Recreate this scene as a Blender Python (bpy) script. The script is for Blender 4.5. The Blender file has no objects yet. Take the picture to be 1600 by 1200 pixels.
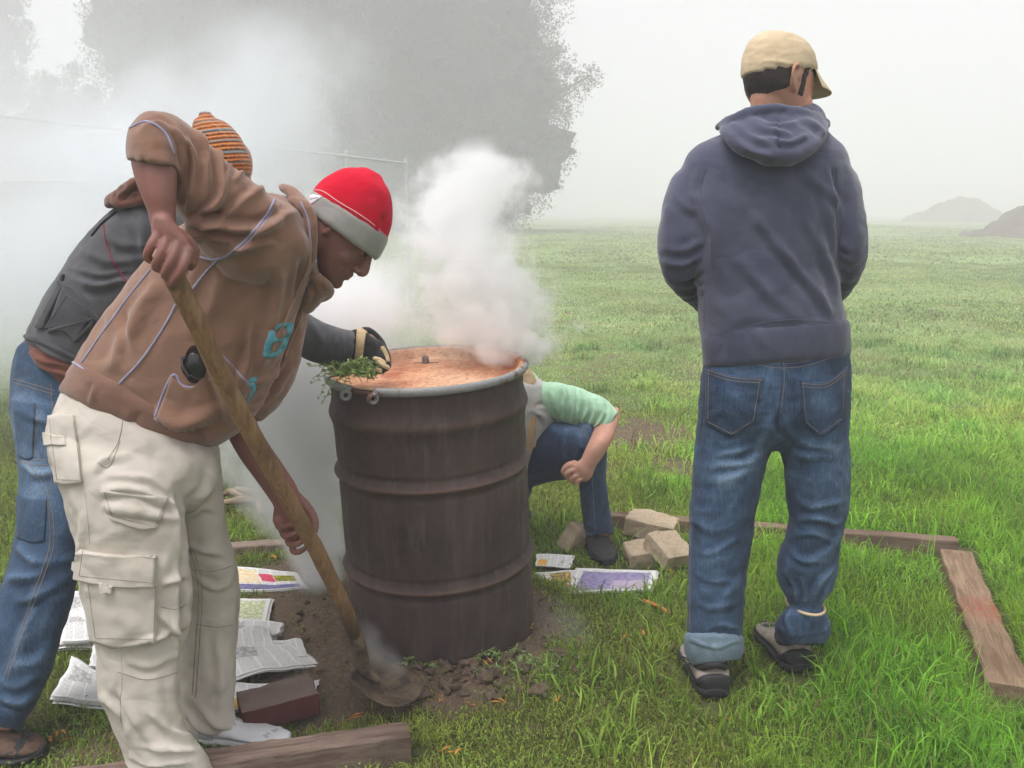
import bpy, math, random
import numpy as np
from mathutils import Vector, Matrix
from mathutils.bvhtree import BVHTree

random.seed(7)
RNG = np.random.default_rng(11)
sc = bpy.context.scene
COL = sc.collection
R = math.radians

# ------------------------------------------------------------------ camera
CAM_H, FPX = 1.333, 1400.0
PITCH = math.atan(269.0 / FPX)
cd = bpy.data.cameras.new('camera'); cam = bpy.data.objects.new('camera', cd); COL.objects.link(cam)
cd.sensor_width = 36.0; cd.lens = 36.0 * FPX / 1600.0
cd.clip_start = 0.05; cd.clip_end = 3000
cam.location = (0, 0, CAM_H); cam.rotation_euler = (math.pi / 2 - PITCH, 0, 0)
sc.camera = cam

# ------------------------------------------------------------------ light
SUN_EL, SUN_AZ = R(58), R(-25)
w = bpy.data.worlds.new('World'); sc.world = w; w.use_nodes = True
nt = w.node_tree; nt.nodes.clear()
wo = nt.nodes.new('ShaderNodeOutputWorld'); bg = nt.nodes.new('ShaderNodeBackground')
sky = nt.nodes.new('ShaderNodeTexSky'); sky.sky_type = 'NISHITA'; sky.sun_disc = False
sky.sun_elevation = SUN_EL; sky.sun_rotation = SUN_AZ; sky.dust_density = 3.0; sky.air_density = 1.0
hs = nt.nodes.new('ShaderNodeHueSaturation'); hs.inputs['Saturation'].default_value = 0.05
nt.links.new(sky.outputs[0], hs.inputs['Color']); nt.links.new(hs.outputs[0], bg.inputs[0])
nt.links.new(bg.outputs[0], wo.inputs[0]); bg.inputs[1].default_value = 0.15
sl = bpy.data.lights.new('sun', 'SUN'); sl.energy = 1.5; sl.angle = R(25); sl.color = (1.0, 0.955, 0.955)
so = bpy.data.objects.new('sun', sl); COL.objects.link(so)
sd = Vector((math.sin(SUN_AZ) * math.cos(SUN_EL), math.cos(SUN_AZ) * math.cos(SUN_EL), math.sin(SUN_EL)))
sd = Vector((-0.30, -0.25, 1.0)).normalized()
sky.sun_elevation = math.asin(sd.z); sky.sun_rotation = math.atan2(sd.x, sd.y)
so.rotation_euler = sd.to_track_quat('Z', 'Y').to_euler()
vs = sc.view_settings; vs.view_transform = 'Standard'; vs.look = 'None'; vs.gamma = 1.0; vs.exposure = 0.74
cy = sc.cycles
cy.max_bounces = 14; cy.diffuse_bounces = 3; cy.glossy_bounces = 2; cy.transmission_bounces = 3
cy.volume_bounces = 12; cy.transparent_max_bounces = 6
cy.volume_step_rate = 1.0; cy.volume_max_steps = 128
cy.use_denoising = True; cy.use_adaptive_sampling = True; cy.adaptive_threshold = 0.04
cy.caustics_reflective = False; cy.caustics_refractive = False

# ------------------------------------------------------------------ pixel <-> world (photo is 1600 x 1200)
FW = np.array([0, math.cos(PITCH), -math.sin(PITCH)]); UPV = np.array([0, math.sin(PITCH), math.cos(PITCH)])
RT = np.array([1.0, 0, 0]); CP = np.array([0, 0, CAM_H])
def ray(px, py):
    return FW + RT * ((px - 800) / FPX) - UPV * ((py - 600) / FPX)
def P(px, py, Y):
    d = ray(px, py); return CP + d * (Y / d[1])
def G(px, py, z=0.0):
    d = ray(px, py); return CP + d * ((z - CAM_H) / d[2])
def proj(V):
    D = np.asarray(V) - CP; zc = D @ FW
    return 800 + FPX * (D @ RT) / zc, 600 - FPX * (D @ UPV) / zc

# ------------------------------------------------------------------ noise in numpy
_perm = np.random.default_rng(3).permutation(256); _perm = np.concatenate([_perm, _perm, _perm])
_grad = np.random.default_rng(5).normal(size=(256, 3)); _grad /= np.linalg.norm(_grad, axis=1)[:, None]
def pnoise(X):
    X = np.asarray(X, float); X0 = np.floor(X).astype(int); Fr = X - X0
    u = Fr * Fr * Fr * (Fr * (Fr * 6 - 15) + 10); out = 0
    for i in (0, 1):
        for j in (0, 1):
            for k in (0, 1):
                c = (X0 + [i, j, k]) & 255
                h = _perm[_perm[_perm[c[:, 0]] + c[:, 1]] + c[:, 2]]
                g = (_grad[h] * (Fr - [i, j, k])).sum(1)
                out = out + g * (u[:, 0] if i else 1 - u[:, 0]) * (u[:, 1] if j else 1 - u[:, 1]) * (u[:, 2] if k else 1 - u[:, 2])
    return out * 1.6
def fbm(X, o=4):
    X = np.asarray(X, float); s, a = 0, 1.0
    for q in range(o):
        s = s + a * pnoise(X + 17.3 * q); X = X * 2.03; a *= 0.5
    return s
def n2(x, y, s, o=3, z=0.0):
    return fbm(np.stack([np.asarray(x) * s, np.asarray(y) * s, np.full(np.shape(x), z)], 1), o)
def sstep(a, b, x):
    t = np.clip((x - a) / (b - a), 0, 1); return t * t * (3 - 2 * t)

# ------------------------------------------------------------------ object helpers
def mesh_from(name, V, F, smooth=True):
    me = bpy.data.meshes.new(name)
    V = np.asarray(V, dtype=np.float32)
    if isinstance(F, np.ndarray):
        k = F.shape[1]
        me.vertices.add(len(V)); me.vertices.foreach_set('co', V.ravel())
        me.loops.add(F.size); me.loops.foreach_set('vertex_index', F.astype(np.int32).ravel())
        me.polygons.add(len(F)); me.polygons.foreach_set('loop_start', np.arange(0, F.size, k, dtype=np.int32))
        me.polygons.foreach_set('loop_total', np.full(len(F), k, dtype=np.int32))
        me.update(calc_edges=True)
    else:
        me.from_pydata([tuple(v) for v in V], [], [tuple(f) for f in F]); me.update()
    me.validate()
    me.polygons.foreach_set('use_smooth', np.full(len(me.polygons), smooth))
    return me
def obj(name, V, F, mat, parent=None, smooth=True):
    me = V if isinstance(V, bpy.types.Mesh) else mesh_from(name, V, F, smooth)
    o = bpy.data.objects.new(name, me); COL.objects.link(o)
    if mat is not None: me.materials.append(mat)
    if parent is not None:
        o.parent = parent
        o.matrix_parent_inverse = parent.matrix_basis.inverted()
    return o
def tag(o, label=None, cat=None, group=None, kind=None):
    for k, v in (('label', label), ('category', cat), ('group', group), ('kind', kind)):
        if v: o[k] = v
    return o
def empty(name, loc, label, cat, group=None):
    o = bpy.data.objects.new(name, None); COL.objects.link(o); o.location = tuple(loc); o.empty_display_size = 0.1
    return tag(o, label, cat, group)
def vcol(me, name, cols):
    a = me.color_attributes.new(name, 'FLOAT_COLOR', 'POINT')
    c = np.ones((len(me.vertices), 4), dtype=np.float32); cols = np.asarray(cols)
    if cols.ndim == 1: c[:, :3] = cols[:, None]
    else: c[:, :3] = cols
    a.data.foreach_set('color', c.ravel())

# shells: list of (V, F) with F a list of tuples
def join(parts):
    V, F, n = [], [], 0
    for v, f in parts:
        V.append(np.asarray(v, float)); F += [tuple(i + n for i in q) for q in f]; n += len(v)
    return np.concatenate(V), F
def rings(Rg, cap0=True, cap1=True):
    """loft through rings: array (m, n, 3)"""
    Rg = np.asarray(Rg); m, n = Rg.shape[:2]
    V = Rg.reshape(-1, 3); F = []
    for i in range(m - 1):
        for j in range(n):
            k = (j + 1) % n
            F.append((i * n + j, i * n + k, (i + 1) * n + k, (i + 1) * n + j))
    extra = []
    if cap0:
        c = len(V) + len(extra); extra.append(Rg[0].mean(0)); F += [(c, (j + 1) % n, j) for j in range(n)]
    if cap1:
        c = len(V) + len(extra); extra.append(Rg[-1].mean(0)); b = (m - 1) * n
        F += [(c, b + j, b + (j + 1) % n) for j in range(n)]
    if extra: V = np.concatenate([V, np.array(extra)])
    return V, F
def crom(A, k):
    """Catmull-Rom resampling of rows, k steps a span"""
    A = np.asarray(A, float)
    if len(A) < 3 or k <= 1:
        if k <= 1 or len(A) < 2: return A
        t = np.linspace(0, 1, (len(A) - 1) * k + 1) * (len(A) - 1); i = np.minimum(t.astype(int), len(A) - 2)
        return A[i] + (A[i + 1] - A[i]) * (t - i)[:, None]
    Q = np.concatenate([[2 * A[0] - A[1]], A, [2 * A[-1] - A[-2]]]); out = []
    for i in range(len(A) - 1):
        p0, p1, p2, p3 = Q[i:i + 4]
        for s in range(k):
            t = s / k
            out.append(0.5 * ((2 * p1) + (-p0 + p2) * t + (2 * p0 - 5 * p1 + 4 * p2 - p3) * t * t + (-p0 + 3 * p1 - 3 * p2 + p3) * t ** 3))
    out.append(A[-1]); return np.array(out)
def loft(secs, n=28, k=5, e=2.3, cap=('round', 'round'), bend=None):
    """secs rows: (xl, yl, xr, yr, Y, thick[, e]) pixel ends of the cross-section at distance Y, thick metres deep"""
    A = crom([list(s[:6]) for s in secs], k)
    cen, wv, dv = [], [], []
    for (xl, yl, xr, yr, Y, th) in A:
        a, b = P(xl, yl, Y), P(xr, yr, Y); c = (a + b) / 2
        d = c - CP; d = d / np.linalg.norm(d)
        cen.append(c); wv.append((b - a) / 2); dv.append(d * th / 2)
    cen, wv, dv = map(np.array, (cen, wv, dv))
    def end(i, j, mode):
        C, W, D = [], [], []
        ax = cen[i] - cen[j]; ax = ax / (np.linalg.norm(ax) + 1e-9); r = 0.5 * (np.linalg.norm(wv[i]) + np.linalg.norm(dv[i]))
        if mode == 'round':
            for t in (0.35, 0.65, 0.88):
                C.append(cen[i] + ax * r * 0.75 * t); s = math.sqrt(1 - t * t); W.append(wv[i] * s); D.append(dv[i] * s)
        elif mode == 'soft':
            for t in (0.5, 0.85):
                C.append(cen[i] + ax * r * 0.25 * t); s = math.sqrt(1 - t * t); W.append(wv[i] * s); D.append(dv[i] * s)
        elif mode == 'open':
            for s, t in ((0.93, .01), (0.84, 0.0), (0.8, -0.03), (0.76, -0.06)):
                C.append(cen[i] + ax * t); W.append(wv[i] * s); D.append(dv[i] * s)
        return C, W, D
    if cap[1] in ('round', 'soft', 'open'):
        C, W, D = end(-1, -2, cap[1]); cen = np.concatenate([cen, C]); wv = np.concatenate([wv, W]); dv = np.concatenate([dv, D])
    if cap[0] in ('round', 'soft', 'open'):
        C, W, D = end(0, 1, cap[0]); cen = np.concatenate([C[::-1], cen]); wv = np.concatenate([W[::-1], wv]); dv = np.concatenate([D[::-1], dv])
    th = np.linspace(0, 2 * math.pi, n, endpoint=False)
    cs = np.sign(np.cos(th)) * np.abs(np.cos(th)) ** (2 / e); sn = np.sign(np.sin(th)) * np.abs(np.sin(th)) ** (2 / e)
    Rg = cen[:, None] + wv[:, None] * cs[None, :, None] + dv[:, None] * sn[None, :, None]
    if bend is not None: Rg = bend(Rg)
    return rings(Rg)
def tube(pts, rad, n=12, k=4, round_ends=True, flat=1.0, flat_axis=None):
    """world-space tube; pts (m,3), rad scalar or list"""
    pts = np.asarray(pts, float); rad = np.full(len(pts), rad) if np.isscalar(rad) else np.asarray(rad, float)
    A = crom(np.column_stack([pts, rad]), k) if k > 1 else np.column_stack([pts, rad])
    c, r = A[:, :3], np.maximum(A[:, 3], 1e-4)
    T = np.gradient(c, axis=0); T /= np.linalg.norm(T, axis=1)[:, None] + 1e-9
    if round_ends:
        f = [.95, .7, .3]; o = [.3, .71, .95]
        c = np.concatenate([[c[0] - T[0] * r[0] * q for q in o[::-1]], c, [c[-1] + T[-1] * r[-1] * q for q in o]])
        r = np.concatenate([[r[0] * q for q in f[::-1]], r, [r[-1] * q for q in f]])
        T = np.concatenate([[T[0]] * 3, T, [T[-1]] * 3])
    up = np.array([0, 0, 1.0]) if abs(T[0][2]) < 0.9 else np.array([1.0, 0, 0])
    if flat_axis is not None: up = np.asarray(flat_axis, float)
    th = np.linspace(0, 2 * math.pi, n, endpoint=False); Rg = []
    for i in range(len(c)):
        a = np.cross(T[i], up); a /= np.linalg.norm(a) + 1e-9; b = np.cross(a, T[i])
        if flat_axis is None: up = b
        Rg.append(c[i] + r[i] * (np.cos(th)[:, None] * a + flat * np.sin(th)[:, None] * b))
    return rings(np.array(Rg))
def tpx(rows, n=12, k=4, **kw):
    """tube through rows of (px, py, Y, radius metres)"""
    return tube([P(r[0], r[1], r[2]) for r in rows], [r[3] for r in rows], n, k, **kw)
def ball(c, rx, ry=None, rz=None, n=20, m=14, rot=None):
    ry = rx if ry is None else ry; rz = rx if rz is None else rz
    V = [[0, 0, 1]]; F = []
    for i in range(1, m):
        a = math.pi * i / m
        for j in range(n):
            b = 2 * math.pi * j / n; V.append([math.sin(a) * math.cos(b), math.sin(a) * math.sin(b), math.cos(a)])
    V.append([0, 0, -1]); last = len(V) - 1
    for j in range(n): F.append((0, 1 + j, 1 + (j + 1) % n))
    for i in range(m - 2):
        for j in range(n):
            a = 1 + i * n + j; b = 1 + i * n + (j + 1) % n; F.append((a, a + n, b + n, b))
    for j in range(n): F.append((1 + (m - 2) * n + j, last, 1 + (m - 2) * n + (j + 1) % n))
    V = np.array(V) * [rx, ry, rz]
    if rot is not None: V = V @ np.array(rot).T
    return V + np.asarray(c), F
def remesh(parts, vox, smooth=2, lam=0.5):
    """union of closed shells as ONE surface; returns V, F(quads ndarray)"""
    V, F = join(parts)
    me = bpy.data.meshes.new('tmp'); me.from_pydata([tuple(v) for v in V], [], F); me.update()
    o = bpy.data.objects.new('tmp', me); COL.objects.link(o)
    m = o.modifiers.new('r', 'REMESH'); m.mode = 'VOXEL'; m.voxel_size = vox; m.adaptivity = 0
    dg = bpy.context.evaluated_depsgraph_get(); ev = o.evaluated_get(dg); em = ev.to_mesh()
    V = np.empty(len(em.vertices) * 3, np.float32); em.vertices.foreach_get('co', V); V = V.reshape(-1, 3).astype(float)
    F = np.empty(len(em.loops), np.int32); em.loops.foreach_get('vertex_index', F)
    tot = np.empty(len(em.polygons), np.int32); em.polygons.foreach_get('loop_total', tot)
    ev.to_mesh_clear(); bpy.data.objects.remove(o); bpy.data.meshes.remove(me)
    assert (tot == 4).all(), 'non-quad'
    F = F.reshape(-1, 4)
    # keep the largest connected surface and any piece over 3% of it (drops inner bubbles)
    V = lap(V, F, smooth, lam)
    return V, F
def lap(V, F, it, lam=0.5):
    E = np.concatenate([F[:, [0, 1]], F[:, [1, 2]], F[:, [2, 3]], F[:, [3, 0]]]) if F.shape[1] == 4 else np.concatenate([F[:, [0, 1]], F[:, [1, 2]], F[:, [2, 0]]])
    n = len(V); deg = np.bincount(E[:, 0], minlength=n) + np.bincount(E[:, 1], minlength=n); deg = np.maximum(deg, 1)
    for _ in range(it):
        S = np.stack([np.bincount(E[:, 0], V[E[:, 1], a], n) + np.bincount(E[:, 1], V[E[:, 0], a], n) for a in range(3)], 1)
        V = V + lam * (S / deg[:, None] - V)
    return V
def vnormals(V, F):
    a, b, c = V[F[:, 0]], V[F[:, 1]], V[F[:, 2]]; d = V[F[:, 3]] if F.shape[1] == 4 else c
    fn = np.cross(c - a, d - b) if F.shape[1] == 4 else np.cross(b - a, c - a)
    N = np.zeros_like(V)
    for q in range(F.shape[1]):
        for ax in range(3): N[:, ax] += np.bincount(F[:, q], fn[:, ax], len(V))
    return N / (np.linalg.norm(N, axis=1)[:, None] + 1e-12)
def pldist(x, y, pts):
    """distance (signed) and parameter of pixels to a polyline"""
    pts = crom(pts, 6) if len(pts) > 2 else crom(pts, 4)
    best = np.full(len(x), 1e9); side = np.zeros(len(x)); u = np.zeros(len(x)); m = len(pts) - 1
    for i in range(m):
        a, b = pts[i], pts[i + 1]; d = b - a; L = d @ d + 1e-9
        t = np.clip(((x - a[0]) * d[0] + (y - a[1]) * d[1]) / L, 0, 1)
        qx, qy = x - a[0] - t * d[0], y - a[1] - t * d[1]; dd = np.hypot(qx, qy)
        s = np.sign(d[0] * qy - d[1] * qx); k = dd < best
        best[k] = dd[k]; side[k] = s[k]; u[k] = ((i + t) / m)[k]
    return best, side, u
FOLD_H, FOLD_W = 1.35, 0.85
def folds(V, F, fl, wrinkle=None, face=0.05, it=1):
    """fl rows: (pixel polyline, width px, height m). Raises or sinks the side of the cloth that faces the camera along the line: real relief."""
    N = vnormals(V, F); px, py = proj(V)
    vd = CP - V; vd /= np.linalg.norm(vd, axis=1)[:, None]
    fc = sstep(face - 0.15, face + 0.25, (N * vd).sum(1)); D = np.zeros(len(V))
    jn = 5.0 * fbm(V * 9 + 3.1, 2); jm_ = np.clip(1 + 1.1 * fbm(V * 7 + 40.0, 2), .15, 1.9)
    for pts, wd, h in fl:
        h = h * FOLD_H; wd = wd * FOLD_W
        xs = [p[0] for p in pts]; ys = [p[1] for p in pts]; m = wd * 3.2
        sel = (px > min(xs) - m) & (px < max(xs) + m) & (py > min(ys) - m) & (py < max(ys) + m)
        if not sel.any(): continue
        d, s, u = pldist(px[sel], py[sel], pts); sg = d * s + jn[sel]
        tp = np.clip(np.sin(np.pi * np.clip(u, 0, 1)), 0, 1) ** 0.6
        endd = (u <= 0) | (u >= 1)
        g = np.exp(-(sg / wd) ** 2) - 0.55 * np.exp(-((sg - 1.7 * wd) / (1.1 * wd)) ** 2)
        D[sel] += h * g * np.where(endd, 0, tp) * jm_[sel]
    D *= fc
    if wrinkle is not None:
        for amp, sx, sy, sz, rot in wrinkle:
            c, s_ = math.cos(rot), math.sin(rot)
            X = np.stack([(V[:, 0] * c + V[:, 2] * s_) * sx, V[:, 1] * sy, (-V[:, 0] * s_ + V[:, 2] * c) * sz], 1)
            q = fbm(X, 3); D += amp * (1 - 2 * np.abs(q))
    return V + N * D[:, None]
def bvh_of(V, F):
    return BVHTree.FromPolygons([tuple(v) for v in V], [tuple(int(i) for i in f) for f in F])
def hit(b, px, py):
    d = Vector(ray(px, py)).normalized(); r = b.ray_cast(Vector(CP), d)
    if r[0] is None: return None
    n = np.array(r[1]);
    if n @ np.array(d) > 0: n = -n
    return np.array(r[0]), n
def drape_tube(b, pts, r, off=0.0, step=4, flat=0.5, n=8):
    """a cord or seam that lies on a surface under the pixel polyline; only unbroken runs"""
    A = crom(pts, 8) if len(pts) > 2 else np.asarray(pts, float)
    L = np.concatenate([[0], np.cumsum(np.linalg.norm(np.diff(A, axis=0), axis=1))]); t = np.arange(0, L[-1] + .01, step)
    xs, ys = np.interp(t, L, A[:, 0]), np.interp(t, L, A[:, 1])
    runs, cur = [], []
    for x, y in zip(xs, ys):
        h = hit(b, x, y)
        if h is None or (cur and np.linalg.norm(h[0] - cur[-1][0]) > 0.05):
            if len(cur) > 2: runs.append(cur)
            cur = []
            if h is None: continue
        cur.append(h)
    if len(cur) > 2: runs.append(cur)
    out = []
    for c in runs:
        p = np.array([h[0] + h[1] * off for h in c])
        if len(p) > 4: p[1:-1] = (p[:-2] + 2 * p[1:-1] + p[2:]) / 4
        out.append(tube(p, r, n=n, k=1))
    return join(out) if out else None
def drape_patch(b, top, bot, th=0.003, nu=22, nv=22, edge=0.006):
    """a pocket, flap or panel that lies on a surface between two pixel polylines"""
    top = crom(top, 6) if len(top) > 2 else np.asarray(top, float); bot = crom(bot, 6) if len(bot) > 2 else np.asarray(bot, float)
    def samp(A, u):
        L = np.concatenate([[0], np.cumsum(np.linalg.norm(np.diff(A, axis=0), axis=1))]); return np.array([np.interp(u * L[-1], L, A[:, 0]), np.interp(u * L[-1], L, A[:, 1])])
    V = np.full((nv + 1, nu + 1, 3), np.nan); N = np.zeros_like(V)
    for i in range(nv + 1):
        for j in range(nu + 1):
            q = samp(top, j / nu) * (1 - i / nv) + samp(bot, j / nu) * (i / nv)
            h = hit(b, q[0], q[1])
            if h is not None: V[i, j], N[i, j] = h
    # fill misses from the nearest hit
    ok = ~np.isnan(V[..., 0])
    if not ok.any(): return None
    idx = np.argwhere(ok)
    for i, j in np.argwhere(~ok):
        q = idx[np.argmin(((idx - [i, j]) ** 2).sum(1))]; V[i, j] = V[q[0], q[1]]; N[i, j] = N[q[0], q[1]]
    Nm = N.copy(); Nm[1:-1, 1:-1] = (N[:-2, 1:-1] + N[2:, 1:-1] + N[1:-1, :-2] + N[1:-1, 2:]) / 4
    O = V + Nm * th
    B = V - Nm * edge
    n1 = (nv + 1) * (nu + 1); VV = np.concatenate([O.reshape(-1, 3), B.reshape(-1, 3)]); F = []
    I = lambda i, j: i * (nu + 1) + j
    for i in range(nv):
        for j in range(nu):
            F.append((I(i, j), I(i + 1, j), I(i + 1, j + 1), I(i, j + 1)))
            F.append((n1 + I(i, j), n1 + I(i, j + 1), n1 + I(i + 1, j + 1), n1 + I(i + 1, j)))
    for j in range(nu):
        F.append((I(0, j), I(0, j + 1), n1 + I(0, j + 1), n1 + I(0, j))); F.append((I(nv, j), n1 + I(nv, j), n1 + I(nv, j + 1), I(nv, j + 1)))
    for i in range(nv):
        F.append((I(i, 0), n1 + I(i, 0), n1 + I(i + 1, 0), I(i + 1, 0))); F.append((I(i, nu), I(i + 1, nu), n1 + I(i + 1, nu), n1 + I(i, nu)))
    return VV, F
def box(c, s, rz=0.0, jit=0.0, bev=0.0, seg=1):
    sx, sy, sz = [q / 2 for q in s]; V = np.array([[x, y, z] for x in (-sx, sx) for y in (-sy, sy) for z in (-sz, sz)], float)
    F = [(0, 1, 3, 2), (4, 6, 7, 5), (0, 4, 5, 1), (2, 3, 7, 6), (0, 2, 6, 4), (1, 5, 7, 3)]
    V += RNG.uniform(-jit, jit, V.shape); c_, s_ = math.cos(rz), math.sin(rz)
    V[:, :2] = V[:, :2] @ np.array([[c_, s_], [-s_, c_]]); return V + np.asarray(c), F
def add_mod_bevel(o, w_, seg=2):
    m = o.modifiers.new('bevel', 'BEVEL'); m.width = w_; m.segments = seg; m.limit_method = 'ANGLE'; return o

# ------------------------------------------------------------------ materials
class M:
    """small node-graph builder"""
    def __init__(s, name):
        s.m = bpy.data.materials.new(name); s.m.use_nodes = True; s.t = s.m.node_tree; s.t.nodes.clear()
        s.out = s.t.nodes.new('ShaderNodeOutputMaterial')
    def n(s, typ, **kw):
        nd = s.t.nodes.new(typ)
        for k, v in kw.items():
            if k[0] == '_': setattr(nd, k[1:], v)
            else: s.set(nd, k.replace('__', ' '), v)
        return nd
    def set(s, nd, k, v):
        try: k = int(k[1:]) if k[0] == 'i' and k[1:].isdigit() else k
        except Exception: pass
        inp = nd.inputs[k]
        if isinstance(v, bpy.types.NodeSocket): s.t.links.new(v, inp)
        else:
            if isinstance(v, (tuple, list)) and len(v) == 3 and inp.type == 'RGBA': v = (*v, 1)
            inp.default_value = v
    def math(s, op, a, b=0.0, c=None, clamp=False):
        nd = s.t.nodes.new('ShaderNodeMath'); nd.operation = op; nd.use_clamp = clamp
        s.set(nd, 'i0', a); s.set(nd, 'i1', b)
        if c is not None: s.set(nd, 'i2', c)
        return nd.outputs[0]
    def mix(s, f, a, b, blend='MIX'):
        nd = s.t.nodes.new('ShaderNodeMix'); nd.data_type = 'RGBA'; nd.blend_type = blend
        s.set(nd, 'i0', f); s.set(nd, 'i6', a); s.set(nd, 'i7', b); return nd.outputs[2]
    def coord(s, which='Object', scale=None, rot=None):
        o = s.t.nodes.new('ShaderNodeTexCoord').outputs[which]
        if scale is not None or rot is not None:
            mp = s.t.nodes.new('ShaderNodeMapping'); s.t.links.new(o, mp.inputs[0])
            if scale is not None: mp.inputs['Scale'].default_value = scale if isinstance(scale, (tuple, list)) else (scale,) * 3
            if rot is not None: mp.inputs['Rotation'].default_value = rot
            o = mp.outputs[0]
        return o
    def noise(s, vec, scale, detail=4, rough=0.55, dist=0.0, out='Fac'):
        nd = s.t.nodes.new('ShaderNodeTexNoise'); s.t.links.new(vec, nd.inputs['Vector'])
        nd.inputs['Scale'].default_value = scale; nd.inputs['Detail'].default_value = detail; nd.inputs['Roughness'].default_value = rough; nd.inputs['Distortion'].default_value = dist
        return nd.outputs[out]
    def ramp(s, f, stops, interp='LINEAR'):
        nd = s.t.nodes.new('ShaderNodeValToRGB'); s.t.links.new(f, nd.inputs[0]); e = nd.color_ramp.elements; nd.color_ramp.interpolation = interp
        while len(e) < len(stops): e.new(0.5)
        for i, (p, c) in enumerate(stops):
            e[i].position = p; e[i].color = (*c, 1) if isinstance(c, (tuple, list)) else (c, c, c, 1)
        return nd.outputs[0]
    def rng(s, v, a, b, c=0.0, d=1.0, smooth=False):
        nd = s.t.nodes.new('ShaderNodeMapRange'); s.set(nd, 'i0', v)
        if smooth: nd.interpolation_type = 'SMOOTHSTEP'
        for i, q in enumerate((a, b, c, d)): s.set(nd, f'i{i + 1}', q)
        return nd.outputs[0]
    def attr(s, name, out='Color'):
        nd = s.t.nodes.new('ShaderNodeAttribute'); nd.attribute_name = name; return nd.outputs[out]
    def bump(s, h, strength=0.3, dist=0.01, normal=None):
        nd = s.t.nodes.new('ShaderNodeBump'); s.set(nd, 'Height', h); nd.inputs['Strength'].default_value = strength; nd.inputs['Distance'].default_value = dist
        if normal is not None: s.t.links.new(normal, nd.inputs['Normal'])
        return nd.outputs[0]
    def pbr(s, col, rough=0.8, spec=0.3, normal=None, metal=0.0, sheen=0.0, sss=0.0, coat=0.0):
        nd = s.t.nodes.new('ShaderNodeBsdfPrincipled')
        s.set(nd, 'Base Color', col); s.set(nd, 'Roughness', rough); s.set(nd, 'Specular IOR Level', spec); s.set(nd, 'Metallic', metal)
        if normal is not None: s.set(nd, 'Normal', normal)
        if sheen: s.set(nd, 'Sheen Weight', sheen); s.set(nd, 'Sheen Roughness', 0.5)
        if coat: s.set(nd, 'Coat Weight', coat)
        if sss: s.set(nd, 'Subsurface Weight', sss); nd.inputs['Subsurface Radius'].default_value = (0.01, 0.004, 0.002); s.set(nd, 'Subsurface Scale', 0.6)
        s.t.links.new(nd.outputs[0], s.out.inputs[0]); return nd
def cloth(name, c1, c2, scale=9, weave=900, bump=0.25, rough=0.92, sheen=0.2, blot=None, fleck=0.0, crease=0.13):
    m = M(name); v = m.coord('Object')
    f = m.noise(v, scale, 5, 0.6)
    col = m.mix(m.rng(f, 0.35, 0.65), c1, c2)
    if blot: col = m.mix(m.rng(m.noise(v, blot[1], 3), blot[2], blot[2] + .1, 0, blot[3]), col, blot[0])
    fine = m.noise(v, weave, 2, 0.7)
    col = m.mix(m.rng(fine, 0.3, 0.7, 0.0, 0.12 + fleck), col, (c1[0] * .55, c1[1] * .55, c1[2] * .55))
    h = m.math('ADD', m.math('MULTIPLY', fine, 0.35), m.math('MULTIPLY', m.noise(v, 60, 3), 0.6))
    cr = m.math('ABSOLUTE', m.math('SUBTRACT', m.noise(m.coord('Object', (1, 1, 1.9), (.3, .5, .2)), 6, 2, .45, .6), .5))
    b1 = m.bump(m.rng(cr, 0, .16, 0, 1), crease, 0.012)
    m.pbr(col, rough, 0.12, m.bump(h, bump, 0.003, b1), sheen=sheen); return m.m
def plain(name, c, rough=0.7, spec=0.3, var=0.15, scale=20, bump=0.1, metal=0.0, sss=0.0, coat=0.0):
    m = M(name); v = m.coord('Object'); f = m.noise(v, scale, 4)
    col = m.mix(m.rng(f, 0.3, 0.7), tuple(q * (1 - var) for q in c), tuple(min(1, q * (1 + var)) for q in c))
    m.pbr(col, rough, spec, m.bump(m.noise(v, scale * 5, 3), bump, 0.003), metal=metal, sss=sss, coat=coat); return m.m
# ================================================================== ground
BX, BY = G(693, 990)[0], 2.72          # the drum stands here
def dirt_mask(x, y):
    """0 grass .. 1 bare soil, world metres"""
    x = np.asarray(x, float); y = np.asarray(y, float)
    n = n2(x, y, 2.3, 4); nf = n2(x, y, 9.0, 3, 5.0)
    d = np.hypot((x - BX + .06) / 0.47, (y - BY + 0.08) / 0.50)
    m = 1 - sstep(0.72, 1.25, d + 0.35 * n)
    d2 = np.hypot((x + 0.62) / 0.62, (y - 2.75) / 0.55); m = np.maximum(m, 0.95 * (1 - sstep(0.6, 1.2, d2 + 0.4 * n)))
    d2 = np.hypot((x + 0.35) / 0.28, (y - 2.28) / 0.17); m = np.maximum(m, 0.9 * (1 - sstep(0.5, 1.2, d2 + 0.6 * n)))
    d2 = np.hypot((x + 1.0) / 0.5, (y - 2.0) / 0.3); m = np.maximum(m, 0.5 * (1 - sstep(0.4, 1.2, d2 + 0.8 * n)))
    g = G(1010, 688); d3 = np.hypot((x - g[0]) / 0.62, (y - g[1]) / 0.65); m = np.maximum(m, 0.88 * (1 - sstep(0.25, 1.15, d3 + 0.9 * n + .9 * nf)))
    g = G(890, 725); d3 = np.hypot((x - g[0]) / 0.4, (y - g[1]) / 0.4); m = np.maximum(m, 0.7 * (1 - sstep(0.4, 1.1, d3 + 0.6 * n)))
    g = G(1528, 575); d3 = np.hypot((x - g[0]) / 0.3, (y - g[1]) / 0.3); m = np.maximum(m, 0.8 * (1 - sstep(0.2, 1.0, d3 + 0.6 * n)))
    g = G(1150, 575); d3 = np.hypot((x - g[0]) / 2.5, (y - g[1]) / 1.0); m = np.maximum(m, 0.35 * (1 - sstep(0.2, 1.0, d3 + 0.8 * n)))
    return np.clip(m + 0.25 * nf * (m > 0.02), 0, 1)
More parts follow.
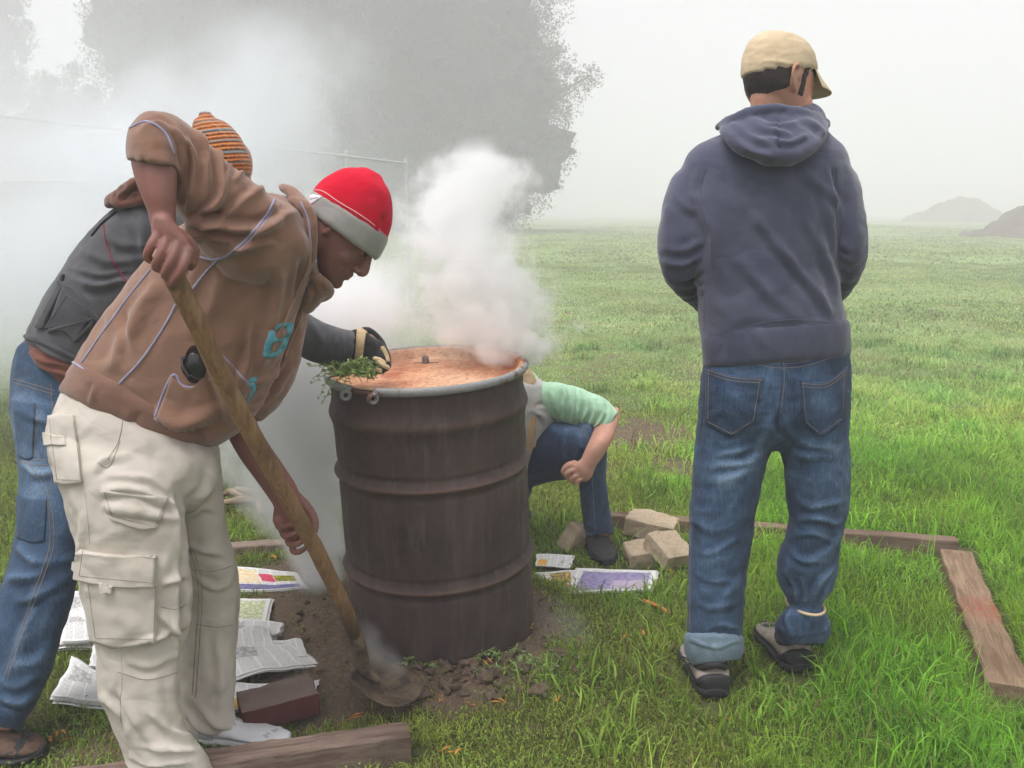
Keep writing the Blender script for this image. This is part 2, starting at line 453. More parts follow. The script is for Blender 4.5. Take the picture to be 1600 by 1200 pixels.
def hgt(x, y):
    x = np.asarray(x, float); y = np.asarray(y, float)
    d = np.maximum(np.hypot(x, y - 2.0) - 4.0, 0)
    h = n2(x, y, 0.45, 3, 2.0) * 0.10 * np.clip(d / 8, 0, 1) + n2(x, y, 3.0, 2, 8.0) * 0.008
    h += n2(x, y, 0.06, 2, 4.0) * 0.35 * np.clip((d - 10) / 50, 0, 1)
    db = np.hypot(x - BX, y - BY)
    h += 0.03 * np.exp(-((db - 0.36) / 0.10) ** 2) * (0.7 + 0.6 * n2(x, y, 6.0, 2, 3.0)) + 0.02 * np.exp(-(db / 0.5) ** 4)
    return h
uu = np.linspace(-1, 1, 761); uu = np.sign(uu) * (0.45 * np.abs(uu) + 1.55 * np.abs(uu) ** 3)
yy = np.concatenate([np.linspace(-6, 0.8, 14), 0.8 + (np.geomspace(1.0, 900.0, 460) - 1.0)])
XX = (np.maximum(yy, 0)[:, None] + 3.0) * uu[None, :]; YY = np.repeat(yy[:, None], len(uu), 1)
gx, gy = XX.ravel(), YY.ravel()
gz = hgt(gx, gy); dm = dirt_mask(gx, gy)
gz += np.where(dm > 0.2, 1, 0) * (n2(gx, gy, 22, 3, 1.0) * 0.010 * dm) - 0.0
gz -= 0.004
nr, nc = XX.shape
idx = (np.arange(nr - 1)[:, None] * nc + np.arange(nc - 1)[None, :]).ravel()
GF = np.stack([idx, idx + 1, idx + nc + 1, idx + nc], 1)
m = M('soil_and_turf'); v = m.coord('Object'); dsk = m.attr('dirt', 'Fac')
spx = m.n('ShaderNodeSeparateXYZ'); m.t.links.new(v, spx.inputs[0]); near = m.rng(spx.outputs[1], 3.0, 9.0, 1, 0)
f1 = m.noise(v, 14, 6, 0.65); f2 = m.noise(v, 90, 4, 0.7); f3 = m.noise(v, 0.5, 4)
soil = m.mix(f1, (0.085, 0.055, 0.035), (0.20, 0.145, 0.10)); soil = m.mix(m.rng(f2, 0.45, 0.75), soil, (0.26, 0.20, 0.145))
turf = m.mix(f1, (0.12, 0.15, 0.045), (0.24, 0.285, 0.095)); turf = m.mix(m.rng(f3, 0.4, 0.62), turf, (0.28, 0.36, 0.15))
turf = m.mix(m.rng(f2, 0.55, 0.8, 0, 0.6), turf, (0.085, 0.07, 0.035))
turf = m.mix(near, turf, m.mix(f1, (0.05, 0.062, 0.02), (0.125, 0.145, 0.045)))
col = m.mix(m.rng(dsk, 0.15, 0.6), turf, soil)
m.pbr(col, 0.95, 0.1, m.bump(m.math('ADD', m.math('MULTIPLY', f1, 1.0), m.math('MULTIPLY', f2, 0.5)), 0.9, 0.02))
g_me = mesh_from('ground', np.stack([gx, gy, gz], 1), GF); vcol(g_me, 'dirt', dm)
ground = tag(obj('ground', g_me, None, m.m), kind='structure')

# ================================================================== grass
gm = M('grass_blades'); c = gm.attr('Col')
di = gm.n('ShaderNodeBsdfPrincipled', Base__Color=c, Roughness=0.6, Specular__IOR__Level=0.25)
tr = gm.n('ShaderNodeBsdfTranslucent', Color=c); mx = gm.n('ShaderNodeMixShader', Fac=0.35)
gm.t.links.new(di.outputs[0], mx.inputs[1]); gm.t.links.new(tr.outputs[0], mx.inputs[2]); gm.t.links.new(mx.outputs[0], gm.out.inputs[0])
GRASS = gm.m
def blades(x, y, L, W, col, lean=0.6, zoff=0.0):
    n = len(x); a = RNG.uniform(0, 2 * math.pi, n); bd = RNG.uniform(0, 2 * math.pi, n)
    le = lean * RNG.uniform(0.25, 1.3, n); z0 = hgt(x, y) - 0.004 + zoff
    base = np.stack([x, y, z0], 1); wv = np.stack([np.cos(a), np.sin(a), 0 * a], 1) * (W / 2)[:, None]
    h = np.stack([np.cos(bd), np.sin(bd), 0 * a], 1); up = np.array([0, 0, 1.0])
    s1 = np.sin(le * 0.5)[:, None]; c1 = np.cos(le * 0.5)[:, None]; s2 = np.sin(np.minimum(le * 1.7, 2.1))[:, None]; c2 = np.cos(np.minimum(le * 1.7, 2.1))[:, None]
    mid = base + (h * s1 + up * c1) * (L * 0.55)[:, None]; tip = mid + (h * s2 + up * c2) * (L * 0.5)[:, None]
    V = np.stack([base - wv, base + wv, mid + wv * 0.85, mid - wv * 0.85, tip], 1).reshape(-1, 3)
    i = np.arange(n) * 5
    T = np.concatenate([np.stack([i, i + 1, i + 2], 1), np.stack([i, i + 2, i + 3], 1), np.stack([i + 3, i + 2, i + 4], 1)])
    C = np.repeat(col, 5, 0); sh = np.tile([0.8, 0.8, 1, 1, 1.12], n)[:, None]
    return V, T, C * sh
def leaflets(x, y, S, col, zmax=0.03):
    """small broad weed leaves, two triangles each"""
    n = len(x); a = RNG.uniform(0, 2 * math.pi, n); ti = RNG.normal(0, 0.5, n); z0 = hgt(x, y) + RNG.uniform(0.0, zmax, n)
    d = np.stack([np.cos(a) * np.cos(ti), np.sin(a) * np.cos(ti), np.sin(ti)], 1) * S[:, None]
    s = np.stack([-np.sin(a), np.cos(a), RNG.normal(0, 0.4, n)], 1) * (S * 0.34)[:, None]
    b = np.stack([x, y, z0], 1); V = np.stack([b, b + d * 0.5 + s, b + d, b + d * 0.5 - s], 1).reshape(-1, 3)
    i = np.arange(n) * 4; T = np.concatenate([np.stack([i, i + 1, i + 2], 1), np.stack([i, i + 2, i + 3], 1)])
    return V, T, np.repeat(col, 4, 0)
def gcol(x, y, n):
    lush = sstep(0.2, 1.1, x - 0.12 * (y - 2.5) + 0.35 * n2(x, y, 0.9, 2, 7.0)) * (1 - sstep(6, 16, y))
    p = n2(x, y, 0.8, 3, 9.0); q = n2(x, y, 4.0, 2, 12.0)
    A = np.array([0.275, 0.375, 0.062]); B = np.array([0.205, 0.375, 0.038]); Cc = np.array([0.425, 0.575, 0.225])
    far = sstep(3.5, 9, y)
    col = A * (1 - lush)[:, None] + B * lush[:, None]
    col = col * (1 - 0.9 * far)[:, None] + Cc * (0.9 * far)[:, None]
    p3 = n2(x, y, 0.22, 2, 77.0); col = col * (1 + 0.34 * p + 0.20 * q + .30 * p3)[:, None]; col *= RNG.uniform(0.6, 1.35, n)[:, None]; col[:, 0] *= 1 + .18 * n2(x, y, 1.3, 2, 91.0)
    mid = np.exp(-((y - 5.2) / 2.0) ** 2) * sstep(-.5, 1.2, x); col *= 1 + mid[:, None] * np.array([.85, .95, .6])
    dry = RNG.random(n) < 0.05 + 0.08 * (1 - lush)
    col[dry] = np.array([0.30, 0.23, 0.10]) * RNG.uniform(0.6, 1.2, (dry.sum(), 1))
    return np.clip(col, 0.005, 0.7), lush
GP = []
BOARDS = [(G(1577, 1100), G(1492, 868), .085), (G(955, 822), G(1497, 862), .085), (G(330, 864), G(500, 852), .06), (G(60, 1282) + np.array([0, .047, 0]), G(650, 1200) + np.array([0, .047, 0]), .04)]
SPOTS = [(1018, 850, .13), (1052, 873, .09), (902, 856, .06), (436, 1110, .12), (1100, 1055, .14), (1108, 1108, .07), (1228, 1025, .13), (1246, 1066, .07), (935, 850, .07), (940, 905, .16), (990, 903, .12), (870, 900, .12), (865, 875, .08), (410, 900, .16), (390, 960, .12), (390, 1000, .16), (440, 1035, .12), (400, 1090, .10), (130, 950, .16), (130, 985, .14), (130, 1070, .13)]
def clear_of(x, y, f=1.0):
    k = np.ones(len(x), bool)
    for a, b, w_ in BOARDS:
        d = (b - a)[:2]; L = d @ d; t = np.clip(((x - a[0]) * d[0] + (y - a[1]) * d[1]) / L, 0, 1); k &= np.hypot(x - a[0] - t * d[0], y - a[1] - t * d[1]) > w_
    for px, py, r in SPOTS:
        g = G(px, py); k &= np.hypot(x - g[0], y - g[1]) > r * f
    return k
def band(y0, y1, dens, wmin, wmax, l0, l1, lean):
    A = 0.88 * (y1 * y1 - y0 * y0) + 0.6 * (y1 - y0); n = int(A * dens)
    y = np.sqrt(RNG.uniform(y0 ** 2, y1 ** 2, n)); x = RNG.uniform(-1, 1, n) * (0.88 * y + 0.3)
    k = n2(x, y, 1.6, 3, 21.0); k2 = n2(x, y, 6.0, 2, 31.0)
    dmk = dirt_mask(x, y); keep = RNG.random(n) > np.clip(dmk * 1.15, 0, 0.985); keep &= RNG.random(n) < np.clip(0.8 + 0.9 * k + .5 * k2, 0.25, 1)
    keep &= (np.hypot(x - BX, y - BY) > 0.30) & clear_of(x, y)
    x, y, k, dmk = x[keep], y[keep], k[keep], dmk[keep]; n = len(x)
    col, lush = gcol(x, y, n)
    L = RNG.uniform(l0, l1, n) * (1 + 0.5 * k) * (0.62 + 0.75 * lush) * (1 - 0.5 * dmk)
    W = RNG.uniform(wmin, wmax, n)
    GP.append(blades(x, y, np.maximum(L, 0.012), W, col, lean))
band(1.3, 2.9, 15000, 0.0018, 0.0042, 0.03, 0.085, 0.95)
band(2.9, 5.0, 11000, 0.0025, 0.005, 0.03, 0.08, 0.9)
band(5.0, 10, 3600, 0.004, 0.008, 0.025, 0.06, 1.15)
band(10, 24, 800, 0.010, 0.020, 0.03, 0.07, 1.15)
band(24, 75, 60, 0.04, 0.08, 0.05, 0.11, 1.1)
def carpet(y0, y1, dens, w0, w1, l0, l1):
    A = 0.88 * (y1 * y1 - y0 * y0) + 0.6 * (y1 - y0); n = int(A * dens)
    y = np.sqrt(RNG.uniform(y0 ** 2, y1 ** 2, n)); x = RNG.uniform(-1, 1, n) * (0.88 * y + 0.3)
    keep = (RNG.random(n) > np.clip(dirt_mask(x, y) * 1.1, 0, .98)) & (np.hypot(x - BX, y - BY) > .32) & clear_of(x, y, .6); x, y = x[keep], y[keep]
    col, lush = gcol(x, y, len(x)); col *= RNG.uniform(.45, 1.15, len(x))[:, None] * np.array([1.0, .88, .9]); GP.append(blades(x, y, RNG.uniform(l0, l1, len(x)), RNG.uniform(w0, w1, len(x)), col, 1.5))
carpet(1.3, 3.0, 17000, .0018, .0038, .014, .04); carpet(3.0, 6.0, 6000, .003, .006, .018, .045)
def weeds(y0, y1, dens, s0, s1, xr=None):
    A = 0.88 * (y1 * y1 - y0 * y0) + 0.6 * (y1 - y0); n = int(A * dens)
    y = np.sqrt(RNG.uniform(y0 ** 2, y1 ** 2, n)); x = RNG.uniform(-1, 1, n) * (0.88 * y + 0.3)
    dmk = dirt_mask(x, y); keep = (RNG.random(n) > np.clip(dmk * 1.1, 0, 0.97)) & (n2(x, y, 3.0, 3, 44.0) > -0.12) & (np.hypot(x - BX, y - BY) > 0.33) & clear_of(x, y)
    x, y = x[keep], y[keep]; n = len(x); col, lush = gcol(x, y, n); col *= np.array([0.7, 0.8, 0.8])
    GP.append(leaflets(x, y, RNG.uniform(s0, s1, n), col, 0.035))
weeds(1.3, 3.2, 5500, 0.004, 0.011); weeds(3.2, 7, 1500, 0.008, 0.016)
# long lush blades on the right and loose stems
n = 5200; y = RNG.uniform(1.5, 6.0, n); x = RNG.uniform(0.15, 1.0, n) * (0.8 * y + 0.3); k = (n2(x, y, 2.2, 2, 60.0) > 0.02) & clear_of(x, y); x, y = x[k], y[k]
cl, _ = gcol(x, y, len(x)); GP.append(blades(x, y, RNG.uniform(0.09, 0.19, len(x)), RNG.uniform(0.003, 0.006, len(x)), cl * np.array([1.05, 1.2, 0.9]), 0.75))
# thick tufts that stand above the rest
for i in range(230):
    y0 = RNG.uniform(2.0, 9.0); x0 = RNG.uniform(.1, 1.0) * (.75 * y0 + .3) if RNG.random() < .8 else RNG.uniform(-1, .3) * .7 * y0
    if dirt_mask([x0], [y0])[0] > .1: continue
    k_ = int(RNG.uniform(50, 120)); r_ = RNG.uniform(.03, .10); x = x0 + RNG.normal(0, r_, k_); y = y0 + RNG.normal(0, r_, k_); q_ = clear_of(x, y); x, y = x[q_], y[q_]
    if len(x) < 5: continue
    cl, _ = gcol(x, y, len(x)); GP.append(blades(x, y, RNG.uniform(.05, .13, len(x)), RNG.uniform(.0035, .0065, len(x)) * (1 + .12 * y0), cl * RNG.uniform(.75, 1.1) * np.array([.9, 1.0, .9]), .9))
GV, GT, GC, off = [], [], [], 0
for V, T, C in GP: GV.append(V); GT.append(T + off); GC.append(C); off += len(V)
me = mesh_from('grass', np.concatenate(GV), np.concatenate(GT)); vcol(me, 'Col', np.concatenate(GC))
tag(obj('grass', me, None, GRASS), kind='stuff'); del GV, GT, GC, GP

# fallen bits: orange leaves and clods of soil
leafm = plain('dead_leaf', (0.62, 0.27, 0.05), 0.7, 0.2, 0.4)
bits = []
for (px, py) in [(1165 / 1, 925), (92, 1155), (80, 1160), (105, 1160), (735, 1115), (870, 1105), (690, 1110), (780, 1110), (700, 1182), (715, 1190), (1050, 905), (830, 1000), (905, 1012), (430, 880), (455, 870), (1590, 990), (1580, 985), (400, 862), (560, 1130), (980, 1010), (1130, 1135), (1240, 1120), (760, 1060), (1000, 1000), (1400, 1130)]:
    for _ in range(2):
        g = G(px + RNG.uniform(-6, 6), py + RNG.uniform(-4, 4)); a = RNG.uniform(0, 6.28); L = RNG.uniform(0.008, 0.022); W = RNG.uniform(.002, .005)
        d = np.array([math.cos(a), math.sin(a), RNG.uniform(-.2, .3)]) * L; s_ = np.array([-math.sin(a), math.cos(a), RNG.uniform(-.4, .4)]) * W
        b = g + [0, 0, float(hgt([g[0]], [g[1]])[0]) + RNG.uniform(.012, .03)]
        q = np.array([b - d, b - s_ + [0, 0, .002], b + d, b + s_ + [0, 0, .003]]); q2 = q - [0, 0, .0012]
        bits.append((np.concatenate([q, q2]), [(0, 1, 2, 3), (7, 6, 5, 4), (0, 4, 5, 1), (1, 5, 6, 2), (2, 6, 7, 3), (3, 7, 4, 0)]))
V, F = join(bits); tag(obj('fallen_leaves', V, F, leafm), kind='stuff')
clodm = M('clod'); v = clodm.coord('Object'); f = clodm.noise(v, 35, 5, .65)
clodm.pbr(clodm.mix(f, (0.075, 0.05, 0.034), (0.22, 0.165, 0.12)), 0.95, 0.1, clodm.bump(clodm.noise(v, 160, 4), 0.8, 0.006))
cl = []
spots = [(RNG.normal(730, 80), RNG.normal(1062, 20), RNG.uniform(.003, .011)) for _ in range(110)] + [(RNG.uniform(845, 930), RNG.uniform(950, 1040), RNG.uniform(.002, .007)) for _ in range(45)] + \
        [(RNG.uniform(400, 560), RNG.uniform(900, 1080), RNG.uniform(.003, .009)) for _ in range(50)] + [(700, 1088, .024), (760, 1072, .026), (815, 1062, .022), (870, 1036, .018), (650, 1096, .022), (900, 1018, .014), (735, 1058, .025), (845, 1085, .026), (790, 1050, .022), (605, 1092, .02), (690, 1060, .026), (650, 1045, .024), (770, 1098, .022)]
for px, py, r in spots:
    g = G(px, py)
    if math.hypot(g[0] - BX, g[1] - BY) < 0.30: continue
    V, F = ball((0, 0, 0), r * RNG.uniform(.9, 1.6), r * RNG.uniform(.8, 1.3), r * RNG.uniform(.5, .9), 18, 12)
    V = V * (1 + 0.85 * fbm(V / r * 1.3 + RNG.uniform(0, 50), 3))[:, None]
    cl.append((V + [g[0], g[1], float(hgt([g[0]], [g[1]])[0]) + r * .15], F))
V, F = join(cl); tag(obj('dirt_clods', V, F, clodm.m), kind='stuff')

# ================================================================== far mounds of soil
mm = M('spoil_heap'); v = mm.coord('Object'); f = mm.noise(v, 1.2, 6, .65)
mm.pbr(mm.mix(f, (0.10, 0.075, 0.06), (0.19, 0.145, 0.12)), 0.95, 0.1, mm.bump(f, .8, .3))
def mound(px, Y, wpx, hpx, name, label, skew=0.0, seed=0.0):
    c = P(px, 600, Y); wv = wpx / FPX * Y; h = hpx / FPX * Y
    n_ = 90; X, Yg = np.meshgrid(np.linspace(-1, 1, n_), np.linspace(-1, 1, 60)); x = X.ravel(); y = Yg.ravel()
    r = np.hypot(x - skew * 0.3, y); nn = n2(x, y, 2.6, 4, seed)
    z = h * np.clip((1 - r ** 1.25) + 0.20 * nn, -.1, 2) * 1.0
    V = np.stack([c[0] + x * wv * 1.0, Y + y * wv * 0.7, z - 0.12], 1)
    i = (np.arange(59)[:, None] * n_ + np.arange(n_ - 1)[None]).ravel()
    o = tag(obj(name, V, np.stack([i, i + 1, i + n_ + 1, i + n_], 1), mm.m), kind='structure')
mound(1482, 118, 94, 38, 'dirt_mound', '', -.2, 1.0)
mound(1608, 52, 125, 55, 'dirt_mound', '', 0.1, 5.0)
mound(1512, 50, 22, 10, 'dirt_mound', '', 0, 9.0)

# ================================================================== trees
bark = plain('bark', (0.09, 0.07, 0.055), 0.95, .1, .3, 3, .6)
def leafmat(name, c):
    m = M(name); cc = m.mix(m.noise(m.coord('Object'), 0.5, 3), tuple(q * .75 for q in c), tuple(q * 1.25 for q in c)); cc = m.mix(m.attr('Col', 'Fac'), cc, (c[0] * 2.3, c[1] * 2.3, c[2] * 1.9))
    d = m.n('ShaderNodeBsdfDiffuse', Color=cc); t = m.n('ShaderNodeBsdfTranslucent', Color=cc); x = m.n('ShaderNodeMixShader', Fac=.25)
    m.t.links.new(d.outputs[0], x.inputs[1]); m.t.links.new(t.outputs[0], x.inputs[2]); m.t.links.new(x.outputs[0], m.out.inputs[0]); return m.m
LEAF = leafmat('tree_leaves', (0.060, 0.062, 0.030))
def tree(name, label, px, Y, lobes, nleaf, lsize, group=None, mat=LEAF, trunk_r=0.5, seed=1):
    """lobes: (px, py, radius px) blobs that make the crown outline at distance Y, spread in depth"""
    rg = np.random.default_rng(seed); s = Y / FPX; base = P(px, 600, Y); base[2] = -0.1
    root = empty(name, base, label, 'tree', group)
    L = []
    for (lx, ly, lr) in lobes:
        c = P(lx, ly, Y); L.append((c + [0, rg.uniform(-0.5, 0.5) * lr * s, 0], lr * s))
    # clumps on and in the lobes
    cl = []
    for c, r in L:
        k = int(30 + 130 * (r / 6.0) ** 2)
        d = rg.normal(size=(k, 3)); d /= np.linalg.norm(d, axis=1)[:, None]
        cl.append(np.column_stack([c + d * r * rg.uniform(0.55, 1.06, (k, 1)) * [1, 0.9, 1], rg.uniform(0.10, 0.34, k) * r ** 0.7 * 1.6]))
    cl = np.concatenate(cl); cl = cl[cl[:, 2] > 0.2]
    core = [ball(c_, r_ * .56, r_ * .52, r_ * .56, 26, 18) for c_, r_ in L if r_ > 48 * s]; pr = cl[:, 3] ** 2; ci = rg.choice(len(cl), nleaf, p=pr / pr.sum())
    d = rg.normal(size=(nleaf, 3)); d /= np.linalg.norm(d, axis=1)[:, None]
    pos = cl[ci, :3] + d * (cl[ci, 3] * rg.uniform(0.2, 1.15, nleaf) ** 0.6)[:, None]
    pos[:, 2] = np.maximum(pos[:, 2], 0.1)
    a = rg.normal(size=(nleaf, 3)); a /= np.linalg.norm(a, axis=1)[:, None]; b = np.cross(a, rg.normal(size=(nleaf, 3))); b /= np.linalg.norm(b, axis=1)[:, None]
    S = rg.uniform(.5, 1.4, nleaf)[:, None] * lsize
    V = np.stack([pos - a * S, pos + b * S * .45, pos + a * S, pos - b * S * .45], 1).reshape(-1, 3)
    i = np.arange(nleaf) * 4; T = np.stack([i, i + 1, i + 2, i + 3], 1)
    me = mesh_from('crown', V - 0.0, T, False); vcol(me, 'Col', np.repeat(np.clip(.35 + 1.1 * fbm(pos * .28 + seed, 3) + .25 * (rg.random(len(cl)) > .75)[ci], 0, 1), 4))
    obj('crown', me, None, mat, root)
    cv, cf = join([(c_[0], [f for f in c_[1]]) for c_ in core]); cv = cv + (cv - np.mean(cv, 0)) * 0; cv = cv + 1.5 * np.stack([fbm(cv * .8 + k_, 3) for k_ in (0., 9., 18.)], 1); cv[:, 2] = np.maximum(cv[:, 2], .3)
    obj('inner_crown', cv, cf, mat, root)
    tp = []
    top = max(L, key=lambda q: q[0][2])[0]; b0 = np.array(base)
    mid = b0 * .6 + np.array([base[0], Y, top[2]]) * .4
    tp.append(tube([b0, b0 * .7 + mid * .3, mid, top * .7 + mid * .3], [trunk_r * 1.3, trunk_r, trunk_r * .7, trunk_r * .2], 10, 4))
    for c, r in L:
        st = b0 + (mid - b0) * rg.uniform(.45, 1); e = c + rg.normal(size=3) * r * .2
        tp.append(tube([st, (st + e) / 2 + [0, 0, r * .15], e], [trunk_r * .4, trunk_r * .22, trunk_r * .06], 7, 4))
    V, F = join(tp); obj('trunk', V, F, bark, root); return root
tree('tree', 'largest round-crowned tree in the fog, foliage down to the grass beyond the plume', 740, 58,
     [(700, 60, 130), (790, 60, 75), (760, 150, 110), (820, 150, 75), (840, 235, 55), (800, 260, 70), (700, 240, 120), (780, 310, 52), (690, 320, 60), (620, 120, 120), (855, 175, 45), (905, 140, 20), (925, 118, 14), (740, -60, 150), (620, -60, 140), (820, 0, 45), (875, 95, 30), (720, 325, 50), (650, 335, 55), (765, 328, 42), (730, 290, 80), (800, 200, 90), (640, 260, 90)], 200000, 0.095, None, trunk_r=.7, seed=4)
tree('tree', 'broad tree standing over the fence, wrapped in drifting smoke', 420, 60,
     [(480, 60, 130), (560, 130, 110), (380, 50, 120), (280, 40, 100), (230, 90, 75), (190, 40, 50), (220, 150, 60), (330, 170, 110), (460, 200, 120), (560, 260, 90), (400, 280, 90), (420, -50, 130), (300, -50, 110), (180, 110, 28)], 170000, 0.095, None, trunk_r=.6, seed=5)
tree('tree', 'thin pale tree cut off by the picture edge, bare twigs at its top', -30, 72,
     [(-20, 60, 60), (0, 120, 50), (-40, 160, 80), (20, 190, 40), (-30, -10, 50), (25, 75, 22), (38, 40, 12)], 20000, 0.12, None, trunk_r=.35, seed=6)
tree('tree', 'low round tree with bare twigs beside the tall smoky tree', 100, 66,
     [(95, 160, 45), (60, 200, 50), (130, 190, 45), (100, 240, 60), (40, 250, 60), (140, 260, 50), (70, 125, 14), (120, 112, 12), (150, 150, 16)], 30000, 0.12, None, trunk_r=.3, seed=8)
# ================================================================== haze: the fog
hm = M('fog'); pv = hm.n('ShaderNodeVolumePrincipled'); pv.inputs['Color'].default_value = (0.955, 0.945, 1.0, 1); pv.inputs['Density'].default_value = 0.013; pv.inputs['Anisotropy'].default_value = 0.0
hm.t.links.new(pv.outputs[0], hm.out.inputs['Volume'])
V, F = box((0, 440, 13.5), (4200, 960, 30)); tag(obj('haze', V, F, hm.m, smooth=False), kind='stuff')
# ================================================================== the drum
def at(u, v, w_=0.0): return np.array([u, v, w_], float)
TOPC = P(667, 574, 2.655); BASEC = np.array([P(695, 985, 2.70)[0], 2.70, TOPC[2] - 0.880])
AX = TOPC - BASEC; HD = np.linalg.norm(AX); AX /= HD
AU = np.cross([0, 1, 0], AX); AU /= np.linalg.norm(AU); AV = np.cross(AX, AU)
def lathe(prof, n=128, closed=False):
    """prof rows (r, h) along the drum's own axis"""
    V = []; th = np.linspace(0, 2 * math.pi, n, endpoint=False)
    for r, h in prof:
        V.append(BASEC + AX * h + r * (np.cos(th)[:, None] * AU + np.sin(th)[:, None] * AV))
    V = np.array(V); F = []
    m_ = len(V)
    for i in range(m_ - (0 if closed else 1)):
        for j in range(n):
            k = (j + 1) % n; i2 = (i + 1) % m_
            F.append((i * n + j, i * n + k, i2 * n + k, i2 * n + j))
    return V.reshape(-1, 3), F
def hoop(h, w_=0.019, a=0.0115):
    return [(0.289 + a * math.exp(-((t) / (w_ * .55)) ** 2) - 0.004 * math.exp(-((abs(t) - w_ * 1.5) / (w_ * .5)) ** 2), h + t) for t in np.linspace(-w_ * 2.4, w_ * 2.4, 25)]
prof = [(0.0, 0.012), (0.27, 0.012), (0.277, 0.0), (0.289, 0.0), (0.289, 0.012), (0.286, 0.02), (0.288, 0.05)]
prof += [(0.289, 0.12), (0.289, 0.2)] + hoop(0.285) + [(0.289, 0.38), (0.289, 0.46)] + hoop(0.592) + [(0.289, 0.66), (0.289, 0.70)]
prof += [(0.290, 0.735), (0.294, 0.752), (0.299, 0.766), (0.300, 0.775), (0.298, 0.785), (0.292, 0.80), (0.288, 0.82), (0.288, 0.85), (0.290, 0.866), (0.296, 0.872), (0.296, 0.878), (0.285, 0.879), (0.284, 0.86), (0.283, 0.8)]
dm_ = M('scorched_drum'); v = dm_.coord('Object'); vs_ = dm_.coord('Object', (1, 1, 0.12))
f = dm_.noise(v, 6, 6, .65); f2 = dm_.noise(v, 45, 5, .7); st = dm_.noise(vs_, 40, 4, .6); f3 = dm_.noise(v, 2.2, 4)
col = dm_.mix(dm_.rng(f, .35, .65), (0.046, 0.031, 0.029), (0.085, 0.056, 0.050)); col = dm_.mix(dm_.rng(st, .5, .75, 0, .75), col, (0.125, 0.09, 0.08))
col = dm_.mix(dm_.rng(f2, .58, .8, 0, .7), col, (0.15, 0.065, 0.04)); col = dm_.mix(dm_.rng(f3, .5, .72, 0, .7), col, (0.125, 0.066, 0.052))
geo = dm_.n('ShaderNodeNewGeometry'); pt = dm_.rng(geo.outputs['Pointiness'], 0.505, 0.56, 0, .7)
col = dm_.mix(pt, col, (0.19, 0.10, 0.065))
dm_.pbr(col, dm_.rng(f2, .3, .7, .55, .85), .35, dm_.bump(dm_.math('ADD', f2, dm_.math('MULTIPLY', f, .8)), .35, .003))
drum = empty('steel_drum', BASEC, 'dark scorched steel drum with ridged sides standing smoking on the dug soil', 'barrel')
V, F = lathe(prof, 160)
# dents
q = V - BASEC; ang = np.arctan2(q @ AV, q @ AU); hh = q @ AX
dd = 0.0022 * pnoise(np.stack([np.cos(ang) * 2.2, np.sin(ang) * 2.2, hh * 4], 1)); rad = q - np.outer(hh, AX); rl = np.linalg.norm(rad, axis=1)
V = V + rad / (rl[:, None] + 1e-9) * (dd * (rl > .28))[:, None]
obj('drum_body', V, F, dm_.m, drum)
lm = M('rusty_lid'); v = lm.coord('Object'); f = lm.noise(v, 11, 6, .75, .3); f2 = lm.noise(v, 70, 5, .75); f3 = lm.noise(v, 2.4, 3)
col = lm.mix(lm.rng(f, .38, .62), (0.42, 0.135, 0.065), (0.66, 0.36, 0.20)); col = lm.mix(lm.rng(f3, .42, .6, 0, .75), col, (0.78, 0.56, 0.38)); col = lm.mix(lm.rng(f2, .50, .66, 0, .85), col, (0.27, 0.085, 0.045))
lm.pbr(col, .75, .3, lm.bump(f2, .4, .002))
lid = obj('lid', *lathe([(0, 0.858), (0.10, 0.859), (0.19, 0.857), (0.2, 0.860), (0.215, 0.860), (0.225, 0.856), (0.262, 0.856), (0.270, 0.860), (0.276, 0.878), (0.282, 0.886), (0.292, 0.887), (0.292, 0.882), (0.280, 0.880), (0.27, 0.85), (0.0, 0.852)], 128), lm.m, drum)
bungm = plain('dull_steel', (0.22, 0.19, 0.17), .6, .4, .3, 60, .3, .6)
c0 = BASEC + AX * 0.860; k = hit(bvh_of(*lathe([(0, .860), (.28, .860)])), 665, 566)[0]
obj('bolt', *join([tube([k, k + AX * .012], [.013, .012], 6, 1), tube([k + AX * .010, k + AX * .015], [.008, .007], 10, 1), tube([k - AU * .035, k + AU * .04 - AV * .01], [.0015, .0015], 6, 1)]), bungm, lid)
# clamp ring, open between its two lugs
rm = M('ring_paint'); v = rm.coord('Object'); f = rm.noise(v, 22, 5, .7); f2 = rm.noise(v, 7, 4, .6)
ch = rm.rng(rm.math('ADD', rm.math('MULTIPLY', f, .6), rm.math('MULTIPLY', f2, .55)), .625, .66, 0, 1)
col = rm.mix(ch, rm.mix(rm.noise(v, 90, 3), (0.20, 0.20, 0.20), (0.37, 0.37, 0.365)), (0.16, 0.07, 0.04)); rm.pbr(col, .5, .45, rm.bump(rm.math('SUBTRACT', 1.0, ch), .3, .001))
def dang(px):
    s_ = (px - 667) / 158.0; return -math.pi / 2 + math.asin(max(-1, min(1, s_)))
a0, a1 = dang(565), dang(604)
def ringpt(a, r, h): return BASEC + AX * h + r * (math.cos(a) * AU + math.sin(a) * AV)
n_ = 220; RR = []
for i in range(n_ + 1):
    a = a1 + (2 * math.pi - (a1 - a0)) * i / n_; row = []
    for t in np.linspace(0, 2 * math.pi, 12, endpoint=False):
        row.append(ringpt(a, 0.2965 + 0.0095 * math.cos(t), 0.8795 + 0.0125 * math.sin(t)))
    RR.append(row)
ring = obj('clamp_ring', *rings(np.array(RR)), rm.m, drum)
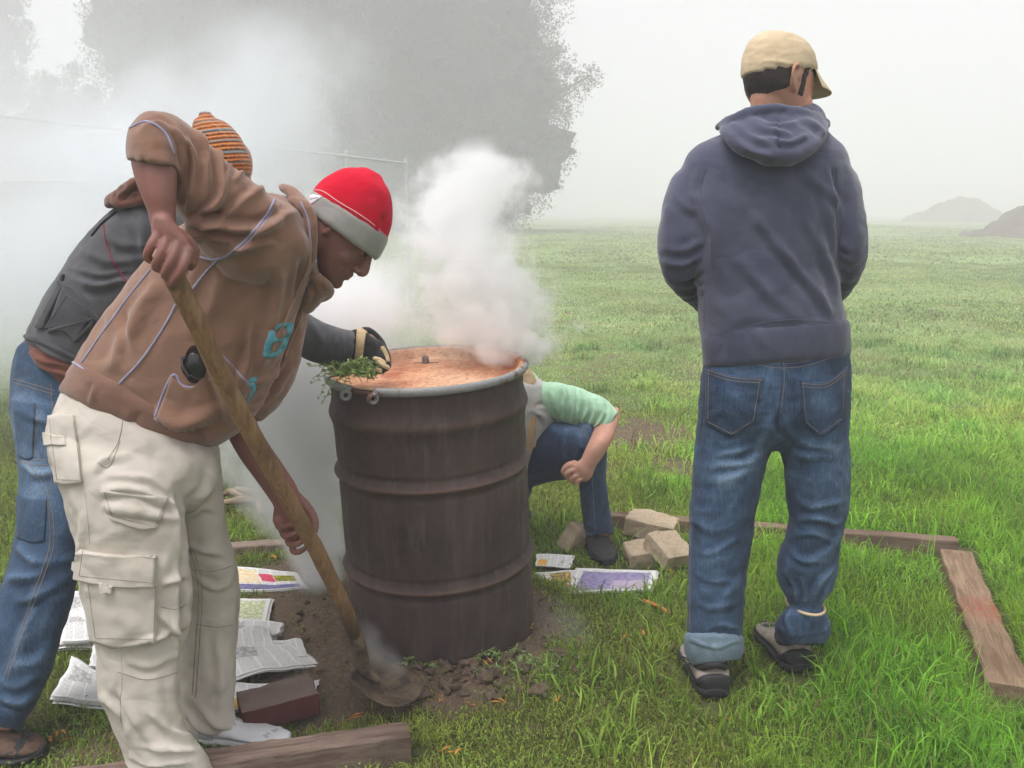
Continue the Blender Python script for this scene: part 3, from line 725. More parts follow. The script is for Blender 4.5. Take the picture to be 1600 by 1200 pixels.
def lug(a):
    c = ringpt(a, 0.312, 0.8655); tn = -math.sin(a) * AU + math.cos(a) * AV; rd = math.cos(a) * AU + math.sin(a) * AV
    V = []; F = []; N_ = 22; K = 10
    ax = tn * 0.85 + rd * 0.5; ax /= np.linalg.norm(ax); e1 = AX; e2 = np.cross(ax, e1); e2 /= np.linalg.norm(e2)
    for i in range(N_):
        t = 2 * math.pi * i / N_
        for j in range(K):
            s_ = 2 * math.pi * j / K; r = 0.0115 + 0.0052 * math.cos(s_)
            V.append(c + r * (math.cos(t) * e1 + math.sin(t) * e2) + ax * 0.0075 * math.sin(s_) * 1.2)
            F.append((i * K + j, i * K + (j + 1) % K, ((i + 1) % N_) * K + (j + 1) % K, ((i + 1) % N_) * K + j))
    return np.array(V), F
obj('lug', *lug(a0 - .01), rm.m, ring); obj('lug', *lug(a1 + .01), rm.m, ring)

# ================================================================== weeds held on the rim
wm = M('weed_green'); cc = wm.attr('Col')
a_ = wm.n('ShaderNodeBsdfPrincipled', Base__Color=cc, Roughness=.55); b_ = wm.n('ShaderNodeBsdfTranslucent', Color=cc); x_ = wm.n('ShaderNodeMixShader', Fac=.3)
wm.t.links.new(a_.outputs[0], x_.inputs[1]); wm.t.links.new(b_.outputs[0], x_.inputs[2]); wm.t.links.new(x_.outputs[0], wm.out.inputs[0]); WEED = wm.m
def sprig(p0, p1, nl, ls, rg, sag=0.02, col=(.27, .37, .12)):
    p0, p1 = np.array(p0), np.array(p1); mid = (p0 + p1) / 2 + [0, 0, sag]; T = []; C = []
    V, F = tube([p0, mid, p1], [.0014, .0011, .0006], 5, 4); T.append((V, F)); C += [np.array(col) * .9] * len(V)
    A = crom([p0, mid, p1], 8)
    for i in range(nl):
        b = A[int(rg.uniform(0.15, .99) * (len(A) - 1))]; d = rg.normal(size=3); d[2] = d[2] * .5 + .1; d /= np.linalg.norm(d); s_ = np.cross(d, rg.normal(size=3)); s_ /= np.linalg.norm(s_); L = ls * rg.uniform(.5, 1.3)
        q = np.array([b, b + d * L * .5 + s_ * L * .17, b + d * L, b + d * L * .5 - s_ * L * .17, b + d * L * .5 + [0, 0, .0012]])
        T.append((q, [(0, 1, 4), (1, 2, 4), (2, 3, 4), (3, 0, 4), (0, 3, 2, 1)])); C += [np.array(col) * rg.uniform(.6, 1.5) * [1, 1, rg.uniform(.6, 1.3)]] * 5
    return T, C
def weed(name, prs, label, cat, nl=22, ls=.014, seed=3, group=None):
    rg = np.random.default_rng(seed); T, C = [], []
    for p0, p1, sg in prs:
        t, c = sprig(p0, p1, nl, ls, rg, sg); T += t; C += c
    V, F = join(T); me = mesh_from(name, V, F, False); vcol(me, 'Col', np.array(C)); return tag(obj(name, me, None, WEED), label, cat, group)
rg = np.random.default_rng(9); prs = []
for i in range(34):
    a = P(rg.uniform(525, 590), rg.uniform(572, 590), 2.44 + rg.uniform(-.03, .05)); b = P(rg.uniform(492, 585), rg.uniform(568, 600), 2.42 + rg.uniform(-.03, .05)); prs.append((a, b, rg.uniform(0, .02)))
for e in [(484, 573), (490, 590), (486, 600), (497, 625), (503, 632), (545, 612), (548, 600), (575, 592), (590, 590), (532, 603)]:
    prs.append((P(530 + rg.uniform(-8, 12), 585, 2.42), P(e[0], e[1], 2.37), .015))
weed('weed_bunch', prs[:] + [(a_ + np.array([.02, -.01, .004]), b_ + np.array([.01, -.01, .006]), s_) for a_, b_, s_ in prs[:20]], 'bunch of pulled green weeds on the left of the drum lid under the glove', 'plants', 16, .017, 4)
# uprooted weeds in the loose soil before the drum
for i, (x0, x1, y0, n_) in enumerate([(735, 800, 1040, 16), (640, 700, 1042, 12), (790, 850, 1050, 10)]):
    prs = []
    for j in range(n_):
        g = G(rg.uniform(x0, x1), y0 + rg.uniform(-12, 18)); a = rg.uniform(0, 6.28); L = rg.uniform(.05, .11)
        prs.append((g + [0, 0, .035], g + [math.cos(a) * L, -abs(math.sin(a)) * L * .6, rg.uniform(.02, .05)], .02))
    weed('uprooted_weed', prs, ['largest clump of uprooted weeds lying in the soil at the foot of the drum', 'sparse uprooted weeds near the shovel blade at the drum foot', 'uprooted weeds beside the smoke wisp right of the drum foot'][i], 'plants', 26, .017, 20 + i)

# ================================================================== timber
def woodmat(name, c1, c2, axis, red=None):
    m = M(name); sc_ = [9, 9, 9]; sc_[axis] = 0.9; v = m.coord('Object', tuple(sc_)); v0 = m.coord('Object')
    f = m.noise(v, 7, 7, .7, .8); g_ = m.noise(v0, 4, 3); kn = m.n('ShaderNodeTexVoronoi'); m.t.links.new(m.coord('Object', tuple([5 if i != axis else 2.6 for i in range(3)])), kn.inputs[0]); kn.inputs['Scale'].default_value = 1.0
    col = m.mix(m.rng(f, .32, .66), c1, c2); col = m.mix(m.rng(g_, .4, .7, 0, .5), col, tuple(q * .7 for q in c1)); col = m.mix(m.rng(kn.outputs[0], .05, .16, .75, 0), col, (0.05, 0.028, 0.018))
    if red is not None:
        d = m.n('ShaderNodeVectorMath', _operation='DISTANCE'); m.t.links.new(v0, d.inputs[0]); d.inputs[1].default_value = tuple(red)
        k = m.math('MULTIPLY', m.rng(d.outputs['Value'], .03, .13, 1, 0), m.rng(m.noise(v0, 30, 4), .35, .6, .2, 1)); col = m.mix(m.math('MULTIPLY', k, .42), col, (0.42, 0.045, 0.025))
    m.pbr(col, .85, .15, m.bump(f, .6, .004)); return m.m
def timber(name, A, B, wd, th, label, c1, c2, side=1, red=None, drop=0.0, group='timber pieces framing the plot', cat='board'):
    """top edge centre line A-B on the ground (metres), width wd, height th"""
    A = np.array(A, float); B = np.array(B, float); d = B - A; L = np.linalg.norm(d[:2]); ang = math.atan2(d[1], d[0])
    nx = 40; ny = 4; V = []; rows = []
    prof_ = [(-wd / 2, 0.0), (-wd / 2, th - .004), (-wd / 2 + .004, th), (wd / 2 - .004, th), (wd / 2, th - .004), (wd / 2, 0.0)]
    Rg = []
    for i in range(nx + 1):
        x = -L / 2 + L * i / nx; wob = .0025 * math.sin(i * .9 + L * 7) + RNG.uniform(-.0012, .0012)
        Rg.append([(x, y + wob + RNG.uniform(-.0008, .0008), z + (RNG.uniform(-.001, .001) if z > 0 else 0)) for y, z in prof_])
    V, F = rings(np.array(Rg))
    me = mesh_from(name, V, F, False); o = bpy.data.objects.new(name, me); COL.objects.link(o)
    o.location = ((A + B) / 2) + np.array([0, 0, -drop]); o.rotation_euler = (0, math.atan2(-(B[2] - A[2]), L), ang)
    me.materials.append(woodmat(name, c1, c2, 0, red)); return tag(o, label, cat, group)
WC1, WC2 = (0.10, 0.062, 0.042), (0.26, 0.18, 0.13)
a = G(650, 1200); b = G(60, 1282); a[2] = b[2] = 0; sh_ = np.array([0.0, 0.035, 0])
timber('timber_beam', b + sh_, a + sh_ + [-.022, 0.012, 0], .068, .082, 'thick square brown beam by the feet of the worker in cargo trousers', (0.11, 0.072, 0.055), (0.30, 0.22, 0.175), cat='beam', drop=.004)
a = P(1577, 1090, G(1577, 1105)[1]); a = G(1577, 1088); b = G(1492, 872); a[2] = b[2] = 0
timber('wooden_board', b, a, .115, .04, 'wide knotty board with a red paint stain, end nearest the camera cut square', (0.14, 0.085, 0.05), (0.36, 0.25, 0.17), red=(0.02, .03, .04), drop=.006)
a = G(955, 822); b = G(1497, 864); a[2] = b[2] = 0
timber('wooden_board', a + [0, .02, 0], b + [0, .02, 0], .06, .06, 'long thin board on edge running behind the standing man and the stone blocks', (0.12, 0.075, 0.055), (0.28, 0.195, 0.145), drop=.008)
a = G(330, 864); b = G(500, 852); a[2] = b[2] = 0
timber('wooden_board', a, b, .07, .035, 'greyish board lying in the grass left of the drum behind the lower gripping hand', (0.16, 0.115, 0.09), (0.32, 0.25, 0.20), drop=.006)

# ================================================================== blocks
def block(name, pts_px, z, size, rz, label, cat, mat, tilt=(0, 0), rough=.004, group=None, chip=0.0):
    g = G(*pts_px); V, F = box((0, 0, 0), size); me = bpy.data.meshes.new(name)
    V, F = remesh([(V, F)], min(size) / 12, 2, .5)
    N = vnormals(V, F); V = V + N * (fbm(V * 28 + g[0] * 9, 4) * rough)[:, None] + N * (fbm(V * 9 + g[0] * 5, 2) * (rough * 1.4 + chip))[:, None]
    Rm = (Matrix.Rotation(rz, 3, 'Z') @ Matrix.Rotation(tilt[0], 3, 'X') @ Matrix.Rotation(tilt[1], 3, 'Y')); V = V @ np.array(Rm).T
    o = obj(name, V, F, mat); o.location = (g[0], g[1], z); return tag(o, label, cat, group)
sm_ = M('pale_block'); v = sm_.coord('Object'); f = sm_.noise(v, 18, 5, .7); f2 = sm_.noise(v, 160, 3, .7); f3 = sm_.noise(v, 6, 3)
col = sm_.mix(f, (0.36, 0.275, 0.185), (0.58, 0.47, 0.34)); col = sm_.mix(sm_.rng(f2, .52, .68, 0, .75), col, (.17, .14, .11)); col = sm_.mix(sm_.rng(f3, .55, .7, 0, .5), col, (.20, .19, .11))
sm_.pbr(col, .95, .1, sm_.bump(sm_.math('ADD', f2, f), .7, .004)); SB = sm_.m
GB = 'pale stone blocks behind the standing man'
block('stone_block', (1018, 838), .045, (.20, .15, .075), -.35, 'flattest pale stone block, furthest back in the heap of three', 'block', SB, (0, .12), group=GB)
block('stone_block', (1008, 878), .035, (.15, .12, .065), .15, 'pale stone block low in front, half under its neighbour', 'block', SB, (.1, -.1), group=GB)
block('stone_block', (1046, 884), .066, (.15, .14, .06), .55, 'tilted square speckled stone block touching the standing man\'s jeans', 'block', SB, (.42, .12), group=GB)
block('stone_block', (902, 856), .035, (.10, .07, .11), .5, 'small broken stone chunk beside the crouching person\'s shoe', 'block', SB, (.2, .45), chip=.006, group=GB)
bm_ = M('burnt_brick'); v = bm_.coord('Object'); nz = bm_.n('ShaderNodeSeparateXYZ'); gn = bm_.n('ShaderNodeNewGeometry'); bm_.t.links.new(gn.outputs['Normal'], nz.inputs[0])
f = bm_.noise(v, 14, 5, .7); f2 = bm_.noise(v, 120, 3)
red = bm_.mix(f, (0.062, 0.018, 0.017), (0.115, 0.038, 0.032)); dust = bm_.mix(f, (0.17, 0.095, 0.07), (0.23, 0.20, 0.185))
mp = bm_.rng(bm_.math('ADD', nz.outputs[2], bm_.math('MULTIPLY', bm_.math('SUBTRACT', f2, .5), .5)), .6, .8)
bm_.pbr(bm_.mix(mp, red, dust), .9, .15, bm_.bump(f2, .6, .003))
block('red_brick', (436, 1124), .048, (.20, .115, .062), .42, 'dark red brick with dusty top beside the white sneaker', 'brick', bm_.m, (0.0, -.05), .0025)

# ================================================================== newspapers
def papermat(i, base=(.78, .77, .755)):
    m = M('newsprint'); uv = m.n('ShaderNodeUVMap').outputs[0]; rs = random.Random(i * 13 + 5)
    def mp(sx, sy, ox=0, oy=0):
        q = m.n('ShaderNodeMapping'); m.t.links.new(uv, q.inputs[0]); q.inputs['Scale'].default_value = (sx, sy, 1); q.inputs['Location'].default_value = (ox, oy, 0); return q.outputs[0]
    sep = m.n('ShaderNodeSeparateXYZ'); m.t.links.new(uv, sep.inputs[0]); U, Vv = sep.outputs[0], sep.outputs[1]
    line = m.math('GREATER_THAN', m.math('SINE', m.math('MULTIPLY', Vv, 260.0)), 0.1)
    words_ = m.math('GREATER_THAN', m.noise(mp(90, 42, rs.random() * 9), 1.0, 2), .46)
    cw = 5.0; fr = m.math('FRACT', m.math('MULTIPLY', U, cw)); inc = m.math('MULTIPLY', m.math('GREATER_THAN', fr, .08), m.math('LESS_THAN', fr, .93))
    text = m.math('MULTIPLY', m.math('MULTIPLY', line, words_), inc)
    marg = m.math('MULTIPLY', m.math('MULTIPLY', m.math('GREATER_THAN', U, .05), m.math('LESS_THAN', U, .95)), m.math('MULTIPLY', m.math('GREATER_THAN', Vv, .05), m.math('LESS_THAN', Vv, .94)))
    col = m.mix(m.math('MULTIPLY', m.math('MULTIPLY', text, marg), .62), base, (.10, .10, .11))
    def blk(u0, v0, u1, v1, c1, c2, sc_=14):
        nonlocal col
        k = m.math('MULTIPLY', m.math('MULTIPLY', m.math('GREATER_THAN', U, u0), m.math('LESS_THAN', U, u1)), m.math('MULTIPLY', m.math('GREATER_THAN', Vv, v0), m.math('LESS_THAN', Vv, v1)))
        col = m.mix(k, col, m.mix(m.rng(m.noise(mp(sc_, sc_, rs.random() * 9, rs.random() * 9), 1.0, 3), .4, .6), c1, c2))
    pals = {0: [((.62, .12, .06), (.75, .55, .35)), ((.25, .35, .14), (.75, .7, .5))], 1: [((.35, .34, .34), (.55, .54, .53))], 2: [((.55, .03, .10), (.7, .1, .15)), ((.10, .11, .02), (.45, .42, .03)), ((.75, .5, .2), (.75, .72, .6)), ((.12, .11, .25), (.2, .19, .35))],
            3: [((.22, .20, .36), (.36, .30, .48)), ((.55, .42, .46), (.45, .38, .6))], 4: [((.65, .04, .05), (.75, .72, .7)), ((.1, .08, .12), (.7, .5, .08))], 5: [((.75, .35, .05), (.72, .5, .15))], 6: [((.33, .46, .2), (.72, .66, .5))]}
    lay = {0: [(.08, .02, .95, .28), (.1, .45, .4, .62)], 1: [(.1, .55, .45, .85)], 2: [(.42, .38, .62, .75), (.63, .42, .93, .72), (.06, .3, .4, .9), (.05, .04, .93, .25)], 3: [(.1, .08, .93, .86), (.5, .1, .9, .5)], 4: [(.1, .1, .9, .6), (.3, .3, .8, .9)], 5: [(.05, .05, .3, .4)], 6: [(.1, .1, .9, .9)]}
    for (u0, v0, u1, v1), (c1, c2) in zip(lay.get(i, []), pals.get(i, [])): blk(u0, v0, u1, v1, c1, c2)
    dirt = m.math('GREATER_THAN', m.noise(mp(16, 13, rs.random() * 30), 1.0, 4, .7), .665); col = m.mix(m.math('MULTIPLY', dirt, .8), col, (.06, .045, .03))
    m.pbr(col, .8, .2, m.bump(m.noise(uv, 9, 3), .3, .01)); return m.m
def paper(corners, label, mi, z=.02, amp=.012, sheets=3, curl=(), seed=0, group='newspapers on the ground', name='newspaper', cat='newspaper', fold_edge=True):
    """corners px: far-left, far-right, near-right, near-left, on the ground"""
    c = [G(*q, z=z) for q in corners]; n_ = 28; u, v = np.meshgrid(np.linspace(0, 1, n_), np.linspace(0, 1, n_)); u, v = u.ravel(), v.ravel()
    X = (c[3] * ((1 - u) * (1 - v))[:, None] + c[2] * (u * (1 - v))[:, None] + c[1] * (u * v)[:, None] + c[0] * ((1 - u) * v)[:, None])
    nz = n2(X[:, 0], X[:, 1], 4.5, 2, seed + 30); cr = 1 - 2 * np.abs(n2(X[:, 0], X[:, 1], 6.0, 2, seed + 60))
    Z = z * .6 + np.maximum(amp * (nz + .55) + .25 * amp * cr, -.004)
    for (cu, cv, r, h) in curl: Z += h * np.exp(-(((u - cu) ** 2 + (v - cv) ** 2) / r ** 2))
    edge_n = n2(u, v, 3.0, 2, seed + 3) * .005; X = X + np.stack([edge_n, edge_n * .5, 0 * u], 1)
    parts, uvs = [], []
    i0 = (np.arange(n_ - 1)[:, None] * n_ + np.arange(n_ - 1)[None]).ravel(); Fq = [tuple(q) for q in np.stack([i0, i0 + 1, i0 + n_ + 1, i0 + n_], 1)]
    for s_ in range(sheets):
        sh = np.array([RNG.uniform(-.008, .008), RNG.uniform(-.008, .008), 0]) * (s_ > 0); Vs = np.stack([X[:, 0], X[:, 1], Z - s_ * .0045], 1) + sh
        Vb = Vs - [0, 0, .0016]; VV = np.concatenate([Vs, Vb]); FF = list(Fq) + [tuple(q + n_ * n_ for q in f_[::-1]) for f_ in Fq]
        bd = list(range(n_)) + [n_ * k + n_ - 1 for k in range(1, n_)] + [n_ * (n_ - 1) + k for k in range(n_ - 2, -1, -1)] + [n_ * k for k in range(n_ - 2, 0, -1)]
        FF += [(bd[k], n_ * n_ + bd[k], n_ * n_ + bd[(k + 1) % len(bd)], bd[(k + 1) % len(bd)]) for k in range(len(bd))]
        parts.append((VV, FF)); uvs.append(np.tile(np.stack([u, v], 1) if s_ == 0 else np.stack([u * .02, v * .02], 1), (2, 1)))
    V, F = join(parts); me = mesh_from(name, V, F); UV = np.concatenate(uvs)
    ul = me.uv_layers.new(name='UVMap'); li = np.empty(len(me.loops), np.int32); me.loops.foreach_get('vertex_index', li); ul.data.foreach_set('uv', UV[li].ravel().astype(np.float32))
    return tag(obj(name, me, None, papermat(mi)), label, cat, group)
paper([(96, 925), (165, 915), (178, 975), (85, 985)], 'opened newspaper page, uppermost at the back between jeans and cargo trousers', 1, .035, .014, 4, seed=1)
paper([(90, 968), (200, 955), (205, 998), (84, 1003)], 'newspaper with red pictures along its lower edge, between jeans and cargo trousers', 0, .03, .01, 5, seed=2)
paper([(100, 948), (175, 940), (190, 992), (96, 1000)], 'creased white newspaper between two others, left of the cargo trousers', 1, .045, .014, 3, seed=21)
paper([(150, 1000), (210, 1005), (215, 1050), (140, 1040)], 'plain newspaper half hidden by the cargo trouser leg', 1, .02, .012, 3, seed=22)
paper([(112, 1030), (190, 1062), (200, 1100), (80, 1088)], 'grey thick folded newspaper with a dirty patch, nearest the jeans hem', 1, .03, .012, 5, ((.1, 1.0, .25, .02),), seed=3)
paper([(360, 885), (462, 893), (480, 914), (360, 922)], 'bright colour flyer with red, yellow and purple boxes behind the shovel handle', 2, .02, .008, 4, seed=4)
paper([(340, 933), (424, 934), (414, 968), (340, 965)], 'newspaper page with a green picture, right of the cargo trousers', 6, .025, .008, 2, seed=5)
paper([(330, 960), (443, 968), (436, 985), (335, 1010)], 'narrow pale newspaper wedge with dense print below the green picture page', 1, .03, .010, 5, seed=6)
paper([(350, 990), (420, 978), (428, 1004), (350, 1022)], 'small newspaper page with an orange headline', 5, .035, .012, 2, ((.6, .9, .3, .02),), seed=7)
paper([(420, 995), (470, 998), (482, 1022), (430, 1028)], 'small curled newspaper sheet at the edge of the bare soil', 1, .03, .008, 2, ((.9, .9, .3, .015),), seed=8)
paper([(340, 1015), (455, 1003), (502, 1030), (345, 1066)], 'large crumpled newspaper speckled with soil, torn point towards the shovel', 1, .03, .018, 4, ((.2, .8, .3, .015),), seed=9)
paper([(345, 1062), (448, 1068), (438, 1090), (345, 1112)], 'newspaper with an orange corner partly under the red brick', 5, .025, .008, 3, seed=10)
paper([(470, 1066), (500, 1062), (494, 1076), (468, 1080)], 'torn white paper scrap on bare soil near the brick', 1, .02, .012, 1, seed=11, cat='paper scrap', name='paper_scrap')
paper([(838, 865), (898, 868), (890, 884), (838, 884)], 'crumpled greasy paper with an orange stain right beside the drum', 5, .02, .012, 2, ((.3, .6, .3, .02),), seed=12)
paper([(836, 893), (905, 890), (900, 922), (856, 915)], 'red and yellow printed flyer partly under the purple page', 4, .015, .008, 2, seed=13)
paper([(900, 886), (1028, 890), (1018, 918), (884, 924)], 'purple printed page with white border, spotted with soil', 3, .022, .006, 3, seed=14)
# orange stick
o_ = plain('orange_peel', (.55, .22, .06), .8, .2, .4, 40)
tag(obj('wood_stick', *join([tpx([(1005, 938, G(1005, 945)[1], .006), (1022, 945, G(1022, 951)[1], .008), (1035, 952, G(1035, 958)[1], .008), (1048, 958, G(1048, 964)[1], .005)], 9)]), o_), 'short orange-brown stick in the grass left of the standing man', 'stick')
# things half lost in the smoke on the left
gm2 = plain('grey_lid', (.12, .125, .13), .6, .4, .2)
g = G(520, 755); tb = tube([g + [0, 0, .02], g + [0, 0, .16]], [.28, .31], 40, 1, False); r2 = tube([g + [0, 0, .15], g + [0, 0, .175]], [.325, .325], 40, 1, False)
root = empty('metal_tub', g, 'low dark tub half lost in the smoke left of the drum', 'tub')
obj('tub_wall', *tb, gm2, root); r2 = tube([g + [.32 * math.cos(q), .32 * math.sin(q), .17] for q in np.linspace(0, 2 * math.pi, 40)], .012, 8, 1)
obj('rim', *r2, plain('pale_rim', (.24, .23, .20), .6), root)
g = G(385, 800); cl = []
for i in range(16):
    q = g + [RNG.uniform(-.22, .22), RNG.uniform(-.12, .25), RNG.uniform(.02, .1)]; a = RNG.uniform(0, 3.1); L = RNG.uniform(.06, .16); d = np.array([math.cos(a), math.sin(a), RNG.uniform(-.3, .5)]) * L
    cl.append(tube([q - d, q + [0, 0, .015], q + d], [.012, .02, .01], 7, 3))
V, F = join(cl); tag(obj('brushwood_heap', V, F, plain('pale_wood', (.34, .25, .17), .9, .1, .5, 9)), 'heap of pale split wood lying in the smoke behind the cargo trousers', 'firewood')

# ================================================================== fence
fm = plain('galvanised', (.52, .53, .54), .55, .4, .1)
FA = P(-40, 500, 6.2); FB = P(640, 500, 12.9); FA[2] = FB[2] = 0; fd = FB - FA; FL = np.linalg.norm(fd); fd /= FL
fence = empty('chain_link_fence', FA, 'grey chain link fence with thin posts fading into smoke under the trees', 'fence')
parts = [[FA + fd * (FL * t)] for t in (0, .25, .5, .76, 1)]
for p_ in parts: obj('post', *tube([p_[0] - [0, 0, .1], p_[0] + [0, 0, 2.05]], [.022, .022], 10, 1), fm, fence)
obj('rail', *tube([FA + [0, 0, 2.0], FB + [0, 0, 2.0]], [.014, .014], 8, 1), fm, fence); obj('rail', *tube([FA + [0, 0, 1.48], FB + [0, 0, 1.48]], [.008, .008], 8, 1), fm, fence)
V, F = [], []; dd = .085; r = .0018; nn = int((FL + 2) / dd); T = []
for sgn in (1, -1):
    for i in range(nn):
        s0 = i * dd - (2 if sgn == 1 else 0); s1 = s0 + sgn * 1.95
        t0, t1 = (s0, s1) if s0 <= s1 else (s0, s1)
        z0, z1 = 0.03, 1.98
        lo, hi = 0.0, FL
        def clip(sa, za, sb, zb):
            if sa == sb: return None
            q0 = (lo - sa) / (sb - sa); q1 = (hi - sa) / (sb - sa); a_, b_ = max(0, min(q0, q1)), min(1, max(q0, q1))
            return None if a_ >= b_ else (sa + (sb - sa) * a_, za + (zb - za) * a_, sa + (sb - sa) * b_, za + (zb - za) * b_)
        q = clip(t0, z0, t1, z1)
        if q: T.append(tube([FA + fd * q[0] + [0, 0, q[1]], FA + fd * q[2] + [0, 0, q[3]]], [r, r], 3, 1, False))
V, F = join(T); obj('wire_mesh', V, F, fm, fence)
pm_ = plain('white_paint', (.75, .74, .72), .5)
a = P(108, 210, 9.0); b = P(345, 202, 9.6)
tag(obj('white_pole', *tube([a, b], [.028, .028], 10, 1), pm_), 'long white horizontal pole above the fence behind the raised elbow', 'pole')
bx, by = P(40, 300, 11.5)[0], 11.5
sh = empty('shed', (bx, by, 0), 'pale low shed barely visible through the smoke on the far left', 'shed')
obj('wall', *box((bx - .8, by + 1.0, .85), (3.6, 1.6, 1.7)), plain('pale_wall', (.55, .50, .47), .9), sh, False)
obj('roof', *box((bx - .8, by + .95, 1.76), (3.9, 1.9, .10)), plain('pale_roof', (.62, .56, .52), .8), sh, False)
# ================================================================== people
def scl(secs, f, ft=None):
    """shrink cross-sections about their middles: the body inside the clothes"""
    ft = f if ft is None else ft; out = []
    for s in secs:
        cx, cy_ = (s[0] + s[2]) / 2, (s[1] + s[3]) / 2
        out.append((cx + (s[0] - cx) * f, cy_ + (s[1] - cy_) * f, cx + (s[2] - cx) * f, cy_ + (s[3] - cy_) * f, s[4], s[5] * ft))
    return out
def frame(face, up):
    y = np.array(face, float); y /= np.linalg.norm(y); z = np.array(up, float); z -= y * (z @ y); z /= np.linalg.norm(z); x = np.cross(y, z)
    return np.stack([x, y, z], 1)
HEADROWS = [(.119, -.012, .028, .034), (.107, -.012, .054, .068), (.08, -.010, .072, .090), (.045, -.006, .078, .098), (.01, -.003, .076, .096), (-.02, .004, .072, .088), (-.045, .018, .066, .074), (-.068, .032, .057, .060), (-.09, .044, .045, .048), (-.108, .052, .032, .038), (-.120, .055, .018, .022)]
def head_parts(c, face, up, s=1.0, ears=True):
    Rm = frame(face, up); T = lambda q: np.asarray(c) + s * (np.asarray(q, float) @ Rm.T); out = []
    A = crom(HEADROWS, 4); th = np.linspace(0, 2 * math.pi, 36, endpoint=False); Rg = []
    for z, y0, hx, hy in A: Rg.append(T(np.stack([hx * np.sign(np.cos(th)) * np.abs(np.cos(th)) ** .92, y0 + hy * np.sin(th), np.full(36, z)], 1)))
    out.append(rings(np.array(Rg)[::-1]))
    tb = lambda pts, r, **k: tube(T(pts), np.asarray(r) * s, 12, 4, **k)
    out.append(tb([(0, .088, .012), (0, .101, -.012), (0, .112, -.036), (0, .108, -.046)], [.008, .0095, .0125, .010]))
    for sx in (-1, 1):
        out.append(ball(T((sx * .0125, .099, -.045)), .0095 * s)); out.append(tb([(sx * .012, .089, .018), (sx * .032, .086, .023), (sx * .052, .070, .016)], [.007, .009, .006]))
        out.append(ball(T((sx * .036, .058, -.035)), .027 * s)); out.append(ball(T((sx * .031, .079, .002)), .0135 * s))
        if not ears: out.append(tb([(sx * .074, -.006, -.012), (sx * .076, -.010, -.028)], [.009, .006])); continue
        E = [(sx * .077, -.004, .012), (sx * .085, -.018, .030), (sx * .088, -.034, .024), (sx * .086, -.036, .002), (sx * .081, -.022, -.020), (sx * .078, -.010, -.030)]
        out.append(tb(E, [.0045, .005, .0055, .005, .0055, .006])); out.append(tb([(sx * .078, -.008, .006), (sx * .080, -.020, .008), (sx * .078, -.014, -.022)], [.007, .008, .006]))
    out.append(tb([(-.022, .084, -.0695), (-.008, .094, -.067), (.008, .094, -.067), (.022, .084, -.0695)], [.003, .0062, .0062, .003]))
    out.append(tb([(-.019, .084, -.079), (0, .094, -.080), (.019, .084, -.079)], [.003, .0072, .003]))
    out.append(ball(T((0, .083, -.107)), .017 * s)); return out, T
FS = .76
def fpx(rows, n=12): return tpx([(a, b, c, r * FS) for a, b, c, r in rows], n)
def skin(name, c, dark=False):
    m = M(name); v = m.coord('Object'); f = m.noise(v, 14, 4, .6); f2 = m.noise(v, 3.5, 3)
    col = m.mix(m.rng(f, .35, .65), tuple(q * .85 for q in c), tuple(q * 1.12 for q in c)); col = m.mix(m.rng(f2, .45, .65, 0, .35), col, (c[0] * 1.25, c[1] * .85, c[2] * .8))
    m.pbr(col, .5, .38, m.bump(m.math('ADD', m.noise(v, 350, 3), m.math('MULTIPLY', m.noise(v, 70, 4, .6), 1.2)), .35, .002), sss=0.12 if not dark else .05); return m.m
SK_DARK = skin('dark_skin', (0.24, 0.112, 0.088), True); SK_PALE = skin('pale_skin', (0.58, 0.31, 0.22)); SK_MID = skin('tan_skin', (0.50, 0.27, 0.175))
def sewn(b, lines, r, mat, parent, name='seam', off=0.0):
    o = None
    for l in lines:
        t = drape_tube(b, l, r, off)
        if t: o = obj(name, t[0], t[1], mat, parent)
    return o
def stitched(b, lines, mat, parent, r=.0009, gap=7, L=5, name='stitching'):
    T = []
    for l in lines:
        A = crom(l, 8) if len(l) > 2 else np.asarray(l, float); D = np.concatenate([[0], np.cumsum(np.linalg.norm(np.diff(A, axis=0), axis=1))])
        t = 0
        while t + L < D[-1]:
            q = [(np.interp(t + k, D, A[:, 0]), np.interp(t + k, D, A[:, 1])) for k in (0, L / 2, L)]; h = [hit(b, *p_) for p_ in q]
            if all(x is not None for x in h): T.append(tube([x[0] + x[1] * r * .4 for x in h], [r] * 3, 5, 1))
            t += gap
    if T: V, F = join(T); return obj(name, V, F, mat, parent)
def denim(name, dark, mid, light, wear=True):
    m = M(name); v = m.coord('Object'); slub = m.noise(m.coord('Object', (1, 1, .06)), 330, 3, .7); f = m.noise(v, 5, 4, .6); fine = m.noise(v, 700, 2)
    w_ = m.attr('wear', 'Fac'); t = m.math('ADD', w_, m.math('MULTIPLY', m.math('SUBTRACT', f, .5), .9)); t = m.math('ADD', t, m.math('MULTIPLY', m.math('SUBTRACT', slub, .5), .95))
    col = m.ramp(t, [(0.0, dark), (.45, mid), (1.0, light)]); col = m.mix(m.rng(fine, .35, .75, 0, .35), col, tuple(q * .5 for q in dark))
    b1 = m.bump(m.rng(m.math('ABSOLUTE', m.math('SUBTRACT', m.noise(m.coord('Object', (1, 1, 1.4)), 15, 3, .55, .7), .5)), 0, .14, 0, 1), .16, .006)
    m.pbr(col, .92, .10, m.bump(m.math('ADD', slub, fine), .45, .002, b1), sheen=.1); return m.m
def wear_attr(me, V, spots, edges=None):
    px, py = proj(V); W = np.full(len(V), .12)
    for (x, y, rx, ry, a) in spots: W = W + a * np.exp(-(((px - x) / rx) ** 2 + ((py - y) / ry) ** 2))
    if edges is not None: W = W + edges
    vcol(me, 'wear', np.clip(W, -.2, 1))
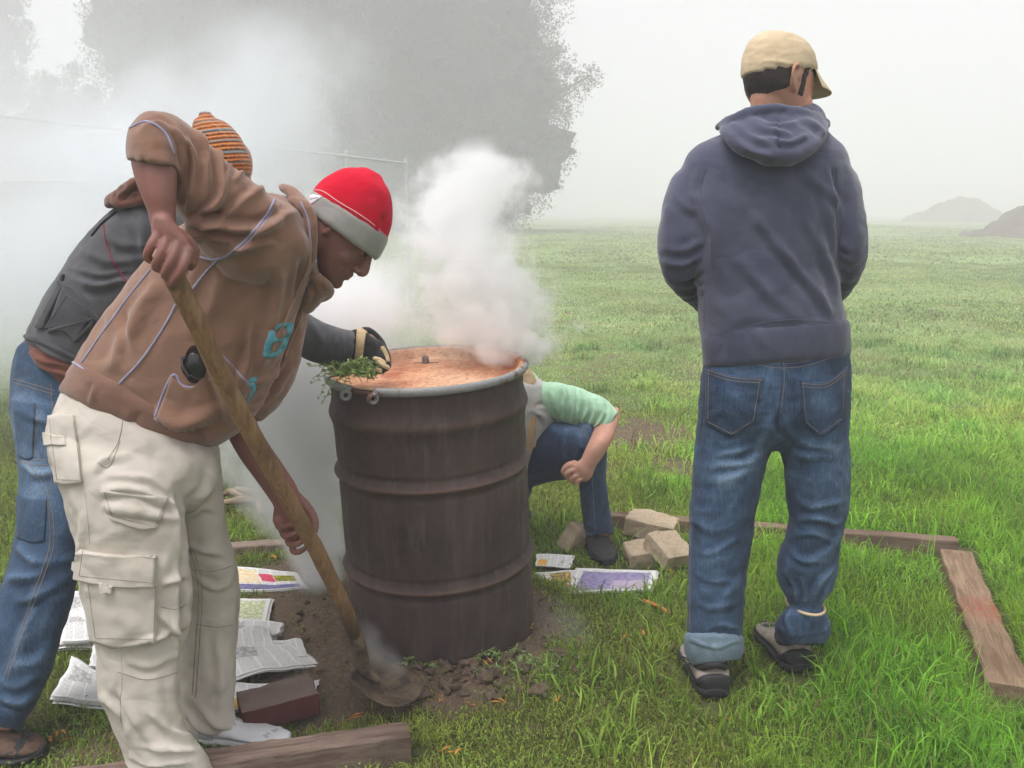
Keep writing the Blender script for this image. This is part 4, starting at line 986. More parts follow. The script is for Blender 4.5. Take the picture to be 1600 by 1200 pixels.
def relief(V0, V, N, k):
    """cloth rubs pale on raised folds"""
    return np.clip(((V - V0) * N).sum(1) * k, -.25, .4)
def shoe(heel, toe, wd, zt, parent, m_up, m_sole, m_dark, name='shoe', ankle=None, lace=None, rise=0.0, sock=None, collar=True):
    heel = np.array(heel, float); toe = np.array(toe, float); d = toe - heel; L = np.linalg.norm(d); d /= L; sd_ = np.cross(d, [0, 0, 1.0]); sd_ /= np.linalg.norm(sd_); U = np.array([0, 0, 1.0])
    def sec(t, hw, z0, z1, n=28, top=2.2):
        th = np.linspace(0, 2 * math.pi, n, endpoint=False); c = heel + d * (t * L)
        y = np.sign(np.cos(th)) * np.abs(np.cos(th)) ** .8 * hw; z = (z0 + z1) / 2 + (z1 - z0) / 2 * np.sign(np.sin(th)) * np.abs(np.sin(th)) ** .9
        y = y * np.where(z > (z0 + z1) / 2, 1 - .35 * ((z - (z0 + z1) / 2) / ((z1 - z0) / 2)) ** 2 * (t > .25), 1)
        return c + y[:, None] * sd_ + z[:, None] * U
    up = [sec(t, h * wd, .018, z * zt) for t, h, z in [(0.01, .28, .55), (.04, .38, .85), (.12, .45, 1.0), (.24, .46, 1.0), (.36, .45, .93), (.5, .47, .72), (.64, .5, .58), (.78, .49, .48), (.9, .40, .40), (.97, .26, .30), (1.0, .12, .2)]]
    so_ = [sec(t, h * wd, 0.0, z) for t, h, z in [(-.02, .26, .03), (.0, .36, .032), (.1, .47, .032), (.25, .48, .030), (.45, .47, .028), (.65, .55, .026), (.8, .53, .026), (.92, .42, .028), (.99, .26, .03), (1.02, .12, .026)]]
    V, F = remesh([rings(np.array(up))], .004, 2); N = vnormals(V, F); V = V + N * (.0016 * fbm(V * 60, 2))[:, None]
    u = obj(name, V, F, m_up, parent)
    V2, F2 = remesh([rings(np.array(so_))], .004, 1); q = (V2 - heel) @ d; z = V2[:, 2]; N2_ = vnormals(V2, F2); V2 = V2 + N2_ * (.0028 * np.sign(np.sin(q * 260)) * (z < .014) * (np.abs(N2_[:, 2]) < .7))[:, None]
    obj('sole', V2, F2, m_sole, u)
    c1 = [sec(t, h * wd * 1.03, z0, z) for t, h, z0, z in [(-.012, .26, .02, .6 * zt), (.0, .34, .02, .8 * zt), (.04, .42, .02, .85 * zt), (.13, .475, .02, .55 * zt), (.2, .47, .02, .4 * zt)]]
    obj('heel_counter', *remesh([rings(np.array(c1))], .004, 1), m_dark, u)
    c2 = [sec(t, h * wd, z0 * zt, z * zt) for t, h, z0, z in [(.72, .50, .2, .52), (.84, .46, .15, .45), (.93, .36, .1, .36), (1.0, .18, .1, .22)]]
    obj('toe_cap', *remesh([rings(np.array(c2))], .004, 1), m_dark, u)
    a = ankle if ankle is not None else heel + d * L * .2 + U * (zt + .02); c = heel + d * L * .22 + U * zt * .9
    th = np.linspace(0, 2 * math.pi, 26)
    if collar: obj('collar', *tube([c + d * math.cos(q) * L * .185 + sd_ * math.sin(q) * wd * .36 + U * (.008 + .014 * math.cos(q * 2)) for q in th], .0105, 9, 1), m_dark, u)
    if sock is not None: obj('sock', *remesh([tube([c - U * .02, c + U * .05, a + U * .06], [wd * .36, wd * .35, wd * .36], 20, 3)], .004, 1), sock, u)
    T = []
    for i, t in enumerate((.42, .5, .58, .66)):
        zc = (zt * (.93 - (t - .36) * 1.5)) + .004; cc = heel + d * L * t
        T.append(tube([cc + sd_ * wd * .24 * s_ + U * (zc - .012 * abs(s_)) + d * .006 * (1 if s_ > 0 else -1) for s_ in (-1, -.5, 0, .5, 1)], .0028, 6, 2))
    if lace is not None: T.append(tube(lace, .0025, 6, 6))
    for V, F in T: obj('lace', V, F, m_sole if lace is None else m_dark, u)
    return u

# ------------------------------------------------------------------ the standing man
YM = 2.42
man = empty('person', (P(1200, 900, YM)[0], YM, 0), 'standing person seen from behind in navy hooded sweatshirt, jeans and tan cap, head bowed', 'person')
TOR = [(1158, 196, 1286, 198, YM, .17), (1122, 214, 1302, 214, YM, .20), (1090, 228, 1316, 228, YM, .23), (1072, 250, 1326, 250, YM, .25), (1064, 290, 1328, 290, YM, .27), (1066, 340, 1322, 340, YM, .28), (1074, 390, 1312, 390, YM, .28), (1090, 440, 1310, 440, YM, .28), (1093, 490, 1318, 486, YM, .28), (1096, 530, 1325, 522, YM, .28), (1098, 550, 1327, 538, YM, .28)]
HEM = [(1095, 526, 1326, 502, YM, .286), (1097, 545, 1328, 522, YM, .292), (1098, 560, 1329, 540, YM, .292), (1098, 573, 1329, 553, YM, .286)]
ARL = [(1078, 262, 1150, 216, YM, .16), (1052, 276, 1118, 258, YM, .15), (1039, 310, 1104, 308, YM - .01, .145), (1031, 350, 1100, 352, YM - .02, .14), (1028, 388, 1100, 392, YM - .02, .135), (1033, 418, 1101, 420, YM - .01, .13), (1046, 448, 1104, 430, YM + .05, .125), (1066, 468, 1112, 430, YM + .13, .12), (1092, 488, 1140, 440, YM + .22, .11), (1112, 500, 1165, 450, YM + .26, .10)]
ARR = [(1256, 216, 1318, 262, YM, .16), (1292, 262, 1336, 270, YM, .15), (1302, 308, 1347, 306, YM - .01, .145), (1306, 352, 1353, 350, YM - .02, .14), (1308, 390, 1355, 388, YM - .02, .135), (1306, 418, 1352, 414, YM, .13), (1298, 430, 1340, 440, YM + .06, .12), (1285, 436, 1326, 460, YM + .14, .115), (1255, 445, 1305, 480, YM + .22, .10), (1230, 450, 1285, 490, YM + .26, .10)]
hood_m = cloth('navy_fleece', (0.066, 0.073, 0.115), (0.095, 0.102, 0.152), 7, 900, .25, .95, .35)
V, F = remesh([loft(TOR, 40, 5, 2.5, cap=('round', 'soft')), loft(ARL, 30, 5, 2.1), loft(ARR, 30, 5, 2.1)], .0075, 5)
FM = [([(1170, 330), (1220, 390), (1270, 450), (1300, 495)], 8, .011), ([(1260, 340), (1285, 400), (1308, 460)], 7, .010), ([(1150, 400), (1190, 450), (1250, 500)], 10, .005), ([(1090, 300), (1110, 360), (1112, 420)], 9, .007), ([(1120, 470), (1140, 500), (1130, 525)], 10, .006), ([(1310, 300), (1322, 330), (1318, 380)], 6, -.006),
      ([(1048, 300), (1070, 325), (1095, 330)], 7, .006), ([(1031, 405), (1060, 412), (1098, 402)], 5, .008), ([(1033, 424), (1062, 432), (1100, 420)], 5, .008), ([(1040, 440), (1070, 446), (1100, 436)], 4, .007), ([(1035, 385), (1065, 392), (1100, 378)], 6, .006), ([(1052, 456), (1080, 458), (1104, 448)], 4, .006),
      ([(1310, 382), (1335, 392), (1352, 380)], 5, .007), ([(1312, 402), (1332, 410), (1352, 402)], 5, .008), ([(1312, 420), (1330, 428), (1346, 420)], 4, .007), ([(1308, 436), (1325, 440), (1338, 434)], 4, .005), ([(1105, 260), (1095, 300), (1108, 350)], 6, -.006), ([(1300, 262), (1308, 300), (1306, 350)], 5, -.007), ([(1240, 260), (1290, 300), (1310, 330)], 9, .005), ([(1200, 300), (1180, 380)], 16, .004), ([(1110, 510), (1180, 496), (1260, 500)], 9, .004), ([(1280, 300), (1296, 350), (1300, 410)], 6, .006)]
V = folds(V, F, FM, [(.003, 4, 4, 7, .5), (.0014, 16, 12, 20, -.3)]); V = lap(V, F, 1)
sw = obj('sweatshirt', V, F, hood_m, man); bs = bvh_of(V, F)
rib = cloth('navy_rib', (0.056, 0.062, 0.100), (0.082, 0.088, 0.134), 9, 700, .5, .95, .3)
V, F = remesh([loft(HEM, 44, 4, 2.5, cap=('soft', 'open'))], .006, 3); V = folds(V, F, [([(1180, 512), (1190, 545)], 8, .003), ([(1130, 520), (1120, 565)], 9, -.003)], [(.0016, 9, 9, 3, 0)]); obj('hem_band', V, F, rib, sw)
sewn(bs, [[(1098, 530), (1140, 516), (1190, 505), (1240, 500), (1326, 506)], [(1105, 258), (1094, 300), (1104, 345), (1106, 400)], [(1308, 262), (1306, 310), (1310, 380)], [(1101, 430), (1100, 520)]], .0016, rib, sw, 'seam', -.0004)
# hood lying on the back: layered cloth lobes
HD_ = [(1160, 172, 1284, 176, YM - .02, .19), (1143, 186, 1290, 190, YM - .045, .22), (1124, 202, 1294, 206, YM - .075, .20), (1134, 224, 1284, 227, YM - .125, .14), (1156, 242, 1268, 243, YM - .15, .10), (1184, 254, 1246, 254, YM - .155, .07)]
V, F = remesh([loft(HD_, 34, 5, 2.2, cap=('open', 'soft')), tube([P(1120, 200, YM - .03), P(1150, 182, YM - .11), P(1205, 168, YM - .12), P(1262, 178, YM - .1), P(1290, 196, YM - .03), P(1284, 180, YM + .08)], [.010, .012, .012, .012, .012, .01], 10, 5)], .006, 3)
V = folds(V, F, [([(1140, 190), (1170, 210), (1215, 228)], 5, .008), ([(1160, 180), (1200, 200), (1225, 205), (1240, 215)], 5, .007), ([(1200, 212), (1230, 222), (1262, 212)], 5, .008), ([(1135, 205), (1165, 232), (1210, 246)], 5, .006), ([(1250, 185), (1280, 200), (1286, 212)], 5, .006), ([(1214, 170), (1220, 210), (1216, 252)], 2.5, -.005), ([(1180, 178), (1210, 186), (1245, 184)], 4, -.006)], [(.002, 14, 14, 20, .4)])
V = lap(V, F, 1); obj('hood', V, F, hood_m, man)
# jeans
JW = [(1106, 535, 1320, 530, YM, .24), (1102, 560, 1326, 556, YM, .26), (1096, 600, 1328, 598, YM, .285), (1092, 640, 1328, 640, YM, .28)]
JL = [(1092, 628, 1216, 640, YM, .24), (1088, 690, 1206, 694, YM, .22), (1083, 740, 1192, 742, YM - .01, .20), (1079, 800, 1180, 802, YM - .02, .18), (1077, 860, 1171, 862, YM - .03, .165), (1076, 920, 1163, 922, YM - .04, .16), (1075, 970, 1159, 972, YM - .045, .155), (1076, 1008, 1159, 1008, YM - .05, .155)]
JR = [(1208, 640, 1328, 632, YM, .24), (1218, 694, 1327, 690, YM, .22), (1228, 742, 1328, 740, YM, .20), (1232, 790, 1326, 790, YM, .19), (1233, 820, 1320, 822, YM, .18), (1224, 850, 1314, 852, YM, .17), (1214, 885, 1308, 885, YM, .17), (1220, 915, 1302, 918, YM, .16), (1232, 938, 1284, 940, YM, .12), (1233, 948, 1283, 950, YM, .115), (1216, 966, 1292, 966, YM, .14), (1212, 985, 1296, 985, YM, .145), (1222, 1003, 1288, 1003, YM, .13)]
jm = denim('blue_denim', (0.024, 0.040, 0.078), (0.068, 0.120, 0.205), (0.27, 0.38, 0.52))
V0, F = remesh([loft(JW, 40, 4, 2.4), loft(JL, 32, 4, 2.2, cap=('round', 'open')), loft(JR, 32, 4, 2.2, cap=('round', 'open'))], .0055, 4)
FJ = [([(1205, 668), (1170, 700), (1120, 712)], 6, .006), ([(1205, 690), (1165, 722), (1110, 730)], 7, .006), ([(1190, 720), (1150, 745), (1098, 752)], 8, .004), ([(1205, 640), (1185, 690), (1168, 730)], 7, .006), ([(1218, 655), (1250, 688), (1300, 700)], 7, .006), ([(1222, 690), (1265, 712), (1310, 712)], 8, .004), ([(1215, 640), (1211, 660), (1213, 680)], 5, -.008),
      ([(1236, 770), (1270, 790), (1322, 778)], 8, .006), ([(1238, 812), (1262, 806), (1300, 818), (1318, 812)], 5, .008), ([(1236, 836), (1270, 830), (1300, 848)], 5, .007), ([(1228, 846), (1245, 870), (1290, 880)], 6, .007), ([(1312, 826), (1290, 860), (1250, 880)], 7, .006), ([(1222, 885), (1238, 915), (1244, 940)], 4, .006), ([(1306, 880), (1280, 905), (1264, 938)], 6, .007), ([(1296, 905), (1284, 925), (1278, 940)], 4, .006), ([(1250, 900), (1256, 925), (1254, 940)], 4, .006),
      ([(1240, 952), (1232, 970), (1238, 992)], 4, .008), ([(1258, 952), (1264, 975), (1256, 998)], 4, .006), ([(1278, 952), (1290, 970), (1284, 992)], 4, .008), ([(1216, 975), (1240, 992), (1290, 985)], 4, .006), ([(1080, 812), (1110, 830), (1150, 822)], 7, .004), ([(1150, 838), (1115, 862), (1082, 862)], 6, .005), ([(1080, 880), (1105, 905), (1150, 912)], 6, .005), ([(1158, 900), (1128, 930), (1120, 975)], 8, .004), ([(1092, 780), (1100, 840), (1094, 900)], 8, .003), ([(1084, 935), (1108, 950), (1150, 944)], 6, .004), ([(1100, 985), (1125, 975), (1155, 985)], 5, .004), ([(1240, 715), (1232, 765), (1240, 800)], 8, .005), ([(1130, 600), (1150, 625), (1160, 655)], 9, .002)]
N0 = vnormals(V0, F); V = folds(V0, F, [(a_, b_ * .9, c_ * .72) for a_, b_, c_ in FJ], [(.0024, 12, 10, 14, .3), (.003, 6, 6, 6, .6), (.0009, 26, 22, 48, .25)]); V = lap(V, F, 1)
me = mesh_from('jeans', V, F); wear_attr(me, V, [(1150, 720, 35, 40, .35), (1285, 625, 26, 36, .45), (1150, 620, 30, 40, .22), (1300, 720, 25, 60, .12), (1130, 760, 25, 60, .2), (1115, 900, 25, 70, .12), (1285, 840, 20, 60, .12), (1245, 660, 30, 60, -.15), (1095, 640, 10, 80, -.1), (1205, 600, 40, 40, .12)], relief(V0, V, N0, 40))
jn = obj('jeans', me, None, jm, man); bj = bvh_of(V, F)
thr = plain('tan_thread', (.26, .20, .14), .8, .2)
pk = []
for top, bot in (([(1104, 574), (1145, 586), (1192, 589)], [(1103, 662), (1143, 682), (1180, 660)]), ([(1251, 595), (1290, 596), (1323, 573)], [(1257, 662), (1281, 682), (1321, 656)])):
    V, F = drape_patch(bj, top, bot, .0035, 26, 26); me = mesh_from('back_pocket', V, F); wear_attr(me, V, [(1145, 620, 25, 40, .25), (1285, 625, 26, 36, .35)])
    pk.append(obj('back_pocket', me, None, jm, jn)); pb = bvh_of(V, F)
    ln = [[(x, y + 4) for x, y in top], [(x, y + 9) for x, y in top], [top[0], bot[0], bot[1]], [bot[1], bot[2], top[-1]]]
    stitched(pb, [[(q[0] + (.5 if q[0] < 1200 else 0), q[1]) for q in l] for l in ln[:2]] + [[(top[0][0] + 3, top[0][1] + 3), (bot[0][0] + 3, bot[0][1] - 3)], [(bot[0][0] + 3, bot[0][1] - 3), (bot[1][0], bot[1][1] - 4)], [(bot[1][0], bot[1][1] - 4), (bot[2][0] - 3, bot[2][1] - 3)], [(bot[2][0] - 3, bot[2][1] - 3), (top[-1][0] - 4, top[-1][1] + 3)]], thr, pk[-1], .0008, 6, 5)
sewn(bj, [[(1150, 556), (1180, 566), (1220, 572), (1260, 568), (1310, 552)], [(1221, 548), (1222, 600), (1216, 650)], [(1108, 570), (1098, 640), (1092, 700)]], .0014, jm, jn, 'yoke_seam', -.0005)
stitched(bj, [[(1150, 559), (1180, 569), (1220, 575), (1260, 571), (1310, 555)], [(1150, 552), (1180, 562), (1220, 568), (1260, 564), (1310, 548)], [(1224, 550), (1225, 600), (1219, 648)], [(1080, 800), (1078, 900), (1078, 1000)]], thr, jn, .0008, 6, 5)
# turned-up cuff
CU = [(1069, 992, 1163, 996, YM - .045, .185), (1068, 1004, 1163, 1006, YM - .045, .19), (1071, 1022, 1162, 1018, YM - .047, .185), (1078, 1036, 1158, 1026, YM - .05, .175)]
V, F = remesh([loft(CU, 32, 4, 2.2, cap=('soft', 'open'))], .0045, 2); V = folds(V, F, [([(1075, 1000), (1110, 1008), (1158, 1002)], 4, .003), ([(1120, 1004), (1124, 1030)], 7, .003), ([(1090, 1010), (1094, 1032)], 6, -.002)], [(.0012, 20, 20, 12, 0)])
cm = denim('pale_denim', (0.15, 0.21, 0.27), (0.22, 0.30, 0.37), (0.34, 0.43, 0.50)); me = mesh_from('turned_up_cuff', V, F); wear_attr(me, V, [(1115, 1012, 60, 14, .3)]); obj('turned_up_cuff', me, None, cm, man)
bd = [P(x, y, 0) if False else None for x, y in ()]
cpt = [(P(1232, 942, YM)), (P(1284, 946, YM))]; cen = (cpt[0] + cpt[1]) / 2; hw = np.linalg.norm(cpt[1] - cpt[0]) / 2
obj('ankle_band', *tube([cen + np.array([math.cos(q) * hw * 1.06, math.sin(q) * .071, -.004 * math.cos(q)]) for q in np.linspace(0, 2 * math.pi, 30)], .0045, 8, 1), plain('tan_elastic', (.55, .42, .27), .8), man)
# shoes
grey_s = plain('grey_suede', (.30, .255, .22), .85, .15, .2, 40, .3); blk = plain('black_rubber', (.022, .022, .025), .6, .35, .3, 60, .4); wht = plain('white_cotton', (.75, .76, .78), .9)
hl = G(1117, 1092); hl[2] = .002; tt = G(1078, 1010); tt[2] = .002; d_ = (tt - hl); d_ /= np.linalg.norm(d_); tt = hl + d_ * .285
lc = [P(1082, 1035, hl[1] + .06) + [0, 0, 0], P(1066, 1026, hl[1] + .07), P(1062, 1034, hl[1] + .07), P(1070, 1038, hl[1] + .06), P(1082, 1036, hl[1] + .06)]
shoe(hl, tt, .108, .082, man, grey_s, blk, blk, lace=lc, sock=wht)
hl2 = G(1248, 1052); hl2[2] = .002; tt2 = G(1196, 985); d_ = tt2 - hl2; d_[2] = 0; d_ /= np.linalg.norm(d_); tt2 = hl2 + d_ * .285; tt2[2] = .002
shoe(hl2, tt2, .108, .085, man, grey_s, blk, blk)
# head
HC = P(1216, 136, YM - .0); FD = (.86, .42, -.24); UPD = (.20, .22, .95)
hp, T = head_parts(HC, FD, UPD, .98)
NK = [(1172, 150, 1262, 158, YM + .0, .13), (1172, 168, 1262, 178, YM, .125), (1166, 188, 1272, 196, YM, .135), (1150, 212, 1290, 216, YM, .16)]
hands = []
for sx, ar in ((-1, ARL), (1, ARR)):
    e = P((ar[-1][0] + ar[-1][2]) / 2, (ar[-1][1] + ar[-1][3]) / 2, YM + .26); wv_ = np.array([-sx * .075, .03, -.02]); pc = e + wv_
    hands.append(tube([e, e + wv_ * .6, e + wv_ * 1.3], [.030, .036, .038], 12, 3, flat=.6))
    for k in range(4): b = pc + np.array([-sx * .03, 0, .03 - .02 * k]); hands.append(tube([b, b + [-sx * .03, .012, -.004], b + [-sx * .045, -.012, -.012]], [.009, .0085, .007], 9, 3))
    hands.append(tube([pc + [0, 0, .03], pc + [-sx * .02, .01, .055], pc + [-sx * .045, .0, .06]], [.012, .011, .009], 9, 3))
body = hp + [loft(NK, 28, 4, 2.0), loft(scl(TOR, .84, .8), 28, 3), loft(scl(ARL, .72), 20, 3), loft(scl(ARR, .72), 20, 3), loft(scl(JW, .86), 28, 3), loft(scl(JL, .75), 20, 3), loft(scl(JR[:8], .75), 20, 3), loft(scl([(1235, 900, 1285, 900, YM, .12), (1236, 990, 1284, 990, YM, .11)], .6), 16, 2)] + hands
V, F = remesh(body, .004, 2); px, py = proj(V)
obj('body', V, F, SK_MID, man)
# hair: a shell a little larger than the skull, sunk inside where there is none
Rm = frame(FD, UPD)
def shellhead(c, Rm, s, fn, name, mat, parent, vox=.004, sm=2, n=(60, 40), extra=()):
    V, F = ball((0, 0, 0), 1, 1, 1, n[0], n[1]); A = crom(HEADROWS, 6)[::-1]; z = V[:, 2] * .119; o_ = np.argsort(A[:, 0]); y0 = np.interp(z, A[o_, 0], A[o_, 1]); hx = np.interp(z, A[o_, 0], A[o_, 2]); hy = np.interp(z, A[o_, 0], A[o_, 3])
    rr = np.hypot(V[:, 0], V[:, 1]) + 1e-9; L = np.stack([V[:, 0] / rr * hx, y0 + V[:, 1] / rr * hy, z], 1); L[rr < 1e-6, :2] = 0
    k = fn(L); Lc = np.array([0, -.003, .01]); L = Lc + (L - Lc) * k[:, None]
    return L, F
def hairfn(L):
    x, y, z = L.T
    on = sstep(-.075, -.060, z + .5 * np.maximum(y + .02, 0) * 0) * (1 - sstep(.045, .06, y + .25 * (z < 0) * 0)); near_ear = (np.abs(x) > .062) & (y > -.042) & (y < .012) & (z < .035)
    side = (y >= .012) & (z > -.03) & (y < .03)
    on = np.where((z > .05), 1, on); on = np.where(near_ear, 0, on); on = np.where((y > .03) & (z < .05), 0, on); on = np.where((z < -.03) & (y > -.03), 0, on)
    zl = -.022 - .62 * np.clip(-y - .022, 0, .075); back = (y < -.020) & (z > zl); burn = (y > .006) & (y < .026) & (z > -.034) & (np.abs(x) > .04); top = z > .04
    return np.where(back | burn | top, 1.045, .90) + .004 * fbm(L * 90, 2)
L, F = shellhead(None, None, 1, hairfn, '', None, None, n=(120, 90)); V = np.asarray(HC) + .98 * (L @ Rm.T)
hm_ = M('short_dark_hair'); v = hm_.coord('Object', (1, 1, .25)); f = hm_.noise(v, 420, 3, .7)
hm_.pbr(hm_.mix(f, (0.012, 0.009, 0.008), (0.055, 0.042, 0.036)), .6, .3, hm_.bump(f, .8, .002))
V, F = remesh([(V, F)], .0035, 2); N = vnormals(V, F); V = V + N * (.0012 * fbm(V * 260, 2))[:, None]; obj('hair', V, F, hm_.m, man)
# cap
capm = cloth('tan_twill', (0.60, 0.47, 0.30), (0.70, 0.56, 0.375), 14, 1200, .3, .9, .1, crease=.04)
def capfn(L):
    x, y, z = L.T; low = .052 + .20 * np.clip(-(y) - .02, -.1, .1) * -.35
    return np.where(z > low, 1.10 - .02 * sstep(.05, .1, z), .92)
L, F = shellhead(None, None, 1, lambda L: np.where(L[:, 2] > (.030 + .28 * L[:, 1]) * 1.0 - .0, 1.10, .86), '', None, None, n=(80, 60)); V = np.asarray(HC) + .98 * (L @ Rm.T)
V, F = remesh([(V, F)], .004, 3); V = folds(V, F, [([(1190, 92), (1225, 98), (1255, 96)], 3, .0025), ([(1172, 118), (1200, 110), (1250, 108)], 3, .002), ([(1215, 74), (1216, 110)], 2, -.0015)], [(.0012, 14, 14, 40, 0)])
cap_o = obj('cap', V, F, capm, man)
# brim: curved plate
br = []; nb, mb = 22, 10
for i in range(mb + 1):
    for j in range(nb + 1):
        a = (j / nb - .5) * 2.1; r = .095 + .078 * (i / mb) * math.cos(a * .62); br.append(HC + .98 * (np.array([math.sin(a) * .082 * (1 + .1 * i / mb), .0 + math.cos(a) * r * .98 + .002, .058 - .030 * (i / mb) - .028 * (abs(math.sin(a)) ** 2) * (.4 + .6 * i / mb) - .0]) @ Rm.T))
br = np.array(br); nrm = Rm[:, 2]; top = br + nrm * .002; bt = br - nrm * .0015; n1 = len(br); F = []
I = lambda i, j: i * (nb + 1) + j
for i in range(mb):
    for j in range(nb): F += [(I(i, j), I(i, j + 1), I(i + 1, j + 1), I(i + 1, j)), (n1 + I(i, j), n1 + I(i + 1, j), n1 + I(i + 1, j + 1), n1 + I(i, j + 1))]
for j in range(nb): F += [(I(mb, j), I(mb, j + 1), n1 + I(mb, j + 1), n1 + I(mb, j)), (I(0, j), n1 + I(0, j), n1 + I(0, j + 1), I(0, j + 1))]
for i in range(mb): F += [(I(i, 0), I(i + 1, 0), n1 + I(i + 1, 0), n1 + I(i, 0)), (I(i, nb), n1 + I(i, nb), n1 + I(i + 1, nb), I(i + 1, nb))]
obj('brim', np.concatenate([top, bt]), F, capm, cap_o)
obj('button', *ball(T((0, -.01, .132)), .006), capm, cap_o)

# ------------------------------------------------------------------ worker with the shovel
YW = 2.0
wk = empty('person', (P(230, 900, YW)[0], YW, 0), 'bending person in brown sweatshirt, red beanie and beige cargo trousers gripping a shovel', 'person')
TW = [(104, 588, 330, 700, YW + .05, .26), (128, 548, 378, 668, YW + .05, .29), (158, 502, 412, 622, YW + .05, .30), (192, 456, 436, 568, YW + .05, .30), (228, 408, 456, 505, YW + .05, .31), (270, 360, 474, 455, YW + .05, .34), (340, 330, 488, 415, YW + .05, .38), (392, 305, 492, 392, YW + .05, .36), (430, 306, 492, 378, YW + .06, .26)]
AN = [(452, 322, 400, 450, YW - .06, .20), (422, 306, 355, 428, YW - .09, .20), (380, 276, 315, 388, YW - .12, .18), (342, 244, 290, 348, YW - .15, .165), (302, 204, 272, 315, YW - .17, .15), (258, 177, 280, 292, YW - .20, .14), (222, 180, 284, 276, YW - .22, .135), (203, 208, 283, 264, YW - .23, .13), (200, 246, 278, 256, YW - .24, .125)]
AF = [(410, 400, 494, 424, YW + .18, .18), (396, 460, 482, 470, YW + .19, .17), (386, 520, 474, 524, YW + .18, .16), (376, 565, 462, 582, YW + .17, .15), (362, 606, 436, 632, YW + .15, .14), (352, 625, 408, 655, YW + .13, .12)]
brm = cloth('brown_fleece', (0.235, 0.125, 0.082), (0.305, 0.170, 0.115), 6, 800, .3, .95, .4, ((.19, .105, .075), 5, .6, .4))
V0, F = remesh([loft(TW, 44, 5, 2.3, cap=('soft', 'soft')), loft(AN, 32, 5, 2.1, cap=('round', 'open')), loft(AF, 30, 5, 2.1, cap=('round', 'open'))], .0055, 5)
FW_ = [([(470, 330), (420, 345), (370, 385), (330, 395)], 9, .008), ([(300, 200), (322, 240), (325, 290)], 6, .009), ([(330, 215), (345, 260), (340, 310), (300, 345)], 7, .010), ([(355, 225), (362, 250), (350, 290)], 4, .008), ([(375, 245), (385, 262), (362, 285)], 5, .010), ([(420, 290), (380, 310), (350, 340), (315, 350)], 8, .008), ([(440, 345), (390, 355), (330, 350), (290, 345)], 10, .011), ([(430, 380), (370, 378), (310, 362), (285, 352)], 8, .009), ([(288, 215), (306, 250), (300, 300), (290, 330)], 6, .008), ([(270, 195), (285, 225), (290, 265)], 5, .007), ([(258, 330), (270, 360), (290, 390)], 8, -.01),
       ([(440, 420), (425, 500), (400, 580)], 12, .009), ([(470, 400), (462, 470), (440, 530)], 7, -.010), ([(350, 420), (330, 480), (300, 530)], 20, .006), ([(250, 440), (210, 510), (170, 580)], 18, .006), ([(400, 500), (390, 560), (370, 610)], 10, .006), ([(240, 640), (290, 660), (350, 640)], 18, .010), ([(330, 570), (350, 620), (360, 660)], 12, .008), ([(150, 590), (200, 640), (260, 690)], 10, .005), ([(180, 470), (200, 520), (190, 560)], 12, -.005), ([(450, 545), (430, 580), (395, 600)], 5, .009), ([(455, 570), (430, 605), (400, 622)], 5, .009), ([(440, 600), (415, 625), (385, 640)], 5, .008), ([(470, 500), (440, 520), (400, 525)], 7, .006), ([(340, 350), (300, 400), (280, 450)], 9, -.006), ([(222, 190), (250, 185), (280, 205)], 5, -.004)]
V = folds(V0, F, [(a_, b_ * .8, c_ * 1.3) for a_, b_, c_ in FW_], [(.004, 5, 5, 5, .7), (.0022, 12, 12, 12, -.3)]); V = lap(V, F, 1)
swt = obj('sweatshirt', V, F, brm, wk); bw = bvh_of(V, F)
HB = [(92, 606, 285, 712, YW + .05, .27), (100, 594, 300, 705, YW + .05, .29), (113, 572, 320, 700, YW + .05, .295), (120, 562, 335, 694, YW + .05, .285)]
V, F = remesh([loft(HB, 44, 4, 2.4, cap=('open', 'soft'))], .006, 3); V = folds(V, F, [([(150, 600), (140, 630)], 6, .004), ([(220, 645), (208, 670)], 8, -.003)], [(.0014, 8, 8, 8, 0)]); obj('hem_band', V, F, cloth('brown_rib', (0.190, 0.100, 0.068), (0.245, 0.134, 0.094), 8, 600, .5, .95, .3), swt)
lil = cloth('lilac_thread', (0.30, 0.29, 0.42), (0.38, 0.36, 0.50), 30, 900, .3)
sewn(bw, [[(114, 566), (165, 598), (205, 624), (250, 660), (282, 690), (300, 704)], [(128, 566), (160, 520), (200, 465), (236, 420)], [(182, 604), (218, 566), (252, 518), (278, 470)], [(296, 398), (340, 405), (372, 386), (402, 355), (424, 322), (434, 298)], [(344, 402), (322, 425), (296, 458)], [(243, 650), (256, 612), (272, 584), (284, 602), (306, 604), (330, 590), (342, 572)], [(344, 552), (370, 580), (395, 606)], [(203, 200), (230, 190), (258, 208), (272, 240)], [(262, 345), (268, 375), (285, 395)]], .0027, lil, swt, 'piping', .0004)
sewn(bw, [[(120, 575), (165, 606), (205, 632), (250, 667), (280, 697)], [(350, 404), (376, 389), (406, 358), (428, 325)]], .0012, lil, swt, 'piping', .0004)
